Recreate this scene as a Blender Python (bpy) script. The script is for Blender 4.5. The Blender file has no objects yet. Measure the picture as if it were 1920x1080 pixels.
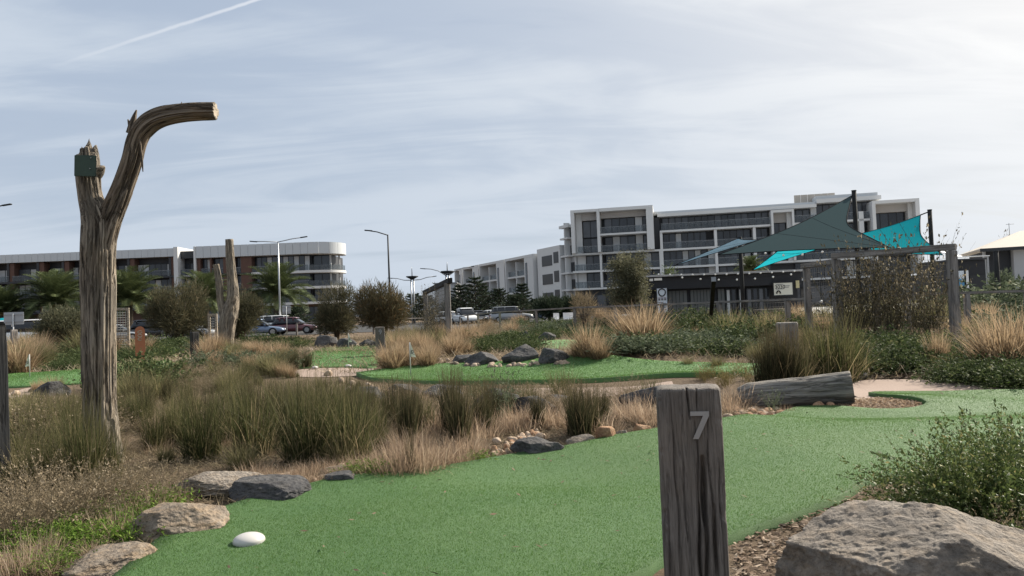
import bpy, bmesh, math, random
import numpy as np
from mathutils import Vector, Matrix
from mathutils.geometry import delaunay_2d_cdt
R = math.radians
random.seed(7)
RNG = np.random.default_rng(11)
SC = bpy.context.scene
COL = SC.collection

# ------------------------------------------------------------------ camera
CAMZ, FOC = 1.3, 1450.0            # eye height in metres, focal length in photo pixels (1920 wide)
PITCH, ROLL = R(1.66), R(2.29)
cam_d = bpy.data.cameras.new("camera")
cam = bpy.data.objects.new("camera", cam_d)
COL.objects.link(cam)
cam_d.sensor_width = 36
cam_d.lens = 36 * FOC / 1920
cam_d.clip_start, cam_d.clip_end = 0.05, 9000
CF = Vector((0, math.cos(PITCH), math.sin(PITCH)))
_r0, _u0 = Vector((1, 0, 0)), Vector((0, -math.sin(PITCH), math.cos(PITCH)))
CR = _r0 * math.cos(ROLL) - _u0 * math.sin(ROLL)
CU = _u0 * math.cos(ROLL) + _r0 * math.sin(ROLL)
cam.matrix_world = Matrix(((CR.x, CU.x, -CF.x, 0), (CR.y, CU.y, -CF.y, 0), (CR.z, CU.z, -CF.z, CAMZ), (0, 0, 0, 1)))
SC.camera = cam

# ------------------------------------------------------------------ light and sky
SUN_AZ, SUN_EL = R(52), R(36)      # azimuth clockwise from the view direction (+Y)
SUND = Vector((math.sin(SUN_AZ) * math.cos(SUN_EL), math.cos(SUN_AZ) * math.cos(SUN_EL), math.sin(SUN_EL)))
sl = bpy.data.lights.new("sun", 'SUN')
sl.energy, sl.angle, sl.color = 5.0, R(1.2), (1.0, 0.92, 0.80)
so = bpy.data.objects.new("sun", sl)
so.rotation_euler = SUND.to_track_quat('Z', 'Y').to_euler()
COL.objects.link(so)

SC.view_settings.view_transform = 'Standard'
SC.view_settings.look = 'None'
SC.view_settings.exposure = 0.92
SC.view_settings.gamma = 1.0
SC.view_settings.use_curve_mapping = False
SC.cycles.use_denoising = True
SC.cycles.max_bounces = 6
SC.cycles.diffuse_bounces = 3
SC.cycles.transparent_max_bounces = 8
SC.cycles.caustics_reflective = False
SC.cycles.caustics_refractive = False

world = bpy.data.worlds.new("World")
SC.world = world
world.use_nodes = True
wn, wl = world.node_tree.nodes, world.node_tree.links
wn.clear()

class NT:
    """small helper for building node trees"""
    def __init__(s, nodes, links): s.n, s.l = nodes, links
    def add(s, t, **kw):
        nd = s.n.new(t)
        for k, v in kw.items(): setattr(nd, k, v)
        return nd
    def link(s, a, b): s.l.new(a, b)
    def val(s, sock, v):
        if isinstance(v, bpy.types.NodeSocket): s.l.new(v, sock)
        else: sock.default_value = v
    def math(s, op, a, b=0.0, clamp=False):
        nd = s.add('ShaderNodeMath', operation=op, use_clamp=clamp)
        s.val(nd.inputs[0], a); s.val(nd.inputs[1], b)
        return nd.outputs[0]
    def vmath(s, op, a, b=(0, 0, 0)):
        nd = s.add('ShaderNodeVectorMath', operation=op)
        s.val(nd.inputs[0], a); s.val(nd.inputs[1], b)
        return nd.outputs['Value'] if op in ('DOT_PRODUCT', 'LENGTH') else nd.outputs[0]
    def mix(s, fac, a, b, blend='MIX'):
        nd = s.add('ShaderNodeMix', data_type='RGBA', blend_type=blend)
        s.val(nd.inputs['Factor'], fac)
        for k, v in ((6, a), (7, b)):
            if isinstance(v, bpy.types.NodeSocket): s.l.new(v, nd.inputs[k])
            else: nd.inputs[k].default_value = (*v, 1) if len(v) == 3 else v
        return nd.outputs[2]
    def noise(s, vec, scale, detail=4, rough=0.55, dist=0.0):
        nd = s.add('ShaderNodeTexNoise')
        if vec is not None: s.l.new(vec, nd.inputs['Vector'])
        nd.inputs['Scale'].default_value = scale
        nd.inputs['Detail'].default_value = detail
        nd.inputs['Roughness'].default_value = rough
        nd.inputs['Distortion'].default_value = dist
        return nd.outputs['Fac']
    def ramp(s, fac, stops, interp='LINEAR'):
        nd = s.add('ShaderNodeValToRGB')
        nd.color_ramp.interpolation = interp
        el = nd.color_ramp.elements
        while len(el) > 1: el.remove(el[-1])
        for i, (p, c) in enumerate(stops):
            e = el[0] if i == 0 else el.new(p)
            e.position = p
            e.color = (*c, 1) if not isinstance(c, (int, float)) else (c, c, c, 1)
        s.val(nd.inputs[0], fac)
        return nd.outputs[0]
    def mapping(s, vec, scale=(1, 1, 1), rot=(0, 0, 0), loc=(0, 0, 0)):
        nd = s.add('ShaderNodeMapping')
        s.l.new(vec, nd.inputs[0])
        nd.inputs['Scale'].default_value = scale
        nd.inputs['Rotation'].default_value = rot
        nd.inputs['Location'].default_value = loc
        return nd.outputs[0]

w = NT(wn, wl)
sky = w.add('ShaderNodeTexSky', sky_type='NISHITA', sun_disc=False)
sky.sun_elevation, sky.sun_rotation = SUN_EL, SUN_AZ
sky.air_density, sky.dust_density, sky.ozone_density = 1.0, 1.6, 1.0
gen = w.add('ShaderNodeTexCoord').outputs['Generated']
sep = w.add('ShaderNodeSeparateXYZ'); w.link(gen, sep.inputs[0])
zc = w.math('ADD', w.math('MAXIMUM', sep.outputs[2], 0.0), 0.19)
comb = w.add('ShaderNodeCombineXYZ')
w.link(w.math('DIVIDE', sep.outputs[0], zc), comb.inputs[0])
w.link(w.math('DIVIDE', sep.outputs[1], zc), comb.inputs[1])
cp = comb.outputs[0]                                             # high flat cloud sheet seen in perspective
st1 = w.noise(w.mapping(cp, (0.50, 0.95, 1), (0, 0, R(-16))), 0.7, 6, 0.52, 0.9)
st2 = w.noise(w.mapping(cp, (0.45, 1.7, 1), (0, 0, R(-30)), (3, 1, 0)), 1.9, 8, 0.58, 1.0)
soft = w.noise(w.mapping(cp, (0.7, 0.9, 1), (0, 0, 0), (7, 2, 0)), 0.45, 3, 0.5, 0.3)
cov = w.math('ADD', w.math('MULTIPLY', st1, 0.55), w.math('ADD', w.math('MULTIPLY', st2, 0.30), w.math('MULTIPLY', soft, 0.48)))
cov = w.ramp(cov, [(0.47, 0.0), (0.59, 0.45), (0.70, 1.0)], 'EASE')
sd = w.math('MAXIMUM', w.vmath('DOT_PRODUCT', w.vmath('NORMALIZE', gen), tuple(SUND)), 0.0)
glow = w.math('POWER', sd, 5.0)                                  # thin cloud scatters forward, brighter towards the sun
glow2 = w.math('POWER', sd, 30.0)
veil = w.mix(w.math('ADD', glow, 0.0, True), (2.7, 3.5, 4.9), (8.3, 7.9, 7.2))
cloud = w.mix(w.math('ADD', glow, 0.0, True), (5.1, 5.75, 6.6), (11.0, 10.6, 10.0))
cloud = w.mix(glow2, cloud, (9.6, 9.3, 8.8))
hz = w.ramp(sep.outputs[2], [(0.0, 1.0), (0.16, 0.35), (0.4, 0.0)], 'EASE')
veil = w.mix(w.math('MULTIPLY', hz, 0.65), veil, w.mix(glow, (4.9, 5.5, 6.2), (9.6, 8.8, 7.6)))
base = w.mix(0.80, sky.outputs[0], veil)
skyc = w.mix(cov, base, cloud)
# vapour trail: a thin band along a great circle of the sky
def raydir(px, py):
    return CF + CR * ((px - 960) / FOC) + CU * ((540 - py) / FOC)
ta, tb = raydir(90, 128).normalized(), raydir(480, 0).normalized()
tn = ta.cross(tb).normalized()
mid_t = (tb - ta).normalized()
off = w.vmath('DOT_PRODUCT', w.vmath('NORMALIZE', gen), tuple(tn))
al = w.vmath('DOT_PRODUCT', w.vmath('SUBTRACT', w.vmath('NORMALIZE', gen), tuple(ta)), tuple(mid_t))
wob = w.math('MULTIPLY', w.math('SUBTRACT', w.noise(gen, 60, 3), 0.5), 0.0022)
band = w.math('ABSOLUTE', w.math('ADD', off, wob))
band = w.ramp(w.math('MULTIPLY', band, 100.0), [(0.0, 1.0), (0.08, 0.8), (0.26, 0.0)], 'EASE')
fade = w.ramp(al, [(0.0, 0.0), (0.10, 0.55), (0.22, 1.0), (0.60, 1.0), (0.85, 0.0)])
trail = w.math('MULTIPLY', w.math('MULTIPLY', band, fade), 0.5)
skyc = w.mix(trail, skyc, (8.6, 8.7, 8.9))
bg = w.add('ShaderNodeBackground'); bg.inputs['Strength'].default_value = 0.062
w.link(skyc, bg.inputs['Color'])
wo = w.add('ShaderNodeOutputWorld'); w.link(bg.outputs[0], wo.inputs[0])

# ------------------------------------------------------------------ numeric noise
def _hash(ix, iy, iz, seed):
    h = (ix.astype(np.int64) * 374761393 + iy.astype(np.int64) * 668265263 + iz.astype(np.int64) * 2147483647 + seed * 974711) & 0xFFFFFFFF
    h = ((h ^ (h >> 13)) * 1274126177) & 0xFFFFFFFF
    h = (h ^ (h >> 16)) & 0xFFFFFFFF
    return h.astype(np.float64) / 4294967295.0
def vnoise(p, seed=0):
    p = np.asarray(p, float)
    i = np.floor(p).astype(np.int64); f = p - i
    f = f * f * (3 - 2 * f)
    r = 0
    for dx in (0, 1):
        for dy in (0, 1):
            for dz in (0, 1):
                wgt = (f[:, 0] if dx else 1 - f[:, 0]) * (f[:, 1] if dy else 1 - f[:, 1]) * (f[:, 2] if dz else 1 - f[:, 2])
                r = r + wgt * _hash(i[:, 0] + dx, i[:, 1] + dy, i[:, 2] + dz, seed)
    return r * 2 - 1
def fbm(p, octv=4, seed=0, gain=0.5, lac=2.03):
    p = np.asarray(p, float); a, s, t = 1.0, 0, 0
    for o in range(octv):
        s = s + a * vnoise(p, seed + o * 17); t += a
        a *= gain; p = p * lac + 3.7
    return s / t

# ------------------------------------------------------------------ terrain
def Hn(x, y):
    x, y = np.asarray(x, float), np.asarray(y, float)
    def g(cx, cy, rx, ry, h): return h * np.exp(-((x - cx) / rx) ** 2 - ((y - cy) / ry) ** 2)
    z = g(9, 18, 6, 5, 0.22) + g(-7.5, 21.5, 5, 4, 0.32) + g(2.0, 17.6, 2.0, 2.2, 0.30) + g(4, 33, 12, 8, 0.30)
    z = z + g(-2.5, 6.4, 1.6, 0.9, 0.07) + g(0.3, 6.2, 1.3, 0.7, -0.10) + g(3.2, 7.2, 1.5, 1.0, 0.07) + g(4.4, 8.3, 1.3, 0.45, -0.06) + g(-1.6, 5.4, 0.8, 0.6, -0.04) + g(1.6, 8.6, 0.8, 0.7, 0.06)
    z = z + g(-3.5, 10.5, 3, 2.5, 0.10) + g(1.5, 11.0, 3, 1.3, -0.10) + g(4.6, 9.1, 0.8, 0.5, 0.05)
    z = z + 0.018 * np.sin(x * 1.9 + 0.6 * y) * np.exp(-(y / 25) ** 2) + 0.02 * np.sin(x * 0.7 - y * 0.9 + 1) * np.exp(-(y / 40) ** 2)
    return z
def H(x, y): return float(Hn(x, y))
CAMP = Vector((0, 0, CAMZ))
def gp(px, py, zoff=0.0):
    """the point of the ground that a photo pixel looks at"""
    d = raydir(px, py); y0 = 1.2; f0 = None
    y = 1.2
    while y < 400:
        t = y / d.y; p = CAMP + d * t
        f = p.z - H(p.x, p.y) - zoff
        if f < 0: break
        y0 = y; y *= 1.04
    else:
        return CAMP + d * (400 / d.y)
    lo, hi = y0, y
    for _ in range(22):
        m = (lo + hi) / 2; p = CAMP + d * (m / d.y)
        if p.z - H(p.x, p.y) - zoff < 0: hi = m
        else: lo = m
    return CAMP + d * (lo / d.y)
def at(px, py, Y):
    """the point at distance Y ahead that a photo pixel looks at"""
    d = raydir(px, py)
    return CAMP + d * (Y / d.y)
def on(x, y, dz=0.0): return Vector((x, y, H(x, y) + dz))
def mpp(Y): return Y / FOC

# ------------------------------------------------------------------ objects
def tag(o, label=None, cat=None, group=None, kind=None):
    if label: o["label"] = label
    if cat: o["category"] = cat
    if group: o["group"] = group
    if kind: o["kind"] = kind
    return o
def obj(name, me, parent=None, loc=(0, 0, 0), rot=(0, 0, 0), scale=(1, 1, 1)):
    o = bpy.data.objects.new(name, me)
    COL.objects.link(o)
    if parent is not None: o.parent = parent
    o.location, o.rotation_euler, o.scale = loc, rot, scale
    return o
def thing(name, label, cat, loc=(0, 0, 0), rotz=0.0, group=None):
    o = obj(name, None, None, loc, (0, 0, rotz))
    o.empty_display_size = 0.2
    return tag(o, label, cat, group)
def mesh_np(name, V, F, mat=None, attrs=None, smooth=False):
    """mesh from arrays; F is a (n, k) index array or a list of such arrays"""
    me = bpy.data.meshes.new(name)
    V = np.asarray(V, np.float32).reshape(-1, 3)
    Fs = F if isinstance(F, list) else [F]
    Fs = [np.asarray(f, np.int32) for f in Fs if len(f)]
    idx = np.concatenate([f.ravel() for f in Fs])
    tot = np.concatenate([np.full(len(f), f.shape[1], np.int32) for f in Fs])
    st = np.concatenate([[0], np.cumsum(tot)[:-1]]).astype(np.int32)
    me.vertices.add(len(V)); me.vertices.foreach_set('co', V.ravel())
    me.loops.add(len(idx)); me.loops.foreach_set('vertex_index', idx)
    me.polygons.add(len(tot)); me.polygons.foreach_set('loop_start', st)
    if smooth: me.polygons.foreach_set('use_smooth', np.ones(len(tot), bool))
    me.update(calc_edges=True)
    for k, a in (attrs or {}).items():
        at_ = me.attributes.new(k, 'FLOAT', 'POINT')
        at_.data.foreach_set('value', np.asarray(a, np.float32))
    if mat is not None: me.materials.append(mat)
    return me
def mesh_bm(name, bm, mat=None, smooth=False):
    me = bpy.data.meshes.new(name)
    bmesh.ops.recalc_face_normals(bm, faces=bm.faces[:])
    bm.to_mesh(me); bm.free()
    if smooth:
        me.polygons.foreach_set('use_smooth', np.ones(len(me.polygons), bool))
    if mat is not None: me.materials.append(mat)
    return me
_cubes = {}
def cube_mesh(mat):
    if mat.name not in _cubes:
        bm = bmesh.new(); bmesh.ops.create_cube(bm, size=1.0)
        _cubes[mat.name] = mesh_bm("block_" + mat.name, bm, mat)
    return _cubes[mat.name]
def bx(name, parent, mat, x0, x1, y0, y1, z0, z1, rot=(0, 0, 0)):
    """a box part given by its bounds in the parent's frame"""
    return obj(name, cube_mesh(mat), parent, ((x0 + x1) / 2, (y0 + y1) / 2, (z0 + z1) / 2), rot,
               (abs(x1 - x0), abs(y1 - y0), abs(z1 - z0)))
def bevel_box(sx, sy, sz, b, mat, name="timber"):
    bm = bmesh.new(); bmesh.ops.create_cube(bm, size=1.0)
    bmesh.ops.scale(bm, vec=(sx, sy, sz), verts=bm.verts[:])
    bmesh.ops.bevel(bm, geom=bm.edges[:], offset=b, segments=2, affect='EDGES')
    return mesh_bm(name, bm, mat)
def tube_arrays(path, rad, n=8, cap=True):
    """swept tube along a polyline; returns V, list of face arrays"""
    P = np.asarray(path, float); m = len(P)
    rad = np.broadcast_to(np.asarray(rad, float), (m,))
    T = np.gradient(P, axis=0); T /= np.linalg.norm(T, axis=1)[:, None] + 1e-9
    up = np.array([0, 0, 1.0]) if abs(T[0, 2]) < 0.9 else np.array([1.0, 0, 0])
    Nn = np.zeros_like(P); Bn = np.zeros_like(P)
    a = np.cross(T[0], up); a /= np.linalg.norm(a)
    for i in range(m):
        a = a - T[i] * np.dot(a, T[i]); a /= np.linalg.norm(a) + 1e-9
        Nn[i] = a; Bn[i] = np.cross(T[i], a)
    th = np.linspace(0, 2 * np.pi, n, endpoint=False)
    V = P[:, None, :] + rad[:, None, None] * (np.cos(th)[None, :, None] * Nn[:, None, :] + np.sin(th)[None, :, None] * Bn[:, None, :])
    V = V.reshape(-1, 3)
    i, j = np.meshgrid(np.arange(m - 1), np.arange(n), indexing='ij')
    a0 = (i * n + j).ravel(); a1 = (i * n + (j + 1) % n).ravel()
    F = [np.stack([a0, a1, a1 + n, a0 + n], 1)]
    if cap:
        k = len(V)
        V = np.concatenate([V, P[:1], P[-1:]])
        jj = np.arange(n)
        F.append(np.stack([np.full(n, k), (jj + 1) % n, jj], 1))
        F.append(np.stack([np.full(n, k + 1), (m - 1) * n + jj, (m - 1) * n + (jj + 1) % n], 1))
    return V, F
def tubes_mesh(name, paths, mat, n=6, smooth=True):
    """several tubes joined in ONE part; paths = [(points, radius)]"""
    Vs, Q, Tn, k = [], [], [], 0
    for p, r in paths:
        V, F = tube_arrays(p, r, n)
        Vs.append(V); Q.append(F[0] + k); Tn += [f + k for f in F[1:]]; k += len(V)
    return mesh_np(name, np.concatenate(Vs), [np.concatenate(Q), np.concatenate(Tn)], mat, smooth=smooth)
def tube(name, parent, pts, r, mat, n=8, loc=(0, 0, 0)):
    return obj(name, tubes_mesh(name, [(pts, r)], mat, n), parent, loc)
def spline(pts, step=10.0):
    """Catmull-Rom through pixel points"""
    P = [np.array(p, float) for p in pts]; P = [2 * P[0] - P[1]] + P + [2 * P[-1] - P[-2]]
    out = []
    for a, b, c, d in zip(P, P[1:], P[2:], P[3:]):
        n = max(2, int(np.linalg.norm((c - b)[:2]) / step))
        for t in np.linspace(0, 1, n, endpoint=False):
            out.append(0.5 * (2 * b + (c - a) * t + (2 * a - 5 * b + 4 * c - d) * t * t + (3 * b - a - 3 * c + d) * t ** 3))
    out.append(P[-2])
    return out

# ------------------------------------------------------------------ materials
MATS = {}
def new_mat(name):
    m = bpy.data.materials.new(name); m.use_nodes = True
    n = m.node_tree.nodes; n.clear()
    t = NT(n, m.node_tree.links)
    out = t.add('ShaderNodeOutputMaterial')
    MATS[name] = m
    return m, t, out
def principled(t, out, col, rough=0.7, metal=0.0, spec=0.5, bump=None, bstr=0.3, bdist=0.02):
    p = t.add('ShaderNodeBsdfPrincipled')
    if isinstance(col, bpy.types.NodeSocket): t.link(col, p.inputs['Base Color'])
    else: p.inputs['Base Color'].default_value = (*col, 1)
    t.val(p.inputs['Roughness'], rough)
    p.inputs['Metallic'].default_value = metal
    p.inputs['Specular IOR Level'].default_value = spec
    if bump is not None:
        b = t.add('ShaderNodeBump'); b.inputs['Strength'].default_value = bstr; b.inputs['Distance'].default_value = bdist
        t.link(bump, b.inputs['Height']); t.link(b.outputs[0], p.inputs['Normal'])
    t.link(p.outputs[0], out.inputs['Surface'])
    return p
def M_flat(name, col, rough=0.6, metal=0.0, var=0.12, scale=3.0, spec=0.4, bstr=0.0):
    """painted or cast surface with slight wear"""
    m, t, out = new_mat(name)
    tc = t.add('ShaderNodeTexCoord').outputs['Object']
    geo = t.add('ShaderNodeNewGeometry').outputs['Position']
    f = t.noise(geo, scale, 5, 0.6)
    c = t.mix(f, tuple(x * (1 - var) for x in col), tuple(min(1, x * (1 + var)) for x in col))
    principled(t, out, c, rough, metal, spec, t.noise(geo, scale * 12, 3) if bstr else None, bstr, 0.01)
    return m
def M_wood(name, dark, light, axis=2, rough=0.85, freq=1.0, bstr=0.6, ck_str=0.75, grain=False):
    """weathered timber: long fibres, drying cracks and bleached patches"""
    m, t, out = new_mat(name)
    tc = t.add('ShaderNodeAttribute', attribute_name='grain').outputs['Vector'] if grain else t.add('ShaderNodeTexCoord').outputs['Object']
    s = [30 * freq] * 3; s[axis] = 1.7 * freq
    v = t.mapping(tc, tuple(s))
    n1 = t.noise(v, 1.0, 8, 0.72, 0.35)
    n2 = t.noise(t.mapping(tc, tuple(x * 3.4 for x in s)), 1.0, 5, 0.65)
    n3 = t.noise(tc, 2.6, 5, 0.6)
    ck = t.math('ABSOLUTE', t.math('SUBTRACT', t.noise(t.mapping(tc, tuple(x * 0.55 for x in s), (0, 0, 0), (5, 3, 1)), 1.0, 5, 0.6, 0.4), 0.5))
    crack = t.ramp(ck, [(0.0, 1.0), (0.012, 0.8), (0.035, 0.0)])
    c = t.ramp(n1, [(0.30, tuple(x * 0.5 for x in dark)), (0.44, dark), (0.58, light), (0.75, tuple(min(1, x * 1.45) for x in light))])
    c = t.mix(0.4, c, t.ramp(n2, [(0.3, tuple(x * 0.6 for x in dark)), (0.7, tuple(min(1, x * 1.2) for x in light))]))
    c = t.mix(t.ramp(n3, [(0.42, 0.0), (0.72, 0.4)]), c, tuple(x * y for x, y in zip(light, (1.15, 1.0, 0.82))))
    c = t.mix(t.math('MULTIPLY', crack, ck_str), c, tuple(x * 0.22 for x in dark))
    h = t.math('SUBTRACT', t.math('ADD', t.math('MULTIPLY', n1, 0.8), t.math('MULTIPLY', n2, 0.4)), t.math('MULTIPLY', crack, 0.8))
    principled(t, out, c, rough, 0, 0.25, h, bstr, 0.02)
    return m
def M_leaf(name, stops, rough=0.7, trans=0.35, tipcol=None, tipfac=0.5, spec=0.12):
    """blade or leaf: colour varies from piece to piece ('tint'), thin enough to let light through"""
    m, t, out = new_mat(name)
    a = t.add('ShaderNodeAttribute', attribute_name='tint').outputs['Fac']
    rnd = t.add('ShaderNodeObjectInfo').outputs['Random']
    f = t.math('ADD', t.math('MULTIPLY', a, 0.82), t.math('MULTIPLY', rnd, 0.18))
    c = t.ramp(f, stops)
    if tipcol:
        hh = t.add('ShaderNodeAttribute', attribute_name='along').outputs['Fac']
        c = t.mix(t.ramp(hh, [(0.55, 0.0), (1.0, tipfac)]), c, tipcol)
    p = t.add('ShaderNodeBsdfPrincipled')
    t.link(c, p.inputs['Base Color']); p.inputs['Roughness'].default_value = rough
    p.inputs['Specular IOR Level'].default_value = spec
    tr = t.add('ShaderNodeBsdfTranslucent'); t.link(c, tr.inputs['Color'])
    mx = t.add('ShaderNodeMixShader'); mx.inputs[0].default_value = trans
    t.link(p.outputs[0], mx.inputs[1]); t.link(tr.outputs[0], mx.inputs[2])
    t.link(mx.outputs[0], out.inputs['Surface'])
    return m
def M_rock(name, cols, lichen, scale=1.0, lic=0.5, bstr=0.9):
    m, t, out = new_mat(name)
    tc = t.add('ShaderNodeTexCoord').outputs['Object']
    geo = t.add('ShaderNodeNewGeometry')
    pos = geo.outputs['Position']
    n1 = t.noise(pos, 3.0 * scale, 8, 0.65, 0.4)
    n2 = t.noise(pos, 22 * scale, 6, 0.7)
    n3 = t.noise(t.mapping(pos, (1, 1, 3.5)), 6 * scale, 5, 0.6, 1.0)
    vor = t.add('ShaderNodeTexVoronoi'); t.link(pos, vor.inputs['Vector']); vor.inputs['Scale'].default_value = 34 * scale
    c = t.ramp(n1, [(0.28, cols[0]), (0.5, cols[1]), (0.72, cols[2])])
    c = t.mix(t.ramp(n3, [(0.45, 0.0), (0.66, lic)]), c, lichen)
    c = t.mix(t.ramp(n2, [(0.35, 0.55), (0.6, 0.0)]), c, tuple(x * 0.35 for x in cols[0]))
    h = t.math('ADD', t.math('MULTIPLY', n2, 0.8), t.math('ADD', t.math('MULTIPLY', n1, 0.8), t.math('MULTIPLY', vor.outputs['Distance'], 0.25)))
    principled(t, out, c, 0.88, 0, 0.3, h, bstr, 0.03)
    return m
def M_glass_dark(name, col=(0.03, 0.036, 0.045), rough=0.08):
    m, t, out = new_mat(name)
    pos = t.add('ShaderNodeNewGeometry').outputs['Position']
    cc = t.mix(t.noise(pos, 0.35, 3, 0.6), tuple(x * 0.5 for x in col), tuple(x * 1.7 for x in col))
    principled(t, out, cc, rough, 0.0, 0.5)
    return m
def M_glass_clear(name, tint=(0.80, 0.84, 0.86), alpha=0.30):
    """balustrade glass: partly see-through, partly reflecting"""
    m, t, out = new_mat(name)
    tr = t.add('ShaderNodeBsdfTransparent'); tr.inputs[0].default_value = (*tint, 1)
    gl = t.add('ShaderNodeBsdfPrincipled')
    gl.inputs['Base Color'].default_value = (0.16, 0.17, 0.18, 1); gl.inputs['Roughness'].default_value = 0.08
    mx = t.add('ShaderNodeMixShader'); mx.inputs[0].default_value = alpha
    t.link(tr.outputs[0], mx.inputs[1]); t.link(gl.outputs[0], mx.inputs[2]); t.link(mx.outputs[0], out.inputs['Surface'])
    return m

# ground: soil, mulch and bleached litter
m, t, out = new_mat("soil")
pos = t.add('ShaderNodeNewGeometry').outputs['Position']
n1, n2, n3 = t.noise(pos, 0.6, 5, 0.6, 0.5), t.noise(pos, 9, 6, 0.7), t.noise(pos, 60, 4, 0.7)
c = t.ramp(n1, [(0.35, (0.085, 0.062, 0.045)), (0.52, (0.16, 0.118, 0.082)), (0.68, (0.26, 0.195, 0.13))])
c = t.mix(0.55, c, t.ramp(n2, [(0.3, (0.05, 0.036, 0.026)), (0.55, (0.17, 0.125, 0.085)), (0.75, (0.33, 0.255, 0.175))]))
c = t.mix(0.5, c, t.ramp(n3, [(0.3, (0.03, 0.024, 0.018)), (0.6, (0.2, 0.15, 0.105)), (0.8, (0.4, 0.31, 0.22))]))
principled(t, out, c, 0.95, 0, 0.1, t.math('ADD', n2, n3), 0.9, 0.04)
# synthetic turf
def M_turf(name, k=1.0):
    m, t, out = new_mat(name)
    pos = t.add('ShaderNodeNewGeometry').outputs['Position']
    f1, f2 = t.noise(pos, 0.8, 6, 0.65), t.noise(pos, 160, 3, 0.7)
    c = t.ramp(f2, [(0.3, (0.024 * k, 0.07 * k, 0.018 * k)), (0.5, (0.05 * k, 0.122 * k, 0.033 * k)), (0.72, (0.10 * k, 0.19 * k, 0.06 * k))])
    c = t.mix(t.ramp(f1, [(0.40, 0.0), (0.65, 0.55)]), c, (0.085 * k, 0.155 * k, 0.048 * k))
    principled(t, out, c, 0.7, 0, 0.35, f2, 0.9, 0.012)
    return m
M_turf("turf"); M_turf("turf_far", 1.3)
M_leaf("turf_blade", [(0.0, (0.028, 0.074, 0.014)), (0.45, (0.064, 0.140, 0.029)), (0.8, (0.125, 0.22, 0.055)), (1.0, (0.26, 0.36, 0.13))], 0.5, 0.58, spec=0.35)
def M_grain(name, a, b, c3, sc=40, rough=0.95):
    m, t, out = new_mat(name)
    pos = t.add('ShaderNodeNewGeometry').outputs['Position']
    n1, n2 = t.noise(pos, 1.2, 5, 0.6), t.noise(pos, sc, 5, 0.75)
    c = t.ramp(n2, [(0.3, a), (0.55, b), (0.78, c3)])
    c = t.mix(t.math('MULTIPLY', n1, 0.5), c, tuple(x * 0.8 for x in b))
    principled(t, out, c, rough, 0, 0.2, n2, 0.5, 0.01)
    return m
M_grain("path_sand", (0.22, 0.165, 0.135), (0.31, 0.24, 0.20), (0.42, 0.34, 0.285), 45)
M_grain("gravel_sand", (0.12, 0.09, 0.07), (0.29, 0.23, 0.18), (0.46, 0.385, 0.31), 26)
M_grain("asphalt", (0.035, 0.035, 0.036), (0.055, 0.055, 0.056), (0.085, 0.084, 0.082), 30)
M_grain("lawn", (0.05, 0.09, 0.02), (0.11, 0.15, 0.04), (0.20, 0.23, 0.08), 6)
M_grain("concrete", (0.33, 0.32, 0.30), (0.42, 0.41, 0.39), (0.5, 0.49, 0.46), 20)
M_wood("dead_wood", (0.145, 0.122, 0.098), (0.32, 0.28, 0.225), 2, freq=1.0, bstr=0.9, ck_str=0.6, grain=True)
M_wood("limb_wood", (0.10, 0.08, 0.062), (0.24, 0.198, 0.152), 2, freq=1.0, bstr=0.9, ck_str=0.6, grain=True)
M_wood("post_wood", (0.105, 0.094, 0.084), (0.185, 0.168, 0.152), 2, freq=1.9, bstr=0.45, ck_str=0.35)
M_wood("log_wood", (0.10, 0.095, 0.088), (0.26, 0.245, 0.225), 2, freq=0.8, bstr=0.7, ck_str=0.5)
M_wood("grey_timber", (0.145, 0.138, 0.132), (0.28, 0.262, 0.248), 2, freq=0.7, bstr=0.4, ck_str=0.5)
M_wood("grey_rail", (0.115, 0.108, 0.10), (0.25, 0.23, 0.21), 0, freq=0.7, bstr=0.4, ck_str=0.5)
M_wood("black_timber", (0.016, 0.017, 0.018), (0.035, 0.036, 0.037), 2, freq=0.7, bstr=0.3)
M_wood("cut_end", (0.22, 0.19, 0.15), (0.42, 0.37, 0.30), 0, freq=0.5, bstr=0.4)
M_rock("basalt", ((0.12, 0.105, 0.09), (0.225, 0.195, 0.165), (0.35, 0.305, 0.255)), (0.33, 0.255, 0.18), 1.3, 0.5, 1.0)
M_rock("dark_basalt", ((0.035, 0.035, 0.038), (0.075, 0.074, 0.076), (0.14, 0.135, 0.13)), (0.16, 0.14, 0.115), 1.0, 0.3)
M_rock("tan_stone", ((0.10, 0.082, 0.066), (0.22, 0.18, 0.14), (0.34, 0.285, 0.225)), (0.36, 0.24, 0.13), 1.2, 0.5)
M_rock("rust_stone", ((0.20, 0.10, 0.055), (0.36, 0.21, 0.12), (0.48, 0.31, 0.19)), (0.46, 0.34, 0.22), 2.0, 0.4, 0.5)
M_rock("pale_pebble", ((0.30, 0.22, 0.16), (0.46, 0.35, 0.26), (0.58, 0.49, 0.40)), (0.52, 0.38, 0.25), 4.0, 0.4, 0.3)
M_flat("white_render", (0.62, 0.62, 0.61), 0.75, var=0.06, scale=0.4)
M_flat("pale_panel", (0.52, 0.545, 0.56), 0.55, var=0.05, scale=0.5)
M_flat("soft_grey", (0.40, 0.40, 0.40), 0.75, var=0.08, scale=0.5)
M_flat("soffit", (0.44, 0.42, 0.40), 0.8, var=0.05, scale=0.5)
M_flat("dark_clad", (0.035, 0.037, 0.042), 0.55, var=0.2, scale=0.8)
M_flat("brick_brown", (0.115, 0.064, 0.048), 0.85, var=0.25, scale=2.0)
M_flat("frame_dark", (0.022, 0.024, 0.027), 0.4)
M_flat("frame_grey", (0.24, 0.25, 0.26), 0.45)
M_flat("curtain", (0.52, 0.53, 0.53), 0.9, var=0.15, scale=1.5)
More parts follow.
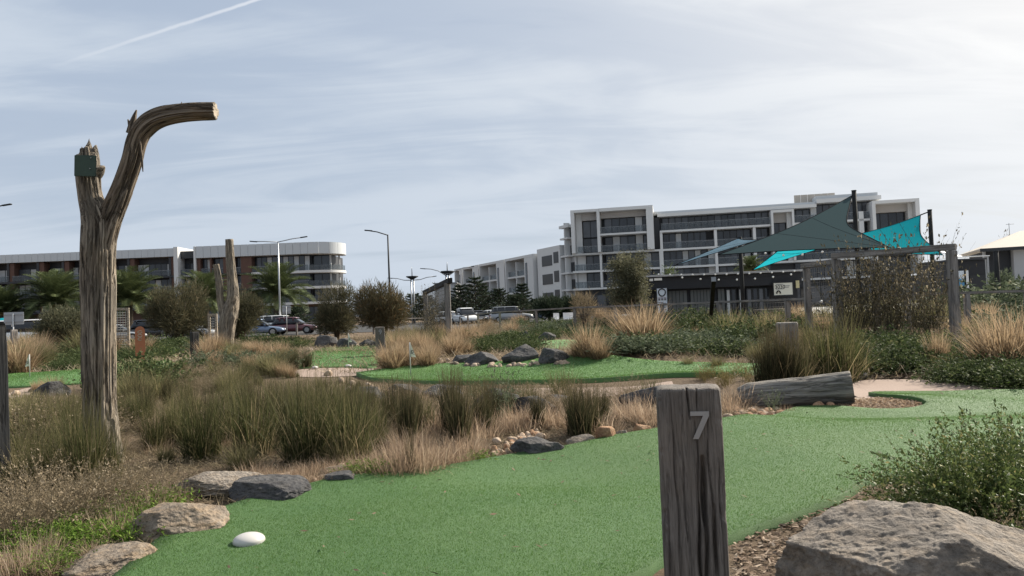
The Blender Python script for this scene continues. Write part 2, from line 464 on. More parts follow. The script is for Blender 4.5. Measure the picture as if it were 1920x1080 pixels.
M_flat("kiosk_black", (0.017, 0.018, 0.022), 0.6, var=0.3, scale=1.5)
M_flat("shutter_grey", (0.115, 0.12, 0.118), 0.6, var=0.12, scale=1.2)
M_flat("beige_panel", (0.42, 0.38, 0.33), 0.7)
M_flat("steel_grey", (0.30, 0.31, 0.32), 0.42, 0.6)
M_flat("steel_dark", (0.03, 0.033, 0.036), 0.6, 0.0, spec=0.2)
M_flat("cable_black", (0.012, 0.012, 0.013), 0.9, 0.0, spec=0.05)
M_flat("wire_grey", (0.10, 0.10, 0.10), 0.85, 0.0, spec=0.1)
M_flat("wire_pale", (0.30, 0.30, 0.28), 0.85, 0.0, spec=0.1)
M_flat("pole_pale", (0.42, 0.43, 0.44), 0.4, 0.5)
M_flat("digit_metal", (0.36, 0.37, 0.38), 0.38, 0.85, 0.1, 30)
M_flat("digit_rust", (0.20, 0.14, 0.13), 0.5, 0.4, 0.2, 30)
M_flat("white_gloss", (0.46, 0.445, 0.42), 0.35, var=0.04, scale=8)
M_flat("flag_cloth", (0.72, 0.68, 0.55), 0.85, var=0.08, scale=8)
M_flat("ink", (0.02, 0.021, 0.023), 0.7)
M_flat("ink_grey", (0.16, 0.17, 0.19), 0.7)
M_flat("poster_white", (0.62, 0.68, 0.74), 0.6, var=0.03)
M_flat("poster_blue", (0.08, 0.25, 0.42), 0.6)
M_flat("poster_lilac", (0.40, 0.36, 0.42), 0.6)
M_flat("board_cream", (0.62, 0.61, 0.53), 0.6, var=0.03)
M_flat("notice_yellow", (0.50, 0.45, 0.26), 0.7)
M_flat("terracotta", (0.36, 0.125, 0.07), 0.85, var=0.15, scale=12)
M_flat("plate_green", (0.03, 0.055, 0.04), 0.6, var=0.3, scale=14)
M_flat("roof_pale", (0.40, 0.355, 0.30), 0.8, var=0.12, scale=2.5)
M_flat("plastic_white", (0.72, 0.72, 0.72), 0.5)
M_flat("sign_back", (0.36, 0.38, 0.40), 0.5, 0.3)
M_flat("tyre", (0.015, 0.015, 0.015), 0.85)
M_flat("lamp_red", (0.35, 0.02, 0.02), 0.25)
M_glass_dark("window_glass"); M_glass_dark("tint_glass", (0.016, 0.018, 0.022), 0.06); M_glass_dark("grey_glass", (0.075, 0.08, 0.09), 0.12)
M_glass_clear("rail_glass")
m, t, out = new_mat("bulb")
principled(t, out, (0.9, 0.89, 0.84), 0.15)
for n_, c_ in (("paint_white", (0.75, 0.75, 0.74)), ("paint_silver", (0.26, 0.275, 0.29)), ("paint_blue", (0.12, 0.17, 0.26)), ("paint_maroon", (0.10, 0.022, 0.028)), ("paint_black", (0.015, 0.016, 0.018))):
    m, t, out = new_mat(n_)
    pp = principled(t, out, c_, 0.3, 0.25 if n_ != "paint_white" else 0.0)
    pp.inputs['Coat Weight'].default_value = 0.8
def M_sail(name, col, trans):
    m, t, out = new_mat(name)
    pos = t.add('ShaderNodeTexCoord').outputs['Object']
    wv = t.noise(t.mapping(pos, (60, 8, 8)), 1, 3)
    c = t.mix(wv, tuple(x * 0.85 for x in col), tuple(x * 1.12 for x in col))
    d = t.add('ShaderNodeBsdfDiffuse'); t.link(c, d.inputs[0])
    tr = t.add('ShaderNodeBsdfTranslucent'); t.link(c, tr.inputs[0])
    mx = t.add('ShaderNodeMixShader'); mx.inputs[0].default_value = trans
    t.link(d.outputs[0], mx.inputs[1]); t.link(tr.outputs[0], mx.inputs[2]); t.link(mx.outputs[0], out.inputs['Surface'])
M_sail("sail_dark", (0.062, 0.092, 0.098), 0.3)
M_sail("sail_turquoise", (0.02, 0.36, 0.43), 0.5)
M_sail("sail_pale", (0.36, 0.52, 0.60), 0.4)
# plants
M_leaf("rush_leaf", [(0.0, (0.027, 0.031, 0.016)), (0.4, (0.056, 0.059, 0.029)), (0.72, (0.099, 0.090, 0.047)), (1.0, (0.243, 0.180, 0.108))], 0.7, 0.45, (0.144, 0.099, 0.063), 0.5)
M_leaf("sedge_leaf", [(0.0, (0.028, 0.038, 0.014)), (0.35, (0.068, 0.078, 0.03)), (0.65, (0.14, 0.13, 0.06)), (1.0, (0.36, 0.28, 0.17))], 0.7, 0.45, (0.20, 0.155, 0.09), 0.4)
M_leaf("tussock_leaf", [(0.0, (0.14, 0.10, 0.058)), (0.4, (0.26, 0.185, 0.11)), (0.75, (0.38, 0.285, 0.18)), (1.0, (0.50, 0.40, 0.27))], 0.75, 0.45, (0.45, 0.34, 0.23), 0.45)
M_leaf("olive_tussock_leaf", [(0.0, (0.055, 0.064, 0.026)), (0.5, (0.14, 0.135, 0.06)), (1.0, (0.34, 0.28, 0.16))], 0.75, 0.45, (0.28, 0.23, 0.14), 0.4)
M_leaf("straw_leaf", [(0.0, (0.20, 0.14, 0.10)), (0.4, (0.34, 0.25, 0.17)), (0.75, (0.45, 0.345, 0.25)), (1.0, (0.56, 0.46, 0.35))], 0.75, 0.45)
M_leaf("twig_leaf", [(0.0, (0.11, 0.09, 0.058)), (0.4, (0.21, 0.17, 0.11)), (0.75, (0.31, 0.245, 0.165)), (1.0, (0.46, 0.39, 0.30))], 0.75, 0.35)
M_leaf("cover_leaf", [(0.0, (0.024, 0.038, 0.015)), (0.4, (0.055, 0.078, 0.03)), (0.75, (0.11, 0.135, 0.054)), (1.0, (0.26, 0.25, 0.13))], 0.7, 0.30)
M_leaf("salt_leaf", [(0.0, (0.05, 0.066, 0.04)), (0.45, (0.10, 0.125, 0.075)), (0.8, (0.16, 0.185, 0.115)), (1.0, (0.28, 0.27, 0.18))], 0.75, 0.25)
M_leaf("bright_leaf", [(0.0, (0.05, 0.10, 0.016)), (0.5, (0.11, 0.19, 0.03)), (1.0, (0.23, 0.30, 0.07))], 0.7, 0.3)
M_leaf("bush_leaf", [(0.0, (0.032, 0.055, 0.018)), (0.4, (0.075, 0.11, 0.034)), (0.75, (0.15, 0.18, 0.06)), (1.0, (0.33, 0.29, 0.13))], 0.55, 0.3, spec=0.25)
M_leaf("heath_leaf", [(0.0, (0.10, 0.085, 0.035)), (0.5, (0.19, 0.155, 0.062)), (1.0, (0.32, 0.26, 0.12))], 0.75, 0.3)
M_leaf("oak_needle", [(0.0, (0.044, 0.045, 0.027)), (0.45, (0.088, 0.085, 0.048)), (0.8, (0.144, 0.122, 0.069)), (1.0, (0.237, 0.188, 0.112))], 0.75, 0.25)
M_leaf("rust_needle", [(0.0, (0.050, 0.043, 0.025)), (0.45, (0.106, 0.083, 0.044)), (0.8, (0.188, 0.119, 0.056)), (1.0, (0.312, 0.188, 0.088))], 0.75, 0.25)
M_leaf("palm_leaf", [(0.0, (0.045, 0.063, 0.027)), (0.5, (0.098, 0.123, 0.053)), (1.0, (0.195, 0.210, 0.090))], 0.6, 0.2)
M_leaf("pine_leaf", [(0.0, (0.016, 0.026, 0.016)), (0.5, (0.034, 0.049, 0.029)), (1.0, (0.072, 0.086, 0.047))], 0.75, 0.15)
M_leaf("olive_leaf", [(0.0, (0.058, 0.062, 0.039)), (0.5, (0.117, 0.120, 0.072)), (1.0, (0.221, 0.202, 0.124))], 0.7, 0.3)
M_leaf("climber_leaf", [(0.0, (0.04, 0.04, 0.028)), (0.45, (0.09, 0.08, 0.052)), (0.78, (0.16, 0.13, 0.08)), (1.0, (0.50, 0.43, 0.31))], 0.6, 0.35)
M_leaf("chip", [(0.0, (0.06, 0.042, 0.03)), (0.5, (0.17, 0.12, 0.085)), (1.0, (0.42, 0.34, 0.26))], 0.9, 0.0)
M_flat("bark", (0.075, 0.058, 0.044), 0.9, var=0.35, scale=12)
M_flat("palm_bark", (0.11, 0.085, 0.06), 0.95, var=0.35, scale=8)
M_flat("palm_dead", (0.26, 0.15, 0.06), 0.9, var=0.2, scale=8)
M = MATS
# ================================================================== ground
def axis(segs):
    out = []
    for a, b, s in segs: out += list(np.arange(a, b, s))
    return np.array(sorted(set(np.round(out, 4))))
ys = axis([(-60, -4, 8), (-4, 1.4, 0.6), (1.4, 13, 0.13), (13, 42, 0.4), (42, 130, 3), (130, 400, 15), (400, 5001, 400)])
xs = axis([(-5000, -300, 400), (-300, -45, 15), (-45, -9, 0.7), (-9, 9, 0.16), (9, 45, 0.7), (45, 300, 15), (300, 5001, 400)])
GX, GY = np.meshgrid(xs, ys, indexing='xy')
GV = np.stack([GX.ravel(), GY.ravel(), Hn(GX.ravel(), GY.ravel())], 1)
nx, ny = len(xs), len(ys)
ii, jj = np.meshgrid(np.arange(ny - 1), np.arange(nx - 1), indexing='ij')
a0 = (ii * nx + jj).ravel()
ground = obj("ground", mesh_np("ground", GV, np.stack([a0, a0 + 1, a0 + nx + 1, a0 + nx], 1), M["soil"], smooth=True))
tag(ground, "brown soil and mulch ground of the garden beds", kind="structure")

def inside(poly, X, Y):
    r = np.zeros(len(X), bool); n = len(poly)
    for i in range(n):
        x0, y0 = poly[i]; x1, y1 = poly[(i + 1) % n]
        c = ((y0 > Y) != (y1 > Y)) & (X < (x1 - x0) * (Y - y0) / (y1 - y0 + 1e-12) + x0)
        r ^= c
    return r
def ground_poly(pix, smooth=True, step=12):
    pts = spline(pix + [pix[0]], step)[:-1] if smooth else [np.array(p, float) for p in pix]
    return [(lambda g: (g.x, g.y))(gp(p[0], p[1])) for p in pts]
def sheet(name, poly, zoff, mat, sp=0.25, skirt=0.0, lip=0.0, kind="structure", label=None):
    P = np.array(poly)
    (x0, y0), (x1, y1) = P.min(0), P.max(0)
    gx, gy = np.meshgrid(np.arange(x0, x1, sp), np.arange(y0, y1, sp))
    gx, gy = gx.ravel() + 0.013, gy.ravel() + 0.007
    k = inside(poly, gx, gy); gx, gy = gx[k], gy[k]
    d = np.min(np.hypot(gx[:, None] - P[None, :, 0], gy[:, None] - P[None, :, 1]), axis=1)
    k = d > sp * 0.35; gx, gy, d = gx[k], gy[k], d[k]
    pts = [Vector(p) for p in poly] + [Vector((a, b)) for a, b in zip(gx, gy)]
    n = len(poly)
    v, e, f, *_ = delaunay_2d_cdt(pts, [(i, (i + 1) % n) for i in range(n)], [], 1, 1e-5)
    V = np.array([(p.x, p.y) for p in v])
    de = np.min(np.hypot(V[:, None, 0] - P[None, :, 0], V[:, None, 1] - P[None, :, 1]), axis=1)
    z = Hn(V[:, 0], V[:, 1]) + zoff + lip * np.exp(-(de / 0.35) ** 2)
    V3 = np.column_stack([V, z])
    bm = bmesh.new()
    bv = [bm.verts.new(p) for p in V3]
    for q in f:
        try: bm.faces.new([bv[i] for i in q])
        except ValueError: pass
    bmesh.ops.recalc_face_normals(bm, faces=bm.faces[:])
    if bm.faces and sum(q.normal.z for q in bm.faces) < 0: bmesh.ops.reverse_faces(bm, faces=bm.faces[:])
    if skirt:
        be = [q for q in bm.edges if len(q.link_faces) == 1]
        r = bmesh.ops.extrude_edge_only(bm, edges=be)
        for q in r['geom']:
            if isinstance(q, bmesh.types.BMVert): q.co.z -= skirt
    me = bpy.data.meshes.new(name); bm.to_mesh(me); bm.free(); me.materials.append(mat)
    me.polygons.foreach_set('use_smooth', np.ones(len(me.polygons), bool))
    o = obj(name, me)
    tag(o, label, kind=kind)
    return o
def turf_pile(parent, poly, zoff, lip, n, h, w, near=0.0):
    """short synthetic fibres standing on a green"""
    P = np.array(poly); (x0, y0), (x1, y1) = P.min(0), P.max(0)
    X = RNG.uniform(x0, x1, n * 3); 
    if near: Y = y0 + (y1 - y0) * RNG.random(n * 3) ** near
    else: Y = RNG.uniform(y0, y1, n * 3)
    k = inside(poly, X, Y); X, Y = X[k][:n], Y[k][:n]; n = len(X)
    de = np.full(n, 9.0)
    for s in range(0, n, 20000):
        de[s:s + 20000] = np.min(np.hypot(X[s:s + 20000, None] - P[None, :, 0], Y[s:s + 20000, None] - P[None, :, 1]), axis=1)
    Z = Hn(X, Y) + zoff + lip * np.exp(-(de / 0.35) ** 2) - 0.002
    a = RNG.uniform(0, 2 * np.pi, n); hh = h * RNG.uniform(0.5, 1.3, n); ww = w * RNG.uniform(0.6, 1.2, n)
    B = np.column_stack([X, Y, Z]); D = np.column_stack([np.cos(a), np.sin(a), np.zeros(n)])
    lean = np.column_stack([RNG.normal(0, 0.5, n), RNG.normal(0, 0.5, n), np.ones(n)]) * hh[:, None]
    V = np.stack([B - D * ww[:, None] / 2, B + D * ww[:, None] / 2, B + lean], 1).reshape(-1, 3)
    F = np.arange(n * 3).reshape(-1, 3)
    tint = np.repeat(np.clip(RNG.normal(0.45, 0.22, n), 0, 1), 3)
    o = obj("turf_pile", mesh_np("turf_pile", V, F, M["turf_blade"], {"tint": tint}), parent)
    o["kind"] = "stuff"
    return o

# foreground green of hole seven
G7 = [(150, 1150), (235, 1080), (300, 1025), (415, 966), (520, 936), (640, 906), (760, 895), (860, 880), (960, 862), (1060, 846), (1150, 826), (1235, 812),
      (1300, 800), (1355, 793), (1400, 786), (1448, 788), (1490, 772), (1560, 769), (1650, 775), (1715, 772), (1738, 762), (1705, 752), (1640, 746), (1640, 742),
      (1760, 741), (1900, 738), (2050, 742), (2140, 790), (2000, 850), (1800, 880), (1640, 912), (1570, 948), (1490, 980), (1430, 1000), (1370, 1022), (1250, 1062), (1180, 1100), (900, 1180), (400, 1230)]
p7 = ground_poly(G7, step=14)
g7 = sheet("putting_green", p7, 0.03, M["turf"], 0.13, 0.08, 0.025, label="large foreground putting green behind the timber post numbered seven")
turf_pile(g7, p7, 0.03, 0.025, 480000, 0.010, 0.0030, 1.35)
def flecks(parent, poly, n):
    """blown leaves and bark bits lying on the turf"""
    P = np.array(poly); (x0, y0), (x1, y1) = P.min(0), P.max(0)
    X, Y = RNG.uniform(x0, x1, n * 3), RNG.uniform(y0, y1, n * 3); k = inside(poly, X, Y); X, Y = X[k][:n], Y[k][:n]; n = len(X)
    a = RNG.uniform(0, 6.28, n); L_ = RNG.uniform(0.008, 0.03, n); C = np.column_stack([X, Y, Hn(X, Y) + 0.05])
    D = np.column_stack([np.cos(a), np.sin(a), RNG.normal(0, 0.2, n)]) * L_[:, None]; S = np.column_stack([-np.sin(a), np.cos(a), RNG.normal(0, 0.3, n)]) * (L_ * 0.25)[:, None]
    V = np.stack([C - D, C + S, C + D, C - S], 1).reshape(-1, 3); T = np.repeat(RNG.random(n) * 0.5, 4)
    o = obj("leaf_flecks", mesh_np("leaf_flecks", V, np.arange(n * 4).reshape(n, 4), M["chip"], {"tint": T}), parent); o["kind"] = "stuff"
flecks(g7, p7, 240)
G2 = [(668, 705), (760, 693), (860, 686), (960, 683), (1040, 676), (1085, 671), (1140, 672), (1190, 679), (1260, 685), (1400, 689), (1440, 692), (1400, 706), (1260, 708), (1150, 716), (1060, 720), (930, 722), (800, 722), (700, 716)]
p2 = ground_poly(G2)
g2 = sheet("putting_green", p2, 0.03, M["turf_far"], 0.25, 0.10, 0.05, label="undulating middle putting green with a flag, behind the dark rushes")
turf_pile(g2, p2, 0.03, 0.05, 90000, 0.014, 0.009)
G9 = [(545, 692), (570, 672), (600, 655), (650, 651), (700, 648), (715, 660), (705, 690), (640, 690)]
p9 = ground_poly(G9)
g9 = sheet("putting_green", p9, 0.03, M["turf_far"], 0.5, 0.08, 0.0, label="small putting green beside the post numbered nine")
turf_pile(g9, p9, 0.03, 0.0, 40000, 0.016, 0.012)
GL = [(-60, 704), (60, 700), (140, 694), (240, 680), (300, 678), (330, 684), (260, 700), (190, 716), (100, 724), (-60, 728)]
pL = ground_poly(GL)
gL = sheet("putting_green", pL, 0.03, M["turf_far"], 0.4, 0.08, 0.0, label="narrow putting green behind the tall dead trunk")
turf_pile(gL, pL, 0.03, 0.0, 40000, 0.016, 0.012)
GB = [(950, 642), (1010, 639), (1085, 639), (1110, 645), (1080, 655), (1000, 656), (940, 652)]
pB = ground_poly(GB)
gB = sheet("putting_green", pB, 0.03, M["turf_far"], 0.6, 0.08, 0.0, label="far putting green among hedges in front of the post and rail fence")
# paths, sand and paving
sheet("path", ground_poly([(1590, 716), (1650, 713), (1740, 714), (1860, 726), (2000, 740), (2150, 752), (2100, 770), (1900, 748), (1760, 750), (1640, 750), (1600, 742)]), 0.012, M["path_sand"], 0.3,
      label="pinkish sandy path between the log and the trellis bed")
sheet("gravel_bed", ground_poly([(1400, 772), (1480, 770), (1560, 752), (1640, 744), (1720, 748), (1745, 764), (1700, 780), (1560, 778), (1480, 782), (1420, 792)]), 0.008, M["gravel_sand"], 0.2,
      label="pale gravel patch in front of the log")
sheet("sand_path", ground_poly([(880, 742), (960, 730), (1060, 728), (1180, 726), (1260, 716), (1240, 730), (1120, 746), (980, 752), (900, 752)]), 0.010, M["path_sand"], 0.3,
      label="sandy strip below the middle green")
sheet("sand_path", ground_poly([(530, 706), (560, 694), (640, 690), (700, 692), (690, 703), (600, 708)]), 0.010, M["path_sand"], 0.4, label="sandy strip in front of the small green by post nine")
sheet("sand_path", ground_poly([(300, 675), (340, 667), (372, 665), (372, 671), (330, 678)]), 0.010, M["path_sand"], 0.4, label="sandy strip by the dark number post")
sheet("sand_path", ground_poly([(10, 740), (60, 727), (120, 730), (90, 745), (30, 752)]), 0.010, M["path_sand"], 0.3, label="sandy edge below the narrow green")
sheet("sand_path", ground_poly([(570, 652), (640, 646), (760, 645), (720, 650), (640, 652), (580, 657)]), 0.012, M["path_sand"], 0.8, label="sandy strip behind the small green by post nine")
def rect_sheet(name, x0, x1, y0, y1, zoff, mat, sp, label):
    bottom = [(x, y0) for x in np.arange(x0, x1, sp)]; right = [(x1, y) for y in np.arange(y0, y1, sp)]
    top = [(x, y1) for x in np.arange(x1, x0, -sp)]; left = [(x0, y) for y in np.arange(y1, y0, -sp)]
    return sheet(name, bottom + right + top + left, zoff, mat, sp, label=label)
rect_sheet("car_park", -75, 14, 62, 118, 0.03, M["asphalt"], 6.0, "grey asphalt car park beyond the fence")
rect_sheet("paving", 14.5, 75, 40, 118, 0.028, M["concrete"], 5.0, "pale concrete paving around the dark kiosk")
rect_sheet("lawn", -4, 12, 44, 56, 0.035, M["lawn"], 1.5, "bright strip of lawn beyond the post and rail fence")

# ================================================================== dead trunks, posts, log
def wood_tube(name, parent, pix, Y, mat, seed, nseg=56, step=5.0, rough=0.10, jag=0.0, cut=True, depth=0.0, slim=0.86, wave=0.24, face=False):
    """a weathered trunk: pix = [(px, py, width in px)] on the trunk's line at distance Y, built round in depth"""
    P = spline(pix, step)
    k = mpp(Y)
    C = np.array([list(at(p[0], p[1], Y + depth * i / len(P))) for i, p in enumerate(P)]); rad = np.array([p[2] * k / 2 for p in P]) * slim
    V, F = tube_arrays(C, rad, nseg, cap=cut)
    m = len(P)
    S = V[:m * nseg].reshape(m, nseg, 3)
    base = C[0]
    rel = (S - C[:, None, :])
    arc = np.concatenate([[0], np.cumsum(np.linalg.norm(np.diff(C, axis=0), axis=1))])
    th = np.linspace(0, 2 * np.pi, nseg, endpoint=False)
    q = np.stack([np.broadcast_to(np.cos(th)[None] * 3.4, (m, nseg)), np.broadcast_to(np.sin(th)[None] * 3.4, (m, nseg)), np.broadcast_to(arc[:, None] * 1.5, (m, nseg))], -1).reshape(-1, 3)
    big = fbm(q * 0.45, 3, seed).reshape(m, nseg)
    ridge = np.abs(fbm(q * np.array([3.0, 3.0, 0.5]), 4, seed + 3)).reshape(m, nseg)
    fine = fbm(q * np.array([6, 6, 1.4]), 3, seed + 9).reshape(m, nseg)
    s = 1 + wave * big - rough * 1.5 * np.clip(0.16 - ridge, 0, 1) / 0.16 + 0.045 * fine
    S = C[:, None, :] + rel * s[..., None]
    if jag:   # broken, splintered top
        T = (C[-1] - C[-2]) / np.linalg.norm(C[-1] - C[-2])
        g = np.clip((arc - (arc[-1] - jag)) / jag, 0, 1)
        n_ = vnoise(np.stack([np.cos(th) * 2.6, np.sin(th) * 2.6, th * 0 + seed], 1), seed)
        S = S + (g[:, None] * (n_ * jag * 0.75)[None, :])[..., None] * T[None, None, :]
    V[:m * nseg] = S.reshape(-1, 3)
    me = mesh_np(name, V - base if parent is None else V - np.array(parent.location), F, mat, smooth=True)
    gv = np.zeros((len(V), 3), np.float32); rr_ = rad[:, None]
    gv[:m * nseg] = np.stack([np.cos(th)[None] * rr_, np.sin(th)[None] * rr_, np.broadcast_to(arc[:, None], (m, nseg)) + seed], -1).reshape(-1, 3)
    if cut: gv[-1, 2] = arc[-1] + seed; gv[-2, 2] = seed
    ga = me.attributes.new('grain', 'FLOAT_VECTOR', 'POINT'); ga.data.foreach_set('vector', gv.ravel())
    o = obj(name, me, parent, tuple(base) if parent is None else (0, 0, 0))
    if face:   # pale sawn end
        T = (C[-1] - C[-2]) / np.linalg.norm(C[-1] - C[-2]); E = S[-1]; cen = E.mean(0) + T * 0.004
        Vf = np.concatenate([E + T * 0.003, [cen]]); n_ = np.arange(nseg)
        obj("sawn_end", mesh_np("sawn_end", Vf - np.array(parent.location), np.stack([n_, (n_ + 1) % nseg, np.full(nseg, nseg)], 1), M["cut_end"]), parent)
    return o
b = gp(190, 866)
TY = b.y
tree = thing("dead_tree", "tall weathered dead tree trunk with one sawn limb bending sideways", "dead tree", tuple(b))
wood_tube("trunk", tree, [(196, 880, 84), (192, 850, 74), (186, 760, 66), (185, 660, 67), (184, 560, 69), (184, 480, 72), (186, 430, 72), (180, 400, 62), (170, 370, 50), (166, 335, 50), (165, 305, 49), (163, 288, 44)], TY, M["dead_wood"], 5, 120, 2.6, 0.20, jag=0.16)
wood_tube("branch", tree, [(188, 470, 58), (198, 425, 62), (212, 392, 54), (230, 350, 46), (246, 305, 43), (256, 265, 42), (272, 238, 43), (300, 220, 41), (345, 211, 38), (404, 208, 37)], TY, M["limb_wood"], 21, 96, 2.6, 0.24, wave=0.36, face=True)
wood_tube("splinter", tree, [(158, 306, 40), (162, 288, 28), (166, 276, 14), (167, 263, 2)], TY + 0.02, M["dead_wood"], 30, 28, 2.5, jag=0.03)
wood_tube("knot", tree, [(172, 330, 30), (182, 322, 28), (190, 316, 18), (196, 312, 5)], TY, M["dead_wood"], 31, 24, 3.0)
wood_tube("broken_twig", tree, [(243, 250, 16), (248, 232, 14), (252, 218, 9), (256, 206, 3)], TY, M["limb_wood"], 33, 16, 2.5)
wood_tube("broken_twig", tree, [(250, 250, 12), (244, 236, 8), (240, 224, 3)], TY, M["limb_wood"], 35, 16, 2.5)
wood_tube("broken_twig", tree, [(336, 204, 7), (339, 197, 4), (341, 191, 1.5)], TY, M["limb_wood"], 36, 10, 2.5)
wood_tube("bark_strip", tree, [(262, 262, 5), (266, 300, 5), (268, 322, 2)], TY - 0.06, M["limb_wood"], 38, 10, 3)
wood_tube("bark_strip", tree, [(154, 440, 7), (152, 460, 6), (150, 480, 2)], TY - 0.05, M["limb_wood"], 39, 10, 3)
k = mpp(TY)
c0 = at(160, 311, TY - 0.19)
pl = obj("nest_plate", bevel_box(37 * k, 0.02, 39 * k, 0.004, M["plate_green"], "nest_plate"), tree, tuple(c0 - b), (0, R(2), R(8)))
pl["label"] = "dark green square plate fixed near the broken top"
for dx, dz in ((-0.07, 0.05), (0.05, -0.03), (0.06, 0.07)):
    bm = bmesh.new(); bmesh.ops.create_uvsphere(bm, u_segments=8, v_segments=6, radius=0.006)
    obj("screw", mesh_bm("screw", bm, M["steel_grey"]), tree, tuple(c0 - b + Vector((dx, -0.012, dz))))

b2 = gp(424, 660)
Y2 = b2.y
tree2 = thing("dead_tree", "smaller forked dead stump with a short and a tall sawn arm", "dead tree", tuple(b2))
wood_tube("trunk", tree2, [(423, 668, 34), (424, 640, 31), (426, 610, 36), (431, 585, 36), (436, 560, 27), (436, 530, 22), (433, 495, 19), (431, 470, 17), (430, 449, 17)], Y2, M["dead_wood"], 51, 48, 2.5, 0.16, face=True)
wood_tube("branch", tree2, [(426, 605, 24), (418, 582, 19), (413, 560, 16), (411, 535, 15), (408, 512, 14), (405, 496, 14)], Y2 - 0.05, M["dead_wood"], 57, 40, 2.5, 0.16, face=True)

def timber_post(w, d, h, seed, rows=120, per=200, mat=None, cracks=(), r=0.018):
    """sawn hardwood post: rounded-rectangle section, split and weathered; base at z = 0"""
    s = np.linspace(0, 4, per, endpoint=False); pts = []
    hw, hd = w / 2, d / 2
    for q in s:
        e, f = int(q), q - int(q)
        if e == 0: p = (-hw + 2 * hw * f, -hd)
        elif e == 1: p = (hw, -hd + 2 * hd * f)
        elif e == 2: p = (hw - 2 * hw * f, hd)
        else: p = (-hw, hd - 2 * hd * f)
        pts.append(p)
    pts = np.array(pts)
    ax, ay = np.abs(pts[:, 0]) - (hw - r), np.abs(pts[:, 1]) - (hd - r)
    cn = (ax > 0) & (ay > 0)
    ln = np.hypot(ax, ay); sg = np.sign(pts)
    for i in np.where(cn)[0]:
        pts[i] = [sg[i, 0] * (hw - r + ax[i] / ln[i] * r), sg[i, 1] * (hd - r + ay[i] / ln[i] * r)]
    nrm = np.column_stack([pts[:, 0] / hw ** 1, pts[:, 1] / hd ** 1])
    nn = np.where(np.abs(pts[:, 0] / hw) ** 8 > np.abs(pts[:, 1] / hd) ** 8, 1, 0)
    nrm = np.column_stack([np.sign(pts[:, 0]) * np.abs(pts[:, 0] / hw) ** 10, np.sign(pts[:, 1]) * np.abs(pts[:, 1] / hd) ** 10])
    nrm /= np.linalg.norm(nrm, axis=1)[:, None] + 1e-9
    z = np.linspace(0, h, rows)
    XX = np.repeat(pts[None, :, 0], rows, 0); YY = np.repeat(pts[None, :, 1], rows, 0); ZZ = np.repeat(z[:, None], per, 1)
    q = np.stack([XX.ravel() * 60, YY.ravel() * 60, ZZ.ravel() * 1.6], 1)
    gr = fbm(q, 4, seed).reshape(rows, per)
    chip = fbm(np.stack([XX.ravel() * 9, YY.ravel() * 9, ZZ.ravel() * 14], 1), 3, seed + 5).reshape(rows, per)
    disp = -0.0022 * (1 - gr)
    corner = np.exp(-((np.minimum(hw - np.abs(XX), hd - np.abs(YY)) + np.maximum(hw - np.abs(XX), hd - np.abs(YY))) / 0.035) ** 2)
    disp -= corner * np.clip(chip, 0, 1) * 0.016
    for (cx, z0, z1, wd, dp) in cracks:          # splits on the front face
        wob = 0.004 * np.sin(ZZ * 9 + cx * 50) + 0.0025 * np.sin(ZZ * 23 + cx * 90)
        t_ = np.clip((ZZ - z0) / (z1 - z0), 0, 1); env = np.clip(np.sin(np.pi * t_), 0, 1) ** 0.5 * ((ZZ > z0) & (ZZ < z1))
        disp -= dp * env * np.exp(-((XX - cx - wob) / (wd * (0.35 + 0.65 * env))) ** 2) * (YY < 0)
    # top edge worn
    disp -= 0.012 * np.clip((ZZ - (h - 0.012)) / 0.012, 0, 1) ** 2
    X2 = XX + nrm[None, :, 0] * disp; Y2_ = YY + nrm[None, :, 1] * disp
    ztop = fbm(np.stack([XX.ravel() * 25, YY.ravel() * 25, ZZ.ravel() * 0 + seed], 1), 3, seed).reshape(rows, per) * 0.004
    Z2 = ZZ + ztop * np.clip((ZZ - (h - 0.05)) / 0.05, 0, 1)
    V = np.stack([X2, Y2_, Z2], -1).reshape(-1, 3)
    i, j = np.meshgrid(np.arange(rows - 1), np.arange(per), indexing='ij')
    a, c = (i * per + j).ravel(), (i * per + (j + 1) % per).ravel()
    F = [np.stack([a, c, c + per, a + per], 1)]
    # top face: inner rings
    prev = (rows - 1) * per + np.arange(per); base_n = len(V); tops = []
    for ri, sc in enumerate((0.8, 0.55, 0.3, 0.08)):
        ring = np.column_stack([pts * sc, np.full(per, h)])
        ring[:, 2] += fbm(ring * np.array([40, 40, 1]), 3, seed + 2) * 0.004
        ids = base_n + ri * per + np.arange(per)
        F.append(np.stack([prev, np.roll(prev, -1), np.roll(ids, -1), ids], 1)); prev = ids; tops.append(ring)
    V = np.concatenate([V] + tops)
    return mesh_np("timber_post", V, F, mat or M["post_wood"])
def digit_mesh(txt, size, mat, depth=0.006):
    cu = bpy.data.curves.new("digit", 'FONT'); cu.body = txt; cu.size = size; cu.extrude = depth; cu.align_x = 'CENTER'; cu.align_y = 'CENTER'
    o = bpy.data.objects.new("digit", cu); COL.objects.link(o)
    dg = bpy.context.evaluated_depsgraph_get()
    me = bpy.data.meshes.new_from_object(o.evaluated_get(dg))
    bpy.data.objects.remove(o)
    me.materials.clear(); me.materials.append(mat)
    return me

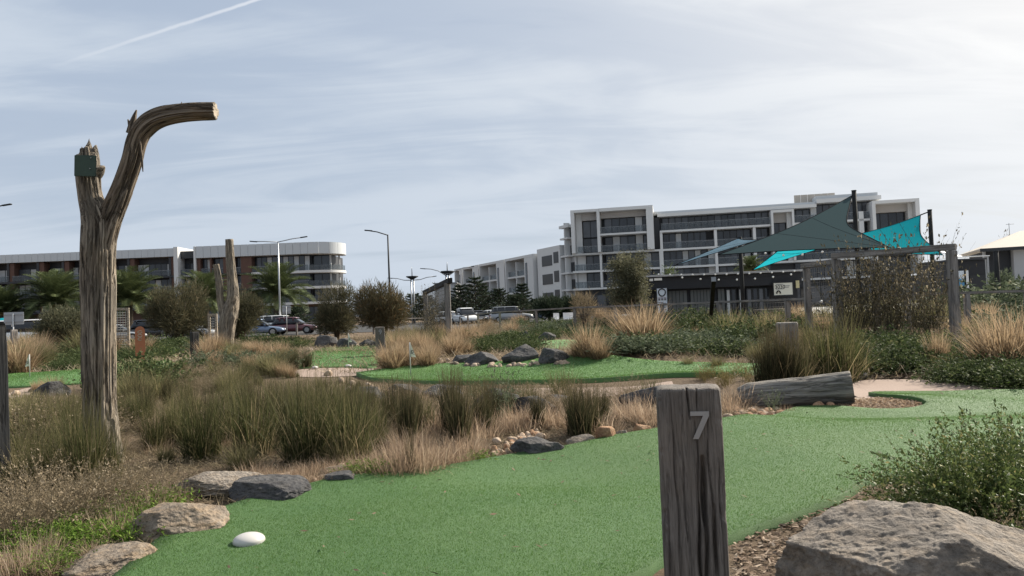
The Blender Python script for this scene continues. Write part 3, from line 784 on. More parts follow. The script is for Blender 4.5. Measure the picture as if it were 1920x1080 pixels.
# post seven
PY = 2.9
tl, tr = at(1232, 733, PY), at(1350, 728, PY)
pc = (tl + tr) / 2; pw = (tr - tl).length * 1.03
z0 = H(pc.x, pc.y) - 0.05
ph = pc.z - z0 + 0.004
face = math.atan2(-pc.x, pc.y) * 0.8
p7o = thing("number_post", "thick weathered timber post carrying a metal number seven", "post", (pc.x, pc.y, z0), face, "number posts")
cr = [(0.018, 0.10, ph - 0.10, 0.0028, 0.022), (0.040, 0.16, ph - 0.36, 0.006, 0.04), (0.034, 0.52, 0.80, 0.010, 0.05), (0.064, 0.15, ph - 0.05, 0.0022, 0.016), (0.070, 0.3, 0.62, 0.006, 0.035),
      (-0.062, 0.1, ph - 0.02, 0.0022, 0.012), (-0.03, 0.3, ph, 0.0018, 0.012), (-0.095, 0.1, ph - 0.3, 0.002, 0.01), (0.018, 0.2, 0.62, 0.006, 0.03), (-0.006, ph - 0.12, ph + 0.03, 0.003, 0.03), (0.03, ph - 0.09, ph + 0.02, 0.002, 0.02), (0.1, 0.2, ph - 0.2, 0.002, 0.012)]
body = obj("body", timber_post(pw, 0.17, ph, 3, 230, 300, M["post_wood"], cr), p7o, (0, 0.085, 0))
bm = bmesh.new()   # the seven: top bar and slanting leg, sawn from plate
k = mpp(PY)
o7 = [(-16, 25), (18, 25), (18, 17), (-3, -26), (-13, -26), (7, 17), (-16, 17)]
vs = [bm.verts.new((x * k, 0, y * k)) for x, y in o7]
fc = bm.faces.new(vs)
ex = bmesh.ops.extrude_face_region(bm, geom=[fc])
for q in ex['geom']:
    if isinstance(q, bmesh.types.BMVert): q.co.y -= 0.008
dpos = at(1309, 796, PY) - Vector((pc.x, pc.y, z0))
obj("digit", mesh_bm("digit", bm, M["digit_metal"]), p7o, (dpos.x + 0.004, 0.0, dpos.z))
def number_post(px, top, bot, w_px, Y, txt, label, mat, rot=0.0, rows=40, dpx=(8, 25), dh=0.1):
    c = at(px, top, Y); wdt = w_px * mpp(Y); zb = H(c.x, c.y) - 0.05
    o = thing("number_post", label, "post", (c.x, c.y, zb), math.atan2(-c.x, c.y) + rot, "number posts")
    hgt = c.z - zb
    obj("body", timber_post(wdt, wdt * 0.75, hgt, int(px), rows, 80, mat, [(0.03, 0.1, hgt - 0.1, 0.006, 0.02), (-0.04, 0.2, hgt, 0.005, 0.015)]), o, (0, wdt * 0.375, 0))
    if txt:
        obj("digit", digit_mesh(txt, dh * 1.45, M["digit_rust"] if txt == "2" else M["digit_metal"]), o, (dpx[0] * mpp(Y), -0.008, hgt - dpx[1] * mpp(Y)), (R(90), 0, 0))
    return o
number_post(1475, 605, 700, 40, 11.6, "2", "grey timber post carrying a small number two beside tall grass behind the log", M["grey_timber"], 0.0, 60, (9, 22), 0.09)
number_post(712, 613, 660, 18, 21.0, "9", "dark timber post carrying a pale number nine beside the small green", M["post_wood"], 0.0, 40, (0.5, 10), 0.13)
number_post(367, 622, 668, 14, 24.0, None, "timber post with its shaded front painted dark by the forked stump", M["black_timber"], 0.5, 30)  # black timber colour stands in for shade on the post's front
number_post(27, 618, 645, 11, 30.0, None, "short timber post below the grey sign back", M["grey_timber"], 0.2, 20)
# dark leaning post at the left edge
q0, q1 = at(-4, 600, 6.2), gp(6, 922)
pd = thing("leaning_post", "dark leaning timber post with a small bracket at the garden edge", "post", tuple(q1))
tb_, th_ = 0.10, (q0 - q1).length
o = obj("body", timber_post(tb_, 0.1, th_, 77, 40, 80, M["black_timber"], [], 0.01), pd, (0, 0, -0.03))
pd.rotation_euler = (q0 - q1).to_track_quat('Z', 'Y').to_euler()
obj("bracket", bevel_box(0.05, 0.03, 0.05, 0.006, M["steel_dark"], "bracket"), pd, (0.062, -0.03, 0.47))

# log
la, lb = gp(1396, 768), gp(1612, 760)
la = on(la.x, la.y + 0.14); lb = on(lb.x, lb.y + 0.18)
lp = [la + (lb - la) * t_ for t_ in np.linspace(0, 1, 60)]
lr = np.interp(np.linspace(0, 1, 60), [0, 0.1, 0.6, 1], [0.14, 0.17, 0.185, 0.205])
C = np.array([list(p + Vector((0, 0, r_ * 0.86))) for p, r_ in zip(lp, lr)])
V, F = tube_arrays(C, lr, 64)
S = V[:60 * 64].reshape(60, 64, 3); th = np.linspace(0, 2 * np.pi, 64, endpoint=False)
arc = np.linspace(0, (lb - la).length, 60)
q = np.stack([np.broadcast_to(np.cos(th) * 3, (60, 64)), np.broadcast_to(np.sin(th) * 3, (60, 64)), np.broadcast_to(arc[:, None] * 1.2, (60, 64))], -1).reshape(-1, 3)
sc_ = 1 + 0.05 * fbm(q * 0.5, 3, 2).reshape(60, 64) - 0.16 * np.clip(0.1 - np.abs(fbm(q * np.array([1.8, 1.8, .5]), 4, 4).reshape(60, 64)), 0, 1) / 0.1 * 0.5 + 0.03 * fbm(q * np.array([6, 6, 1.5]), 3, 8).reshape(60, 64)
S = C[:, None] + (S - C[:, None]) * sc_[..., None]
V[:60 * 64] = S.reshape(-1, 3)
lo = thing("log", "weathered grey log lying beside the gravel patch", "log", tuple(la))
d_ = (lb - la).normalized(); rotm = d_.to_track_quat('Z', 'Y')
Vl = np.array([list(rotm.inverted() @ (Vector(v) - la)) for v in V])
lg = obj("body", mesh_np("log_body", Vl, F, M["log_wood"], smooth=True), lo)
lg.rotation_mode = 'QUATERNION'; lg.rotation_quaternion = rotm
kp = gp(1413, 752)
bm = bmesh.new(); bmesh.ops.create_uvsphere(bm, u_segments=16, v_segments=10, radius=0.05)
obj("knot", mesh_bm("knot", bm, M["black_timber"], True), lo, tuple(Vector((la.x + 0.10, la.y - 0.155, la.z + 0.09)) - la), (0, 0.2, 0), (0.9, 0.35, 0.55))

# ================================================================== stones
def rock_mesh(seed, sub, cuts=7, amp=0.16, mat=None, flat=1.0, freq=1.5, fine=0.035, planes=()):
    bm = bmesh.new(); bmesh.ops.create_icosphere(bm, subdivisions=sub, radius=1.0)
    V = np.array([v.co[:] for v in bm.verts]); Fc = np.array([[v.index for v in f.verts] for f in bm.faces]); bm.free()
    g = np.random.default_rng(seed)
    for nx_, ny_, nz_, d in planes:
        n = np.array([nx_, ny_, nz_], float); n /= np.linalg.norm(n)
        ex = np.clip(V @ n - d, 0, None); V = V - ex[:, None] * n * 0.97
    for _ in range(cuts):
        n = g.normal(size=3); n[2] = abs(n[2]) * 0.8; n /= np.linalg.norm(n)
        d = g.uniform(0.45, 0.85)
        ex = np.clip(V @ n - d, 0, None); V = V - ex[:, None] * n * 0.92
    nr = V / (np.linalg.norm(V, axis=1)[:, None] + 1e-9)
    V = V + nr * (amp * fbm(V * freq, 4, seed)[:, None] + fine * fbm(V * freq * 6, 5, seed + 3, 0.65)[:, None])
    mn, mx = V.min(0), V.max(0)
    V = (V - (mn + mx) / 2) / (mx - mn)          # unit box, centred
    V[:, 2] += 0.5
    return mesh_np("stone", V, Fc, mat, smooth=True)
def rock(name, label, px, py, wpx, hpx, mat, seed, dep=0.7, sub=5, cuts=12, amp=0.10, cat="rock", group=None, rot=0.0, sink=0.25, cw=0.0, fine=0.035):
    g = gp(px, py); wm = wpx * mpp(g.y); hm = hpx * mpp(g.y)
    gy = g.y + wm * dep / 2
    o = obj(name, rock_mesh(seed, sub, cuts, amp, M[mat], fine=fine), None, (g.x * gy / g.y, gy, H(g.x, gy) - hm * sink), (0, 0, rot), (wm, wm * dep, hm * (1 + sink)))
    return tag(o, label, cat, group)
# the large boulder in front
bo = obj("boulder", rock_mesh(42, 7, 0, 0.07, M["basalt"], fine=0.05, planes=[(0.62, -0.30, 1, 0.56), (-1.0, -0.45, 0.12, 0.74), (0.0, -1, 0.42, 0.78), (-0.55, -0.2, 1, 0.72), (0.9, -0.3, 0.8, 0.74), (0.6, 0.7, 1, 0.62), (-0.4, -0.9, 0.8, 0.80)]), None, (1.72, 3.02, -0.27), (0, 0, R(-3)), (1.44, 1.05, 0.74))
tag(bo, "huge grey boulder with a chipped face, beside post seven and wood chips", "boulder")
rock("boulder", "broad tan-topped boulder at the left edge of the foreground green", 336, 1022, 190, 64, "tan_stone", 4, 0.8, 6, 12, 0.09, fine=0.05)
rock("boulder", "low tan stone half sunk beside the corner of the foreground green", 195, 1092, 175, 40, "tan_stone", 9, 0.8, 6, 12, 0.09, fine=0.05)
rock("boulder", "flat pale grey slab rock below the sedges", 415, 936, 215, 36, "basalt", 12, 0.5, 6, 14, 0.08, fine=0.05)
rock("boulder", "dark rough boulder with a shaded face touching the foreground green", 510, 954, 165, 38, "dark_basalt", 18, 0.8, 6, 7, 0.16, fine=0.06, sink=0.4)
rock("rock", "small dark rock at the green's edge near a leafy green tuft", 640, 914, 76, 22, "dark_basalt", 17)
rock("rock", "rough dark layered rock on the green's edge next to pale pebbles", 1008, 862, 104, 34, "dark_basalt", 19, 0.6, 5, 5, 0.2)
rock("rock", "thin flat grey stone beneath the dark-based rush", 1090, 838, 58, 20, "basalt", 23, 0.5, 4, 8, 0.06)
rock("rock", "rust coloured angular stone beside the flat grey stone", 1137, 830, 40, 28, "rust_stone", 25, 0.7, 4, 9, 0.08)
rock("rock", "small grey stone between two rust coloured stones", 1167, 824, 32, 16, "basalt", 27)
rock("rock", "rust coloured rounded stone near post seven", 1203, 817, 38, 21, "rust_stone", 29, 0.7, 4, 6, 0.08)
rock("rock", "flat tan stone hidden in straw by the sedges", 470, 915, 70, 14, "tan_stone", 31)
rock("rock", "low tan stone beside the leafy green tuft", 625, 894, 60, 16, "tan_stone", 32)
for i, (px, py, w_, h_, lab) in enumerate([
        (925, 792, 130, 62, "big dark boulder among the rushes below the middle green"), (990, 790, 110, 46, "dark boulder leaning on a bigger one below the sandy strip"),
        (1205, 765, 90, 40, "dark boulder behind post seven below the middle green"), (1050, 770, 80, 30, "low dark boulder beside the dark-based rush"),
        (690, 752, 70, 26, "low dark rock at the near edge of the middle green"), (750, 748, 80, 26, "dark rock beside the flag's green"), (830, 752, 80, 28, "dark flat rock behind the upright rushes"),
        (872, 686, 56, 20, "small dark rock at the left of the pebble bed"), (905, 688, 70, 27, "rounded dark boulder in the pebble bed"), (976, 684, 72, 36, "tall rounded dark boulder in the pebble bed"), (1040, 684, 62, 30, "dark sloping boulder at the right of the pebble bed"),
        (95, 750, 66, 34, "dark rock beside a small straw mound by the narrow green"), (180, 745, 50, 20, "dark low rock behind the tall trunk's foot"),
        (1590, 716, 66, 18, "flat dark rock on the path behind the log"),
        (612, 652, 50, 24, "dark boulder under the rust coloured shrub"), (650, 652, 40, 18, "low dark boulder behind the small green"), (690, 650, 34, 14, "low dark boulder behind post nine"),
        (980, 640, 32, 18, "dark boulder in the hedge behind the far green"), (1026, 640, 34, 17, "dark rounded boulder in the hedge near the fence")]):
    rock("boulder" if w_ > 60 else "rock", lab, px, py, w_, h_, "dark_basalt", 100 + i, 0.65, 5, 10, 0.12, fine=0.05)
def pebble(px, py, w_, h_, mat, i, label, group):
    g = gp(px, py); wm = w_ * mpp(g.y); hm = h_ * mpp(g.y)
    o = obj("pebble", PEB[mat][i % 4], None, (g.x, g.y, H(g.x, g.y) - hm * 0.25), (0, 0, i * 1.7), (wm, wm * 0.75, hm * 1.2))
    return tag(o, label, "pebble", group)
PEB = {m_: [rock_mesh(200 + i, 3, 3, 0.08, M[m_], fine=0.01) for i in range(4)] for m_ in ("pale_pebble", "rust_stone", "tan_stone")}
rg = random.Random(5)
for i in range(54):
    px = rg.uniform(800, 1062); py = 690 - 8 * abs((px - 930) / 130) + rg.uniform(-5, 3)
    pebble(px, py, rg.uniform(9, 20), rg.uniform(6, 11), "pale_pebble" if i % 3 else "tan_stone", i, "cream and tan pebble in the bed between dark boulders", "pebbles by the middle green")
for i in range(46):
    px = rg.uniform(925, 1015); py = 858 - (px - 925) * 0.22 + rg.uniform(-26, 6)
    pebble(px, py, rg.uniform(10, 26), rg.uniform(7, 15), "pale_pebble" if i % 3 else "rust_stone", i, "pale pebble beside the dark layered rock by the foreground green", "pebbles by the foreground green")
for i in range(60):
    px = rg.uniform(1362, 1475); py = 796 - (px - 1362) * 0.10 + rg.uniform(-30, 2)
    pebble(px, py, rg.uniform(12, 24), rg.uniform(5, 10), "pale_pebble" if i % 2 else "rust_stone", i, "tan flat pebble beside the log's left end", "pebbles by the log")
for i, (px, py, w_, h_) in enumerate([(1536, 765, 24, 13), (1558, 765, 20, 12), (1462, 838, 1, 1)][:2]):
    pebble(px, py, w_, h_, "rust_stone", i, "rust coloured pebble tucked under the log", "pebbles under the log")
for i in range(40):
    px = rg.uniform(440, 720); py = 925 - (px - 440) * 0.12 + rg.uniform(-25, 4)
    pebble(px, py, rg.uniform(10, 26), rg.uniform(6, 12), "tan_stone" if i % 2 else "pale_pebble", i, "tan pebble in the straw along the foreground green", "pebbles in the straw")
for i in range(14):
    px, py = [(697, 732), (640, 718), (660, 725), (700, 745), (655, 735), (690, 725), (720, 740), (615, 705), (1310, 770), (1370, 768), (30, 742), (60, 735), (85, 738), (110, 760)][i]
    pebble(px, py, rg.uniform(12, 20), rg.uniform(8, 13), "pale_pebble", i, "lone pale pebble in the planted bed", "scattered pebbles")

# ================================================================== golf pieces
def dome(px, py, wpx, label):
    g = gp(px, py, 0.03); r_ = wpx * mpp(g.y) / 2
    bm = bmesh.new(); n = 40
    prof = [(r_ * 0.99, -0.01), (r_, 0.004)] + [(r_ * math.cos(a), 0.006 + r_ * 0.47 * math.sin(a)) for a in np.linspace(0.06, math.pi / 2, 16)]
    rings = [[bm.verts.new((x * math.cos(q), x * math.sin(q), z)) for q in np.linspace(0, 2 * math.pi, n, endpoint=False)] for x, z in prof[:-1]]
    for a, b_ in zip(rings, rings[1:]):
        for i in range(n): bm.faces.new((a[i], a[(i + 1) % n], b_[(i + 1) % n], b_[i]))
    tp = bm.verts.new((0, 0, prof[-1][1]))
    for i in range(n): bm.faces.new((rings[-1][i], rings[-1][(i + 1) % n], tp))
    o = obj("dome_marker", mesh_bm("dome_marker", bm, M["white_gloss"], True), None, (g.x, g.y, H(g.x, g.y) + 0.036))
    return tag(o, label, "marker", "dome markers")
dome(467, 1017, 58, "glossy white dome marker on the foreground green")
dome(590, 690, 13, "small white dome marker at the sandy edge of the small green")
dome(653, 687, 12, "small white dome marker near the flag on the small green")
def flag(px, top, bot, Y, label, side=1, rz=0.0, mark=True, hole=True):
    a, c = at(px, top, Y), at(px, bot, Y)
    zb = H(a.x, a.y)
    o = thing("golf_flag", label, "flag", (a.x, a.y, zb), rz, "golf flags")
    hgt = a.z - zb
    tube("pole", o, [(0, 0, 0), (0, 0, hgt * 0.5), (0, 0, hgt)], 0.011, M["white_gloss"], 8)
    fw, fh = 0.12, 0.28
    bm = bmesh.new()
    for s in range(10):
        pass
    G = []
    for i in range(9):
        u = i / 8; row = []
        for j in range(5):
            v = j / 4
            wdt = fw * (0.12 + 0.88 * u)
            x = side * wdt * v; z = hgt - 0.01 - fh * u * (1 - 0.10 * v) - 0.05 * v * u
            y = 0.02 * math.sin(v * 5 + u * 2) * u
            row.append(bm.verts.new((x, y, z)))
        G.append(row)
    for i in range(8):
        for j in range(4): bm.faces.new((G[i][j], G[i][j + 1], G[i + 1][j + 1], G[i + 1][j]))
    cl = obj("cloth", mesh_bm("cloth", bm, M["flag_cloth"], True), o)
    if mark:
        pts = [(side * fw * 0.45 + 0.026 * math.cos(q), -0.012, hgt - fh * 0.68 + 0.026 * math.sin(q)) for q in np.linspace(0, 2 * math.pi, 14)]
        tube("emblem", cl, pts, 0.006, M["ink"], 5)
        tube("emblem", cl, [(side * fw * 0.2, -0.012, hgt - fh * 0.80), (side * fw * 0.8, -0.012, hgt - fh * 0.90)], 0.005, M["ink"], 5)
    return o
flag(768, 642, 695, 16.0, "small cream flag with a dark emblem on the middle green")
flag(653, 625, 662, 27.0, "small cream flag on the green by post nine", 1)
flag(55, 664, 722, 19.0, "small cream flag on the narrow green behind the tall trunk", -1)
# ================================================================== buildings
class Facade:
    """a building front: x runs along the front, y into the building, z up; photo pixels give places on the front plane"""
    def __init__(s, name, label, px0, Y0, px1, Y1, py=520):
        a, b = at(px0, py, Y0), at(px1, py, Y1)
        s.O = Vector((a.x, a.y, 0)); d = Vector((b.x - a.x, b.y - a.y, 0)); s.len = d.length
        s.ex = d.normalized(); s.ey = Vector((-s.ex.y, s.ex.x, 0))
        s.root = thing(name, label, "building", tuple(s.O), math.atan2(s.ex.y, s.ex.x))
    def U(s, px, py):
        d = raydir(px, py); t = (s.O - CAMP).dot(s.ey) / d.dot(s.ey)
        return (CAMP + d * t - s.O).dot(s.ex)
    def Z(s, px, py):
        d = raydir(px, py); t = (s.O - CAMP).dot(s.ey) / d.dot(s.ey)
        return (CAMP + d * t).z
    def b(s, name, mat, u0, u1, y0, y1, z0, z1): return bx(name, s.root, M[mat], u0, u1, y0, y1, z0, z1)
    def glazing(s, u0, u1, z0, z1, n, y, mat="window_glass", fr="frame_dark", curt=0.0, seed=0):
        """a row of panes in frames, some with drawn curtains"""
        g = random.Random(seed + int(u0 * 7) + int(z0 * 13)); w_ = (u1 - u0) / n
        for i in range(n):
            a, c = u0 + i * w_, u0 + (i + 1) * w_
            f = s.b("window", fr, a + 0.01, c - 0.01, y, y + 0.10, z0, z1)
            k_ = g.random(); f2 = bx("pane", f, M["curtain"] if g.random() < curt else M[mat if k_ < 0.5 else ("grey_glass" if k_ < 0.75 else "tint_glass")], -0.5 + 0.07 / w_, 0.5 - 0.07 / w_, -0.62, -0.3, -0.47, 0.47)
    def balustrade(s, u0, u1, z, n, y, h=1.05):
        w_ = (u1 - u0) / n
        for i in range(n): s.b("balustrade_panel", "rail_glass", u0 + i * w_ + 0.03, u0 + (i + 1) * w_ - 0.03, y, y + 0.03, z + 0.06, z + h)
        s.b("balustrade_rail", "frame_grey", u0, u1, y - 0.02, y + 0.05, z + h, z + h + 0.05)

# --- white apartment block on the right
f = Facade("apartment_building", "big white apartment block with box framed balconies behind the shade sails", 1073, 133, 1660, 123)
U = lambda px: f.U(px, 455)
L = [4.6, 7.6, 10.6, 13.7]; ROOF, BOX = 17.0, 18.0
uT0, uT1, uB1, uG = U(1074), U(1127), U(1227), U(1238)
uE = U(1657)
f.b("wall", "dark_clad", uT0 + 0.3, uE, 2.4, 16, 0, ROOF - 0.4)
f.b("side_wall", "white_render", uT0, uT0 + 0.3, 1.6, 14, 0, BOX - 0.6)
for z in L[:3]: f.b("floor_slab", "white_render", uT0 - 0.2, U(1634), -0.1, 2.3, z - 0.32, z)
# corner tower box
f.b("frame_wall", "white_render", uT0 - 0.1, uT0 + 0.5, -1.0, 2.3, L[2], BOX)
f.b("frame_roof", "white_render", uT0 + 0.5, uT1 - 0.5, -1.0, 2.3, BOX - 0.45, BOX)
f.b("frame_wall", "white_render", uT1 - 0.5, uT1, -1.0, 2.3, L[2], BOX)
f.b("splayed_wall", "white_render", uT0 + 0.55, U(1091), 1.0, 2.3, L[2], BOX - 0.46)
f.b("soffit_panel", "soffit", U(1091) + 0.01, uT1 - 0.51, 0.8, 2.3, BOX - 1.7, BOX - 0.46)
f.glazing(U(1092), uT1 - 0.55, L[2] + 0.05, L[2] + 2.6, 2, 1.7, "grey_glass")
f.glazing(U(1092), uT1 - 0.55, L[2] + 2.75, BOX - 1.75, 2, 1.7, "grey_glass")
f.balustrade(U(1084), uT1 - 0.5, L[2], 3, -0.9)
# second box with two storeys of balconies
f.b("frame_roof", "white_render", uT1 + 0.01, uB1, -1.2, 2.3, BOX - 0.55, BOX)
f.b("frame_wall", "white_render", U(1214), uB1, -1.2, 2.3, L[2], BOX - 0.56)
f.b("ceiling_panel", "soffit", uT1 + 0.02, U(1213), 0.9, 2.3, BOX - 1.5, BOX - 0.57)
f.b("floor_slab", "white_render", uT1 + 0.01, U(1214) - 0.01, -0.9, 2.3, L[3] - 0.3, L[3])
for z, zt in ((L[2], L[3] - 0.35), (L[3], BOX - 1.55)):
    f.glazing(U(1133), U(1191), z + 0.02, zt, 4, 1.75, "window_glass", curt=0.12, seed=1)
    f.b("wall_panel", "white_render", U(1192), U(1205), 1.6, 2.3, z, zt)
    f.glazing(U(1206), U(1213), z + 0.02, zt, 1, 1.75, seed=2)
    f.balustrade(uT1 + 0.05, U(1213), z, 8, -0.8)
for z in L[:2]:
    f.glazing(U(1096), U(1122), z + 0.02, z + 2.6, 2, 1.9, "window_glass", seed=3)
    f.b("wall_panel", "white_render", uT0 + 0.35, U(1095), 1.8, 2.3, z, z + 2.66)
    f.b("fin_wall", "white_render", uT1 - 0.35, uT1, -0.15, 2.3, z, z + 2.68)
    f.glazing(U(1133), U(1235), z + 0.02, z + 2.6, 7, 1.9, "window_glass", curt=0.1, seed=4)
    f.balustrade(uT0 + 0.2, uT1 - 0.4, z, 3, 0.0); f.balustrade(uT1 + 0.05, uG - 0.3, z, 8, 0.0)
    f.b("fin_wall", "white_render", uG - 0.25, uG, -0.15, 2.3, z, z + 2.68)
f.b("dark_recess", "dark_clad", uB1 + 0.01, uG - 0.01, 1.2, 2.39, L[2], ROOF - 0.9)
# long middle front
fins = [1238, 1340, 1413, 1447]
for z in (L[1], L[2]):
    for a, c in ((1239, 1340), (1341, 1413), (1414, 1446)):
        n = max(2, int((c - a) / 13))
        f.glazing(U(a) + 0.4, U(c) - (1.2 if a == 1239 else 0.3), z + 0.02, z + 2.65, n, 1.9, "window_glass", curt=0.14, seed=a)
        f.balustrade(U(a) + 0.1, U(c) - 0.1, z, max(2, int((c - a) / 15)), 0.02)
    f.glazing(U(1492), U(1620), z + 0.02, z + 2.65, 10, 1.9, "window_glass", curt=0.14, seed=9)
    f.balustrade(U(1491), U(1620), z, 8, 0.02)
for px in fins[:3]: f.b("fin_wall", "white_render", U(px) - 0.02, U(px) + 0.42, -0.15, 2.3, L[0], L[3] - 0.33)
f.b("wall_panel", "white_render", U(1328), U(1340) - 0.03, 1.5, 2.3, L[0], L[2] - 0.35)
f.glazing(U(1240), U(1446), L[0] + 0.02, L[1] - 0.4, 15, 1.9, "window_glass", curt=0.1, seed=12)
f.glazing(U(1492), U(1632), L[0] + 0.02, L[1] - 0.4, 10, 1.9, "window_glass", curt=0.1, seed=13)
f.b("floor_slab", "white_render", uG, U(1446), -0.3, 2.3, L[3] - 0.32, L[3])
f.b("floor_slab", "white_render", U(1491), U(1633), -0.3, 2.3, L[3] - 0.32, L[3])
# raised portal
zp = 15.9
f.b("portal_wall", "white_render", U(1447), U(1451), -0.9, 2.3, L[1], zp)
f.b("portal_wall", "white_render", U(1486), U(1490), -0.9, 2.3, L[1], zp)
f.b("portal_roof", "white_render", U(1451) + 0.01, U(1486) - 0.01, -0.9, 2.3, zp - 0.4, zp)
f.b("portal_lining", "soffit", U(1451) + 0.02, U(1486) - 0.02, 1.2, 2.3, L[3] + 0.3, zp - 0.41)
f.b("splayed_wall", "white_render", U(1478), U(1486) - 0.02, 0.4, 1.19, L[1], zp - 0.41)
f.glazing(U(1452), U(1477), L[1] + 0.05, L[2] - 0.05, 2, 1.5); f.glazing(U(1452), U(1477), L[2] + 0.05, L[3] + 0.25, 2, 1.5)
# penthouse
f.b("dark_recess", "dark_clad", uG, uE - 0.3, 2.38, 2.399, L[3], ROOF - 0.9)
f.glazing(U(1243), U(1525), L[3] + 0.02, ROOF - 0.95, 22, 2.2, "grey_glass", seed=20)
f.glazing(U(1538), U(1652), L[3] + 0.02, ROOF - 0.35, 9, 2.2, "grey_glass", seed=22)
f.b("pier", "white_render", U(1526), U(1537), 1.5, 2.35, L[3], ROOF - 0.9)
f.balustrade(uG + 0.2, U(1446), L[3], 16, -0.2, 1.1); f.balustrade(U(1491), U(1632), L[3], 11, -0.2, 1.1)
f.b("roof_fascia", "white_render", uG - 0.3, U(1535), 0.2, 3.5, ROOF - 0.9, ROOF - 0.35)
f.b("roof", "pale_panel", uG - 0.6, U(1535), 0.5, 16, ROOF - 0.34, ROOF)
f.b("roof_fascia", "white_render", U(1535) + 0.02, uE, 0.0, 3.5, ROOF - 0.3, ROOF + 0.35)
f.b("roof", "pale_panel", U(1535) + 0.02, uE - 0.4, 0.5, 16, ROOF + 0.36, ROOF + 0.9)
f.b("roof", "pale_panel", uT0, uB1, 2.31, 15, BOX - 0.6, BOX - 0.1)
f.b("roof_block", "white_render", U(1228), uG - 0.3, 1.0, 2.3, ROOF - 0.5, ROOF + 0.1)
for i in range(6):
    a = U(1501) + i * (U(1581) - U(1501)) / 6
    f.b("plant_screen_panel", "beige_panel", a, a + (U(1581) - U(1501)) / 6 - 0.08, 4, 4.3, ROOF, ROOF + 1.7)
# right hand portal
uR0, uR1, zr = U(1634), U(1722), 16.3
f.b("portal_wall", "white_render", uR0, uR0 + 0.5, -1.6, 2.3, L[0], zr); f.b("portal_wall", "white_render", uR1 - 0.6, uR1, -1.6, 9, L[0], zr)
f.b("portal_roof", "white_render", uR0 + 0.51, uR1 - 0.61, -1.6, 9, zr - 0.5, zr)
f.b("portal_lining", "soffit", uR0 + 0.52, U(1706), 0.9, 2.3, zr - 1.7, zr - 0.51)
f.b("splayed_wall", "white_render", U(1706) + 0.02, uR1 - 0.62, 0.2, 2.3, L[1], zr - 0.51)
f.glazing(uR0 + 0.6, U(1705), L[2] + 0.9, zr - 1.75, 4, 1.6, "window_glass", seed=31)
f.glazing(uR0 + 0.6, U(1705), L[1], L[2] + 0.7, 4, 1.6, "window_glass", seed=32)
f.glazing(uR0 + 0.6, U(1705), L[0], L[1] - 0.2, 4, 1.6, "window_glass", seed=33)
f.b("wall", "dark_clad", uE + 0.01, uR1 - 0.65, 2.4, 14, 0, zr - 0.6)
f.b("small_balcony_wall", "white_render", U(1612), U(1621), -0.3, 2.3, L[2], L[3] + 1.2)
f.b("shop_wall", "dark_clad", uT0, uR1, 1.0, 2.39, 0, L[0] - 0.35)
f.glazing(uT0 + 0.5, uR1 - 0.5, 0.2, 3.4, 34, 0.9, "tint_glass", seed=40)

# --- lower white wing with box frames, running back to the left
g_ = Facade("apartment_wing", "long lower white apartment wing of repeated box frames beyond the pine trees", 855, 190, 1064, 135)
WU = lambda px: g_.U(px, 530)
WT = 11.9
g_.b("wall", "dark_clad", WU(857), WU(1050), 2.5, 14, 0, WT - 0.5)
for k_, (a, c, n) in enumerate([(857, 871, 1), (873, 902, 1), (904, 951, 2), (953, 1006, 2)]):
    u0, u1 = WU(a), WU(c); pier = (u1 - u0) * (0.30 if n > 1 else 0.38)
    g_.b("frame_wall", "white_render", u0, u0 + 0.4, -0.6, 2.45, 0.5, WT)
    g_.b("frame_roof", "white_render", u0 + 0.41, u1, -0.6, 2.45, WT - 0.5, WT)
    g_.b("pier", "white_render", u1 - pier, u1, -0.6 + 0.02, 2.45, 0.5, WT - 0.51)
    g_.b("slot_window", "tint_glass", u1 - pier * 0.86, u1 - pier * 0.66, -0.66, -0.55, 4.6, WT - 1.5)
    o0, o1 = u0 + 0.42, u1 - pier - 0.02
    for z in (1.6, 4.9, 8.1):
        g_.b("floor_slab", "white_render", o0, o1, -0.3, 2.4, z - 0.35, z)
        for j in range(n):
            q0, q1 = o0 + (o1 - o0) * j / n, o0 + (o1 - o0) * (j + 1) / n
            if z > 2:
                g_.b("inner_wall", "soft_grey", q0 + 0.02, q1 - 0.2, 1.9, 2.4, z, z + (WT - 0.52 - 8.1 if z > 8 else 2.85))
                g_.glazing(q0 + (q1 - q0) * 0.45, q1 - 0.3, z + 0.05, z + 1.5, 1, 1.7, "tint_glass", seed=k_ + j)
                g_.balustrade(q0 + 0.1, q1 - 0.3, z, 2, -0.1, 1.0)
            if j: g_.b("fin_wall", "white_render", q0 - 0.12, q0 + 0.12, -0.35, 1.89, z, z + 2.84)
g_.b("dark_slot", "frame_dark", WU(902), WU(904), 0.3, 2.4, 0.5, WT - 0.6)
g_.b("dark_slot", "frame_dark", WU(951), WU(953), 0.3, 2.4, 0.5, WT - 0.6)
g_.b("dark_slot", "frame_dark", WU(1006), WU(1009), 0.3, 2.4, 0.5, WT - 0.6)
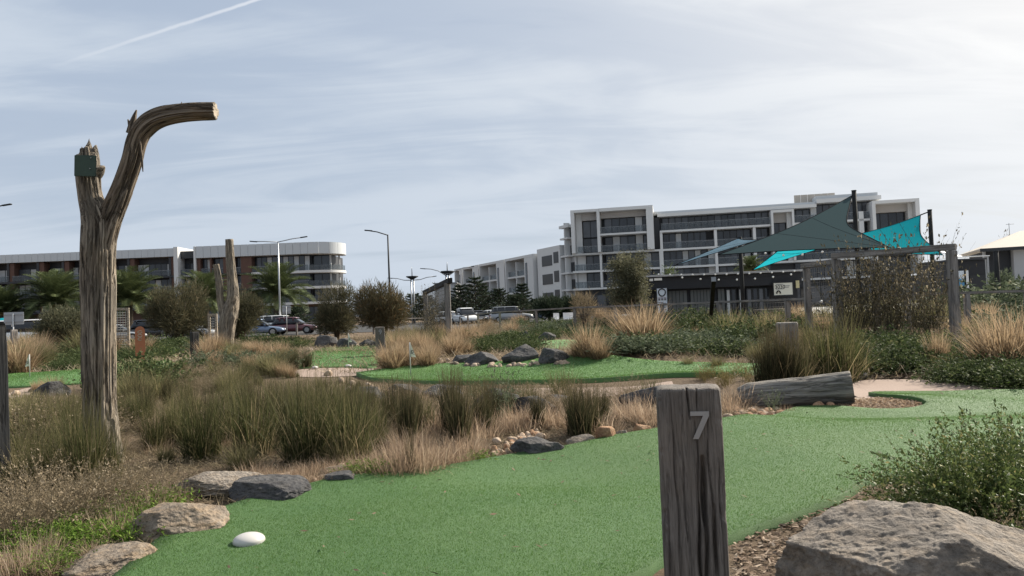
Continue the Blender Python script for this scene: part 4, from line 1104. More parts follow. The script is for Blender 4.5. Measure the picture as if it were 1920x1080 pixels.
# joining block with ribbon windows
g_.b("joining_wall", "white_render", WU(1009), WU(1052), 0.0, 2.45, 0.5, 12.6)
for z in (2.4, 5.8, 9.2):
    g_.b("ribbon_window", "frame_dark", WU(1018), WU(1037), -0.06, 0.1, z, z + 1.9)
    g_.b("ribbon_window", "frame_dark", WU(1040), WU(1049), -0.06, 0.1, z + 0.3, z + 2.3)
g_.b("balcony_block", "soft_grey", WU(1052) + 0.01, WU(1070), 1.2, 8, 0, 15.4)
for z in (1.6, 4.6, 7.6, 10.6, 13.7):
    g_.b("floor_slab", "white_render", WU(1052), WU(1066), 0.1, 1.19, z - 0.3, z)
    g_.b("fin_wall", "white_render", WU(1060), WU(1060) + 0.25, 0.1, 1.19, z, z + 2.6)
    g_.glazing(WU(1053), WU(1059), z + 0.05, z + 1.7, 1, 1.05, "tint_glass"); g_.glazing(WU(1062), WU(1069), z + 0.05, z + 1.7, 1, 1.05, "tint_glass")
g_.b("roof", "white_render", WU(1052), WU(1068), 0.0, 9, 15.41, 15.9)

# --- brown and pale building on the left
h_ = Facade("hotel_building", "long low brick building with pale parapet and a rounded right end behind palms", -60, 150, 660, 150)
HU = lambda px: h_.U(px, 510)
T3, T2, T1 = 10.7, 7.6, 4.6
uA, uW, uL, uE0 = HU(-60), HU(328), HU(336), HU(369)
uC = HU(600)
h_.b("wall", "dark_clad", uA, uW, 2.2, 14, 0, 14.4)
n = 32
for i in range(n):
    a = uA + (uW - uA) * i / n
    h_.b("parapet_panel", "pale_panel", a + 0.02, a + (uW - uA) / n - 0.02, -0.3, 0.0, 14.4, 16.0)
h_.b("roof", "soft_grey", uA, uW, 0.01, 14, 14.41, 15.6)
h_.b("end_fin", "white_render", uW, uL, -0.5, 14, 3, 16.2)
bay = [(-60, -30), (-28, 14), (26, 70), (82, 117), (127, 150), (152, 196), (200, 240), (250, 318)]
for a, c in bay:
    for z, zt in ((T3, 14.3), (T2, T3 - 0.4), (T1, T2 - 0.4)):
        n = max(2, int((c - a) / 11))
        h_.glazing(HU(a), HU(c), z + 0.02, z + 2.45, n, 1.6, "window_glass", "frame_dark", 0.45, seed=int(a + z))
        h_.balustrade(HU(a) - 0.3, HU(c) + 0.3, z, max(2, int((c - a) / 14)), -0.1)
    h_.b("party_wall", "dark_clad", HU(c) - 0.1, HU(c) + 0.35, -0.05, 2.1, T1, 14.3)
    h_.b("brick_pier", "brick_brown", HU(c) + 0.36, HU(c) + 1.25, 0.1, 2.1, T1, 14.3)
for z in (T1, T2, T3): h_.b("floor_slab", "dark_clad", uA, uW, -0.2, 2.1, z - 0.35, z)
h_.b("brick_pier", "brick_brown", HU(318), uW - 0.02, 0.05, 2.1, T1 + 0.01, 14.3)
# recessed link
h_.b("link_wall", "dark_clad", uL, uE0, 2.6, 12, 0, 15.4); h_.b("link_fascia", "frame_dark", uL + 0.01, uE0 - 0.01, 0.8, 2.5, 14.0, 15.4)
for z in (T1, T2, T3):
    h_.glazing(uL + 0.3, uE0 - 0.3, z + 0.02, z + 2.4, 3, 2.4, "window_glass", curt=0.35, seed=int(z)); h_.balustrade(uL + 0.1, uE0 - 0.1, z, 3, 0.5); h_.b("floor_slab", "soft_grey", uL + 0.01, uE0 - 0.01, 0.5, 2.59, z - 0.3, z)
# right block with rounded end
rad = 6.0; cx_, cy_ = HU(637) - rad, rad - 0.3
def arc_pts(r, n, a0=-90, a1=0): return [(cx_ + r * math.cos(R(q)), cy_ + r * math.sin(R(q))) for q in np.linspace(a0, a1, n)]
def curved(name, mat, r0, r1, z0, z1, a0=-90, a1=30, n=24):
    bm = bmesh.new(); o_, i_ = arc_pts(r1, n, a0, a1), arc_pts(r0, n, a0, a1)
    ring = [[bm.verts.new((x, y, z)) for (x, y) in p] for p, z in ((o_, z0), (o_, z1), (i_, z1), (i_, z0))]
    for k_ in range(4):
        A, B_ = ring[k_], ring[(k_ + 1) % 4]
        for i in range(n - 1): bm.faces.new((A[i], A[i + 1], B_[i + 1], B_[i]))
    for e in (0, n - 1): bm.faces.new([r_[e] for r_ in ring])
    return obj(name, mesh_bm(name, bm, M[mat]), h_.root)
n = 15
for i in range(n):
    a = uE0 + (cx_ - uE0) * i / n
    h_.b("parapet_panel", "pale_panel", a + 0.025, a + (cx_ - uE0) / n - 0.025, -0.3, 0.0, 13.9, 16.15)
for i in range(6): curved("parapet_panel", "pale_panel", rad - 0.3, rad, 13.9, 16.15, -90 + i * 20 + 0.3, -90 + (i + 1) * 20 - 0.3, 6)
h_.b("end_fin", "white_render", uE0 - 0.4, uE0 - 0.01, -0.4, 12, 3, 16.15)
h_.b("wall", "dark_clad", uE0, cx_, 2.3, 14, 0, 13.8); h_.b("wall", "dark_clad", cx_ + 0.01, cx_ + rad - 2.4, 3.4, 14, 0, 13.8)
h_.b("roof", "soft_grey", uE0, cx_, 0.01, 14, 13.85, 15.9); curved("soffit", "soffit", 0.5, rad - 0.4, 13.86, 14.0)
uB = HU(472)
for z in (T1, T2, T3):
    zt = z + 2.7 if z < T3 else 13.8
    for a, c in ((376, 393), (397, 418), (440, 451)):
        h_.glazing(HU(a), HU(c), z + 0.02, zt - 0.1, 2, 1.2, "window_glass", curt=0.15, seed=int(a)); h_.balustrade(HU(a), HU(c), z, 2, 0.15)
    for a, c in ((369.5, 375.5), (393.5, 396.5), (418.5, 439.5), (451.5, 471.5)): h_.b("brick_panel", "brick_brown", HU(a), HU(c), 0.12, 2.2, z, zt)
    h_.glazing(uB + 0.3, cx_ - 0.2, z + 0.02, zt - 0.1, 10, 1.9, "window_glass", curt=0.3, seed=int(z))
    h_.glazing(cx_ + 0.2, cx_ + rad - 2.6, z + 0.02, zt - 0.1, 2, 3.2, "window_glass", seed=int(z) + 5)
    h_.b("floor_slab", "dark_clad", uE0, uB, 0.0, 2.2, z - 0.3, z - 0.01)
    h_.b("floor_slab", "white_render", uB + 0.01, cx_, -0.25, 2.2, z - 0.5, z - 0.02)
    curved("balcony_edge", "white_render", 1.0, rad - 0.08, z - 0.5, z - 0.02)
    h_.balustrade(uB + 0.1, cx_ - 0.05, z, 9, -0.1)
    for i in range(6): curved("balustrade_panel", "rail_glass", rad - 0.35, rad - 0.3, z + 0.05, z + 1.05, -90 + i * 20 + 0.4, -90 + (i + 1) * 20 - 0.4, 5)
    for q in (-40, -5):
        x, y = cx_ + (rad - 1.2) * math.cos(R(q)), cy_ + (rad - 1.2) * math.sin(R(q))
        h_.b("column", "soft_grey", x - 0.15, x + 0.15, y - 0.15, y + 0.15, z - 0.01, zt)
h_.b("shop_wall", "brick_brown", uA, cx_ + 2, 1.6, 2.19, 0, 4.2)
h_.glazing(HU(380), cx_ + 1.5, 0.3, 3.6, 22, 1.4, "window_glass", curt=0.2, seed=77)

# --- kiosk under the sails
KY = 45.0
kf = Facade("kiosk", "low flat roofed black kiosk with grey shutters behind the fence", 1212, KY, 1503, KY)
KU = lambda px: kf.U(px, 560)
kz = lambda py: kf.Z(1350, py)
zt = kf.Z(1300, 513)
u1 = KU(1502)
kf.b("wall", "kiosk_black", 0, u1, 0.5, 6, 0, zt - 0.12)
kf.b("fascia", "kiosk_black", -0.1, u1 + 0.1, 0.0, 0.49, zt - 0.85, zt - 0.12)
kf.b("roof", "soft_grey", -0.2, u1 + 0.2, -0.25, 6.2, zt - 0.11, zt)
for a, c in ((1256, 1291), (1298, 1341), (1350, 1362)):
    kf.b("shutter", "shutter_grey", KU(a), KU(c), 0.38, 0.495, 0.05, zt - 0.95)
    nn = int((c - a) / 6)
    for i in range(1, nn): kf.b("shutter_rib", "steel_dark", KU(a) + (KU(c) - KU(a)) * i / nn - 0.012, KU(a) + (KU(c) - KU(a)) * i / nn + 0.012, 0.365, 0.379, 0.06, zt - 0.96)
kf.glazing(KU(1364), KU(1384), 0.2, zt - 0.98, 2, 0.36, "grey_glass", curt=0.6); kf.glazing(KU(1388), KU(1398), 0.2, zt - 0.98, 1, 0.36, "curtain")
kf.glazing(KU(1403), KU(1448), 0.15, zt - 0.98, 4, 0.36, "tint_glass")
kf.b("wall_light", "bulb", KU(1222) - 0.1, KU(1222) + 0.1, -0.14, -0.01, zt - 0.34, zt - 0.2)
kf.b("wall_light", "bulb", KU(1234) - 0.2, KU(1234) + 0.25, -0.14, -0.01, zt - 0.32, zt - 0.18)
def text_mesh(txt, size, mat): return digit_mesh(txt, size, mat, 0.004)
def panel_thing(name, label, cat, px0, px1, py0, py1, Y, mat, frame=None, thick=0.03):
    a, c = at(px0, py0, Y), at(px1, py0, Y); d = at((px0 + px1) / 2, py1, Y)
    o = thing(name, label, cat, ((a.x + c.x) / 2, Y, d.z))
    wd, ht = (c.x - a.x), a.z - d.z
    bx("panel", o, M[mat], -wd / 2, wd / 2, 0, thick, 0, ht)
    if frame:
        for n_, q in (("frame", (-wd / 2 - 0.05, -wd / 2, -0.01, thick + 0.01, -0.05, ht + 0.05)), ("frame", (wd / 2, wd / 2 + 0.05, -0.01, thick + 0.01, -0.05, ht + 0.05)),
                      ("frame", (-wd / 2, wd / 2, -0.01, thick + 0.01, -0.05, 0)), ("frame", (-wd / 2, wd / 2, -0.01, thick + 0.01, ht, ht + 0.05))): bx(n_, o, M[frame], *q)
    return o, wd, ht
o, wd, ht = panel_thing("poster", "tall pale poster with a shield emblem and three small pictures on the kiosk", "poster", 1231.5, 1250, 541, 586, KY - 0.2, "poster_white", "frame_dark")
sh = [(0.20 * math.cos(q), -0.01, ht * 0.85 + 0.22 * math.sin(q) * (1.1 if math.sin(q) < 0 else 0.8)) for q in np.linspace(0, 2 * math.pi, 20)]
tube("emblem", o, sh, 0.035, M["ink"], 6)
for i in range(3):
    x = wd * (-0.30 + 0.30 * i)
    bx("picture", o, M["ink_grey"], x - wd * 0.11, x + wd * 0.11, -0.012, -0.001, ht * 0.50, ht * 0.58)
    bx("picture", o, M["poster_lilac"], x - wd * 0.12, x + wd * 0.12, -0.012, -0.001, ht * 0.585, ht * 0.63)
    bx("text_line", o, M["plastic_white"], x - wd * 0.11, x + wd * 0.11, -0.012, -0.001, ht * 0.645, ht * 0.665)
for i, (x0, x1, z) in enumerate([(-0.4, 0.1, 0.40), (-0.1, 0.35, 0.36), (-0.35, 0.05, 0.31), (0.1, 0.4, 0.28), (-0.3, -0.15, 0.10), (0.2, 0.38, 0.10), (-0.3, 0.3, 0.2)]):
    bx("text_line", o, M["ink_grey"], wd * x0, wd * x1, -0.012, -0.001, ht * z, ht * z + 0.045)
o, wd, ht = panel_thing("sign_board", "cream sign board reading 3030 on the black kiosk", "sign", 1450.5, 1485.5, 531, 553, KY - 0.2, "board_cream", "frame_dark")
obj("lettering", text_mesh("3030", 0.30, M["ink"]), o, (-wd * 0.17, -0.008, ht * 0.66), (R(90), 0, 0))
for x0, x1, z in ((0.05, 0.35, 0.72), (0.05, 0.30, 0.60), (-0.38, 0.0, 0.86), (-0.38, 0.02, 0.48)): bx("text_line", o, M["ink_grey"], wd * x0, wd * x1, -0.01, -0.001, ht * z, ht * z + 0.03)
tube("emblem", o, [(-wd * 0.26 + 0.1 * math.cos(q), -0.01, ht * 0.16 + 0.13 * math.sin(q)) for q in np.linspace(-0.2, math.pi + 0.2, 12)], 0.04, M["ink"], 6)
panel_thing("notice", "small yellowish notice beside the cream sign board", "notice", 1492, 1498.5, 526, 540, KY - 0.2, "notice_yellow")
# picnic table in front of the kiosk
pt = at(1450, 570, 40); pt.z = H(pt.x, pt.y)
o = thing("picnic_table", "grey timber picnic table in front of the kiosk", "table", tuple(pt), 0.15)
bx("tabletop", o, M["grey_rail"], -0.95, 0.95, -0.38, 0.38, 0.72, 0.77)
for s in (-1, 1):
    bx("bench", o, M["grey_rail"], -0.95, 0.95, s * 0.72 - 0.13, s * 0.72 + 0.13, 0.42, 0.46)
    for x in (-0.65, 0.65): bx("leg", o, M["grey_timber"], x - 0.04, x + 0.04, s * 0.45 - 0.04, s * 0.45 + 0.04, -0.02, 0.73, (s * 0.42, 0, 0))
for x in (-0.65, 0.65): bx("crossbar", o, M["grey_timber"], x + 0.041, x + 0.08, -0.8, 0.8, 0.36, 0.415)

# --- strings of bulbs
def festoon(a, b_, n, sag, label, bulbs=None):
    o = thing("string_lights", label, "string lights", tuple(a), 0, "strings of bulbs")
    P = []
    for t_ in np.linspace(0, 1, 40):
        p = a + (b_ - a) * t_; p.z -= sag * 4 * t_ * (1 - t_); P.append(p - a)
    tube("cable", o, [tuple(p) for p in P], 0.008, M["cable_black"], 5)
    bm = bmesh.new(); bmesh.ops.create_uvsphere(bm, u_segments=10, v_segments=8, radius=0.055); me = mesh_bm("bulb", bm, M["bulb"], True)
    for i in range(n):
        t_ = (i + 0.5) / n; p = (b_ - a) * t_; p.z -= sag * 4 * t_ * (1 - t_) + 0.07
        obj("bulb", me, o, tuple(p))
festoon(at(1224, 512, 44.2), at(1500, 505, 44.2), 13, 0.10, "string of small round bulbs along the kiosk's roof edge")
festoon(at(1262, 516, 43), at(1500, 509, 43), 7, 0.28, "string of round bulbs sagging across the kiosk's dark fascia")
festoon(at(1601, 452, 34), at(1500, 585, 24), 5, 0.6, "string of bulbs hanging from the tall sail pole down to the trellis")
festoon(at(1387, 460, 40), at(1601, 452, 34), 6, 0.5, "string of bulbs under the dark shade sail")

# --- shade sails and their poles
def sail(name, label, corners, mat, pinch=0.14, group=None, n=24, sag=0.0, side=(1, 1, 1, 1)):
    """tensioned cloth between three or four corners, edges curved inwards"""
    c = [Vector(p) for p in corners]; cen = sum(c, Vector()) / len(c)
    V, F = [], []
    if len(c) == 3: c = [c[0], c[1], c[2], c[2]]
    for i in range(n + 1):
        for j in range(n + 1):
            u, v = i / n, j / n
            p = c[0] * (1 - u) * (1 - v) + c[1] * u * (1 - v) + c[2] * u * v + c[3] * (1 - u) * v
            e = 4 * u * (1 - u) * (side[0] * max(0, 1 - 2 * v) + side[2] * max(0, 2 * v - 1) if len(corners) == 4 else side[0] * (1 - v))
            e2 = 4 * v * (1 - v) * (side[3] * max(0, 1 - 2 * u) + side[1] * max(0, 2 * u - 1))
            p = p + (cen - p) * pinch * (e + e2)
            p.z -= sag * 16 * u * (1 - u) * v * (1 - v)
            V.append(tuple(p - c[0]))
    for i in range(n):
        for j in range(n):
            a = i * (n + 1) + j; F.append((a, a + 1, a + n + 2, a + n + 1))
    me = bpy.data.meshes.new(name); me.from_pydata(V, [], F); me.materials.append(M[mat])
    me.polygons.foreach_set('use_smooth', np.ones(len(F), bool))
    o = thing(name, label, "shade sail", tuple(c[0]), 0, group)
    obj("cloth", me, o)
    edge = [V[i * (n + 1)] for i in range(n + 1)] + [V[n * (n + 1) + j] for j in range(1, n + 1)] + ([V[i * (n + 1) + n] for i in range(n - 1, -1, -1)] if len(corners) == 4 else []) + [V[j] for j in range(n, -1, -1)]
    for fr_ in (0.36, 0.68): tube("seam", o, [V[int(fr_ * n) * (n + 1) + j] for j in range(n + 1)][: n if len(corners) == 3 else n + 1], 0.007, M["cable_black"], 4)
    tube("edge_cable", o, edge, 0.018, M["cable_black"], 5)
    return o
sail("shade_sail", "large dark grey triangular shade sail rising to the tall pole", [at(1597, 367, 34), at(1346, 478, 31), at(1668, 464, 28.5)], "sail_dark", 0.2, "shade sails", side=(1.15, 0.35, 0, 2.1))
sail("shade_sail", "turquoise shade sail between the tall pole and the far right pole", [at(1726, 403, 37), at(1606, 440, 36.5), at(1640, 476, 34), at(1768, 478, 34.5)], "sail_turquoise", 0.16, "shade sails", side=(0.5, 0.2, 0.2, 1.9))
sail("shade_sail", "narrow bright turquoise shade sail corner below the dark one", [at(1410, 507, 43), at(1480, 452, 37), at(1560, 459, 37)], "sail_turquoise", 0.08, "shade sails")
sail("shade_sail", "pale blue shade sail strip reaching down to the left", [at(1262, 499, 42), at(1384, 447, 39), at(1426, 449, 37)], "sail_pale", 0.10, "shade sails")
tube("strap", bpy.data.objects["shade_sail.001"], [(0, 0, 0), tuple(at(1742, 397, 37) - at(1726, 403, 37))], 0.03, M["cable_black"], 5)
def pole(name, label, top, Y, r_, mat, base=None, cat="pole", cap=True, group=None):
    p = at(*top, Y); zb = H(p.x, p.y)
    q = Vector((p.x, p.y, zb)) if base is None else gp(*base)
    o = thing(name, label, cat, tuple(q), 0, group)
    v = p - q
    tube("shaft", o, [tuple(v * t_) for t_ in (-0.02, 0.5, 1)], r_, M[mat], 14)
    if cap: tube("cap", o, [tuple(v * 1.0005), tuple(v + Vector((0, 0, 0.03)))], r_ * 1.12, M["steel_dark"], 14)
    return o
pole("sail_pole", "tall black sail pole beside the dark sail's peak", (1601, 358), 34, 0.10, "black_timber", group="sail poles")
pole("sail_pole", "black sail pole at the turquoise sail's outer corner", (1743, 394), 37, 0.10, "black_timber", group="sail poles")
pole("sail_pole", "shorter black sail pole in front of the kiosk", (1387, 446), 39, 0.10, "black_timber", group="sail poles")
pole("sail_pole", "black sail pole in front of the pale roofed house", (1867, 472), 42, 0.13, "black_timber", group="sail poles")
q0, q1 = at(1338, 524, 22), gp(1331, 622)
lp_ = thing("leaning_post", "black leaning post standing in tussocks before the kiosk", "post", tuple(q1))
lp_.rotation_euler = (q0 - q1).to_track_quat('Z', 'Y').to_euler()
obj("body", bevel_box(0.12, 0.12, (q0 - q1).length, 0.012, M["black_timber"]), lp_, (0, 0, (q0 - q1).length / 2))
bx("steel_cap", lp_, M["frame_grey"], -0.065, 0.065, -0.065, 0.065, (q0 - q1).length, (q0 - q1).length + 0.03)

# ================================================================== timber trellises and fences
def beam(name, parent, a, b_, sx, sz, mat, loc0):
    """squared timber between two points (world), as a part"""
    d = b_ - a; L_ = d.length
    me = bevel_box(sx, sz, L_, 0.012, M[mat], name)
    o = obj(name, me, parent, tuple((a + b_) / 2 - loc0))
    o.rotation_mode = 'QUATERNION'; o.rotation_quaternion = d.to_track_quat('Z', 'Y')
    return o
def wire_panel(parent, a, b_, zlo_a, zhi_a, zlo_b, zhi_b, step, r_, loc0, mat="wire_grey"):
    """welded wire mesh between two posts, one part"""
    n = max(2, int((b_ - a).length / step)); Vs, F, k_ = [], [], 0; paths = []
    for i in range(n + 1):
        t_ = i / n; p = a + (b_ - a) * t_
        paths.append(([(p.x - loc0.x, p.y - loc0.y, zlo_a + (zlo_b - zlo_a) * t_ - loc0.z), (p.x - loc0.x, p.y - loc0.y, zhi_a + (zhi_b - zhi_a) * t_ - loc0.z)], r_))
    m_ = max(2, int((zhi_a - zlo_a) / step))
    for j in range(m_ + 1):
        s = j / m_
        paths.append(([(a.x - loc0.x, a.y - loc0.y, zlo_a + (zhi_a - zlo_a) * s - loc0.z), (b_.x - loc0.x, b_.y - loc0.y, zlo_b + (zhi_b - zlo_b) * s - loc0.z)], r_))
    o = obj("wire_mesh", tubes_mesh("wire_mesh", paths, M[mat], 3), parent)
    return o
A, B_, Cc = at(1783, 456, 16.5), at(1567, 474, 18.6), at(1511, 494, 20.8)
def gz(p): return Vector((p.x, p.y, H(p.x, p.y) - 0.05))
tr_ = thing("trellis", "large grey timber trellis with wire mesh and a climbing shrub beside the path", "trellis", tuple(gz(A)))
L0 = gz(A)
for p, w_ in ((A, 0.17), (B_, 0.165)): beam("post", tr_, gz(p), Vector((p.x, p.y, p.z - 0.16)), w_, w_, "grey_timber", L0)
mid_ = A.lerp(B_, 0.52); mid_ = Vector((mid_.x + 0.1, mid_.y + 0.9, mid_.z - 0.05)); beam("post", tr_, gz(mid_), mid_ - Vector((0, 0, 0.17)), 0.15, 0.15, "grey_timber", L0)
beam("top_beam", tr_, A + Vector((0.10, 0, -0.08)), B_ + Vector((-0.10, 0, -0.08)), 0.13, 0.14, "grey_timber", L0)
wire_panel(tr_, B_, A, H(B_.x, B_.y) + 0.1, B_.z - 0.2, H(A.x, A.y) + 0.1, A.z - 0.2, 0.12, 0.0035, L0)
t2_ = thing("trellis", "lower grey timber trellis frame joined behind the large trellis", "trellis", tuple(gz(Cc)))
L0 = gz(Cc); Bq = at(1563, 485, 19.2)
for p, w_ in ((Cc, 0.15), (Bq, 0.13)): beam("post", t2_, gz(p), Vector((p.x, p.y, p.z - 0.14)), w_, w_, "grey_timber", L0)
beam("top_beam", t2_, Cc + Vector((-0.1, 0, -0.07)), Bq + Vector((0.05, 0, -0.07)), 0.12, 0.13, "grey_timber", L0)
wire_panel(t2_, Cc, Bq, H(Cc.x, Cc.y) + 0.1, Cc.z - 0.16, H(Bq.x, Bq.y) + 0.1, Bq.z - 0.16, 0.12, 0.0035, L0)
# trellis seen end on in the middle distance
D1, D2 = at(838, 525, 29), at(797, 546, 37)
t3_ = thing("trellis", "grey timber trellis seen end-on with a reddish climber near post nine", "trellis", tuple(gz(D1))); L0 = gz(D1)
for p, w_ in ((D1, 0.21), (D2, 0.2)): beam("post", t3_, gz(p), p - Vector((0, 0, 0.12)), w_, w_, "grey_timber", L0)
dd = (D1 - D2).normalized() * 0.5
beam("top_beam", t3_, D1 + dd - Vector((-0.06, 0, 0.05)), D2 - dd - Vector((0, 0, 0.05)), 0.16, 0.2, "black_timber", L0)
wire_panel(t3_, D2, D1, H(D2.x, D2.y) + 0.1, D2.z - 0.16, H(D1.x, D1.y) + 0.1, D1.z - 0.16, 0.15, 0.006, L0)
def screen(px0, px1, top, Y, label, n=16):
    a, c = at(px0, top, Y), at(px1, top, Y)
    o = thing("mesh_screen", label, "screen", tuple(gz(a)), 0, "timber framed mesh screens"); L0 = gz(a)
    for p in (a, c): beam("post", o, gz(p), p - Vector((0, 0, 0.08)), 0.10, 0.10, "cut_end", L0)
    beam("top_beam", o, a - Vector((0.05, 0, 0.04)), c - Vector((-0.05, 0, 0.04)), 0.10, 0.12, "cut_end", L0)
    wire_panel(o, a, c, H(a.x, a.y) + 0.2, a.z - 0.1, H(c.x, c.y) + 0.2, c.z - 0.1, 0.11, 0.013, L0, "wire_pale")
screen(205, 240, 578, 36, "pale timber framed mesh screen behind the tall trunk")
screen(392, 405, 589, 34, "narrow pale timber framed mesh screen behind the forked stump")
# post and rail fence
FP = [(862, 594, 70), (877, 591, 62), (896, 589, 55), (937, 585, 47), (1005, 581.5, 40), (1077, 577, 35), (1154, 574.5, 31.5), (1241, 571, 28.5), (1348, 566.5, 25.5), (1476, 562, 22.5)]
fo = None
fpts = [at(*p) for p in FP]
fence = thing("rail_fence", "long grey post and rail fence with wire curving past the planted beds", "fence", tuple(gz(fpts[0]))); L0 = gz(fpts[0])
for p in fpts: beam("post", fence, gz(p), Vector((p.x, p.y, p.z - 0.03)), 0.14, 0.12, "grey_timber", L0)
for a, c in zip(fpts, fpts[1:]):
    beam("rail", fence, a + Vector((0, -0.01, 0.0)), c + Vector((0, -0.01, 0.0)), 0.11, 0.075, "grey_timber", L0)
for a, c in list(zip(fpts, fpts[1:]))[5:]:
    wire_panel(fence, a, c, H(a.x, a.y) + 0.1, a.z - 0.08, H(c.x, c.y) + 0.1, c.z - 0.08, 0.12, 0.004, L0, "steel_dark")
end = at(1520, 560, 21.3); beam("rail", fence, fpts[-1], end, 0.11, 0.075, "grey_timber", L0)
R0, R1, R2, R3 = at(1700, 553, 22.5), at(1812, 549, 23), at(1925, 545.5, 23.5), at(2040, 541, 24)
f2 = thing("rail_fence", "grey post and rail fence running right from the large trellis", "fence", tuple(gz(R0))); L0 = gz(R0)
for p in (R0, R1, R2, R3): beam("post", f2, gz(p), Vector((p.x, p.y, p.z - 0.03)), 0.16, 0.13, "grey_timber", L0)
for a, c in ((R0, R1), (R1, R2), (R2, R3)): beam("rail", f2, a, c, 0.12, 0.08, "grey_timber", L0)
R4 = at(1655, 554, 22.3); beam("rail", f2, R4, R0, 0.12, 0.08, "grey_timber", L0)
LF = [at(x, y, Y) for x, y, Y in ((556, 606, 60), (600, 604.5, 58), (650, 602, 56), (700, 600, 55), (745, 598, 54), (800, 596, 56))]
f3 = thing("rail_fence", "low grey post and rail fence behind the rust coloured shrub", "fence", tuple(gz(LF[0]))); L0 = gz(LF[0])
for p in LF: beam("post", f3, gz(p), p - Vector((0, 0, 0.03)), 0.14, 0.12, "grey_timber", L0)
for a, c in zip(LF, LF[1:]): beam("rail", f3, a, c, 0.11, 0.08, "grey_timber", L0)

# ================================================================== street furniture
def lamp_head(parent, p, dirx, s=1.0):
    bm = bmesh.new(); bmesh.ops.create_cube(bm, size=1.0)
    bmesh.ops.scale(bm, vec=(0.75 * s, 0.28 * s, 0.10 * s), verts=bm.verts[:]); bmesh.ops.bevel(bm, geom=bm.edges[:], offset=0.035 * s, segments=2, affect='EDGES')
    return obj("lamp_head", mesh_bm("lamp_head", bm, M["steel_dark"]), parent, p, (0, -0.12 * dirx, 0))
def street_lamp(label, px, top, Y, arms, mat="pole_pale", r_=0.085):
    p = at(px, top, Y); zb = H(p.x, p.y)
    o = thing("street_lamp", label, "street lamp", (p.x, p.y, zb), 0, "street lamps")
    hgt = p.z - zb
    tube("pole", o, [(0, 0, 0), (0, 0, hgt * 0.5), (0, 0, hgt)], [r_ * 1.25, r_, r_ * 0.75], M[mat], 10)
    for ex, ey in arms:
        e = at(ex, ey, Y); dx, dz = e.x - p.x, e.z - p.z
        tube("arm", o, [(0, 0, hgt - 0.05), (dx * 0.5, 0, hgt + dz * 0.62), (dx * 0.85, 0, hgt + dz * 0.9)], 0.05, M[mat], 8)
        lamp_head(o, (dx * 0.9, 0, hgt + dz * 0.95), 1 if dx > 0 else -1)
    return o
street_lamp("pale street lamp with two arms in front of the brick building", 521, 453, 78, [(470, 453), (575, 444)])
street_lamp("dark street lamp with a single arm between the two apartment buildings", 727, 440, 70, [(687, 432)], "steel_dark", 0.09)
street_lamp("street lamp whose head reaches in beside the dead tree", -70, 400, 60, [(22, 383)], "steel_dark")
def ornate_lamp(label, px, top, arm_y, Y, bowl):
    p = at(px, top, Y); zb = H(p.x, p.y); hgt = p.z - zb; za = at(px, arm_y, Y).z - zb; zbw = at(px, bowl, Y).z - zb
    o = thing("ornate_lamp", label, "street lamp", (p.x, p.y, zb), 0, "ornate spire lamps")
    tube("pole", o, [(-0.18, 0, 0), (-0.18, 0, zbw)], 0.09, M["pole_pale"], 8); tube("pole", o, [(0.18, 0, 0), (0.18, 0, zbw)], 0.09, M["pole_pale"], 8)
    tube("spire", o, [(0, 0, zbw), (0, 0, hgt * 0.95), (0, 0, hgt)], [0.08, 0.05, 0.012], M["steel_grey"], 8)
    tube("bowl", o, [(0, 0, zbw - 0.05), (0, 0, zbw + 0.12), (0, 0, zbw + 0.35), (0, 0, zbw + 0.45)], [0.12, 0.4, 0.85, 0.8], M["steel_dark"], 18)
    tube("collar", o, [(0, 0, hgt - 1.5), (0, 0, hgt - 1.42)], 0.42, M["steel_grey"], 12)
    for s in (-1, 1):
        tube("arm", o, [(s * 0.2, 0, zbw - 0.1), (s * 1.1, 0, za - 0.35), (s * 2.0, 0, za - 0.08), (s * 2.9, 0, za)], 0.055, M["pole_pale"], 8)
        lamp_head(o, (s * 3.0, 0, za), s, 0.9)
ornate_lamp("ornate twin-armed lamp with a spire beyond the rust coloured shrub", 772, 500, 520, 105, 524)
ornate_lamp("ornate twin-armed lamp with a spire beside the white wing", 838, 491, 502, 95, 515)
def road_sign(label, px0, px1, py0, py1, Y, lean=0.0):
    a, c = at(px0, py0, Y), at(px1, py1, Y); x = (a.x + c.x) / 2; zb = H(x, Y)
    o = thing("road_sign", label, "sign", (x, Y, zb), lean, "sign backs")
    wd = c.x - a.x; z1, z0 = a.z - zb, c.z - zb
    me = bevel_box(wd, 0.03, z1 - z0, 0.012, M["sign_back"], "sign_plate"); obj("plate", me, o, (0, 0, (z0 + z1) / 2))
    bx("brace", o, M["steel_grey"], -wd * 0.48, wd * 0.48, -0.05, -0.016, z0 + 0.12, z0 + 0.17); bx("brace", o, M["steel_grey"], -wd * 0.48, wd * 0.48, -0.05, -0.016, z1 - 0.17, z1 - 0.12)
    tube("pole", o, [(0, -0.08, 0), (0, -0.08, z1 * 0.96)], 0.035, M["pole_pale"], 8)
road_sign("grey back of a rectangular sign before the turquoise canopy", 8, 44, 586, 608, 42, 0.1)
road_sign("small pale back of a sign in front of the parked maroon car", 529, 545, 573, 588, 62, 0.2)
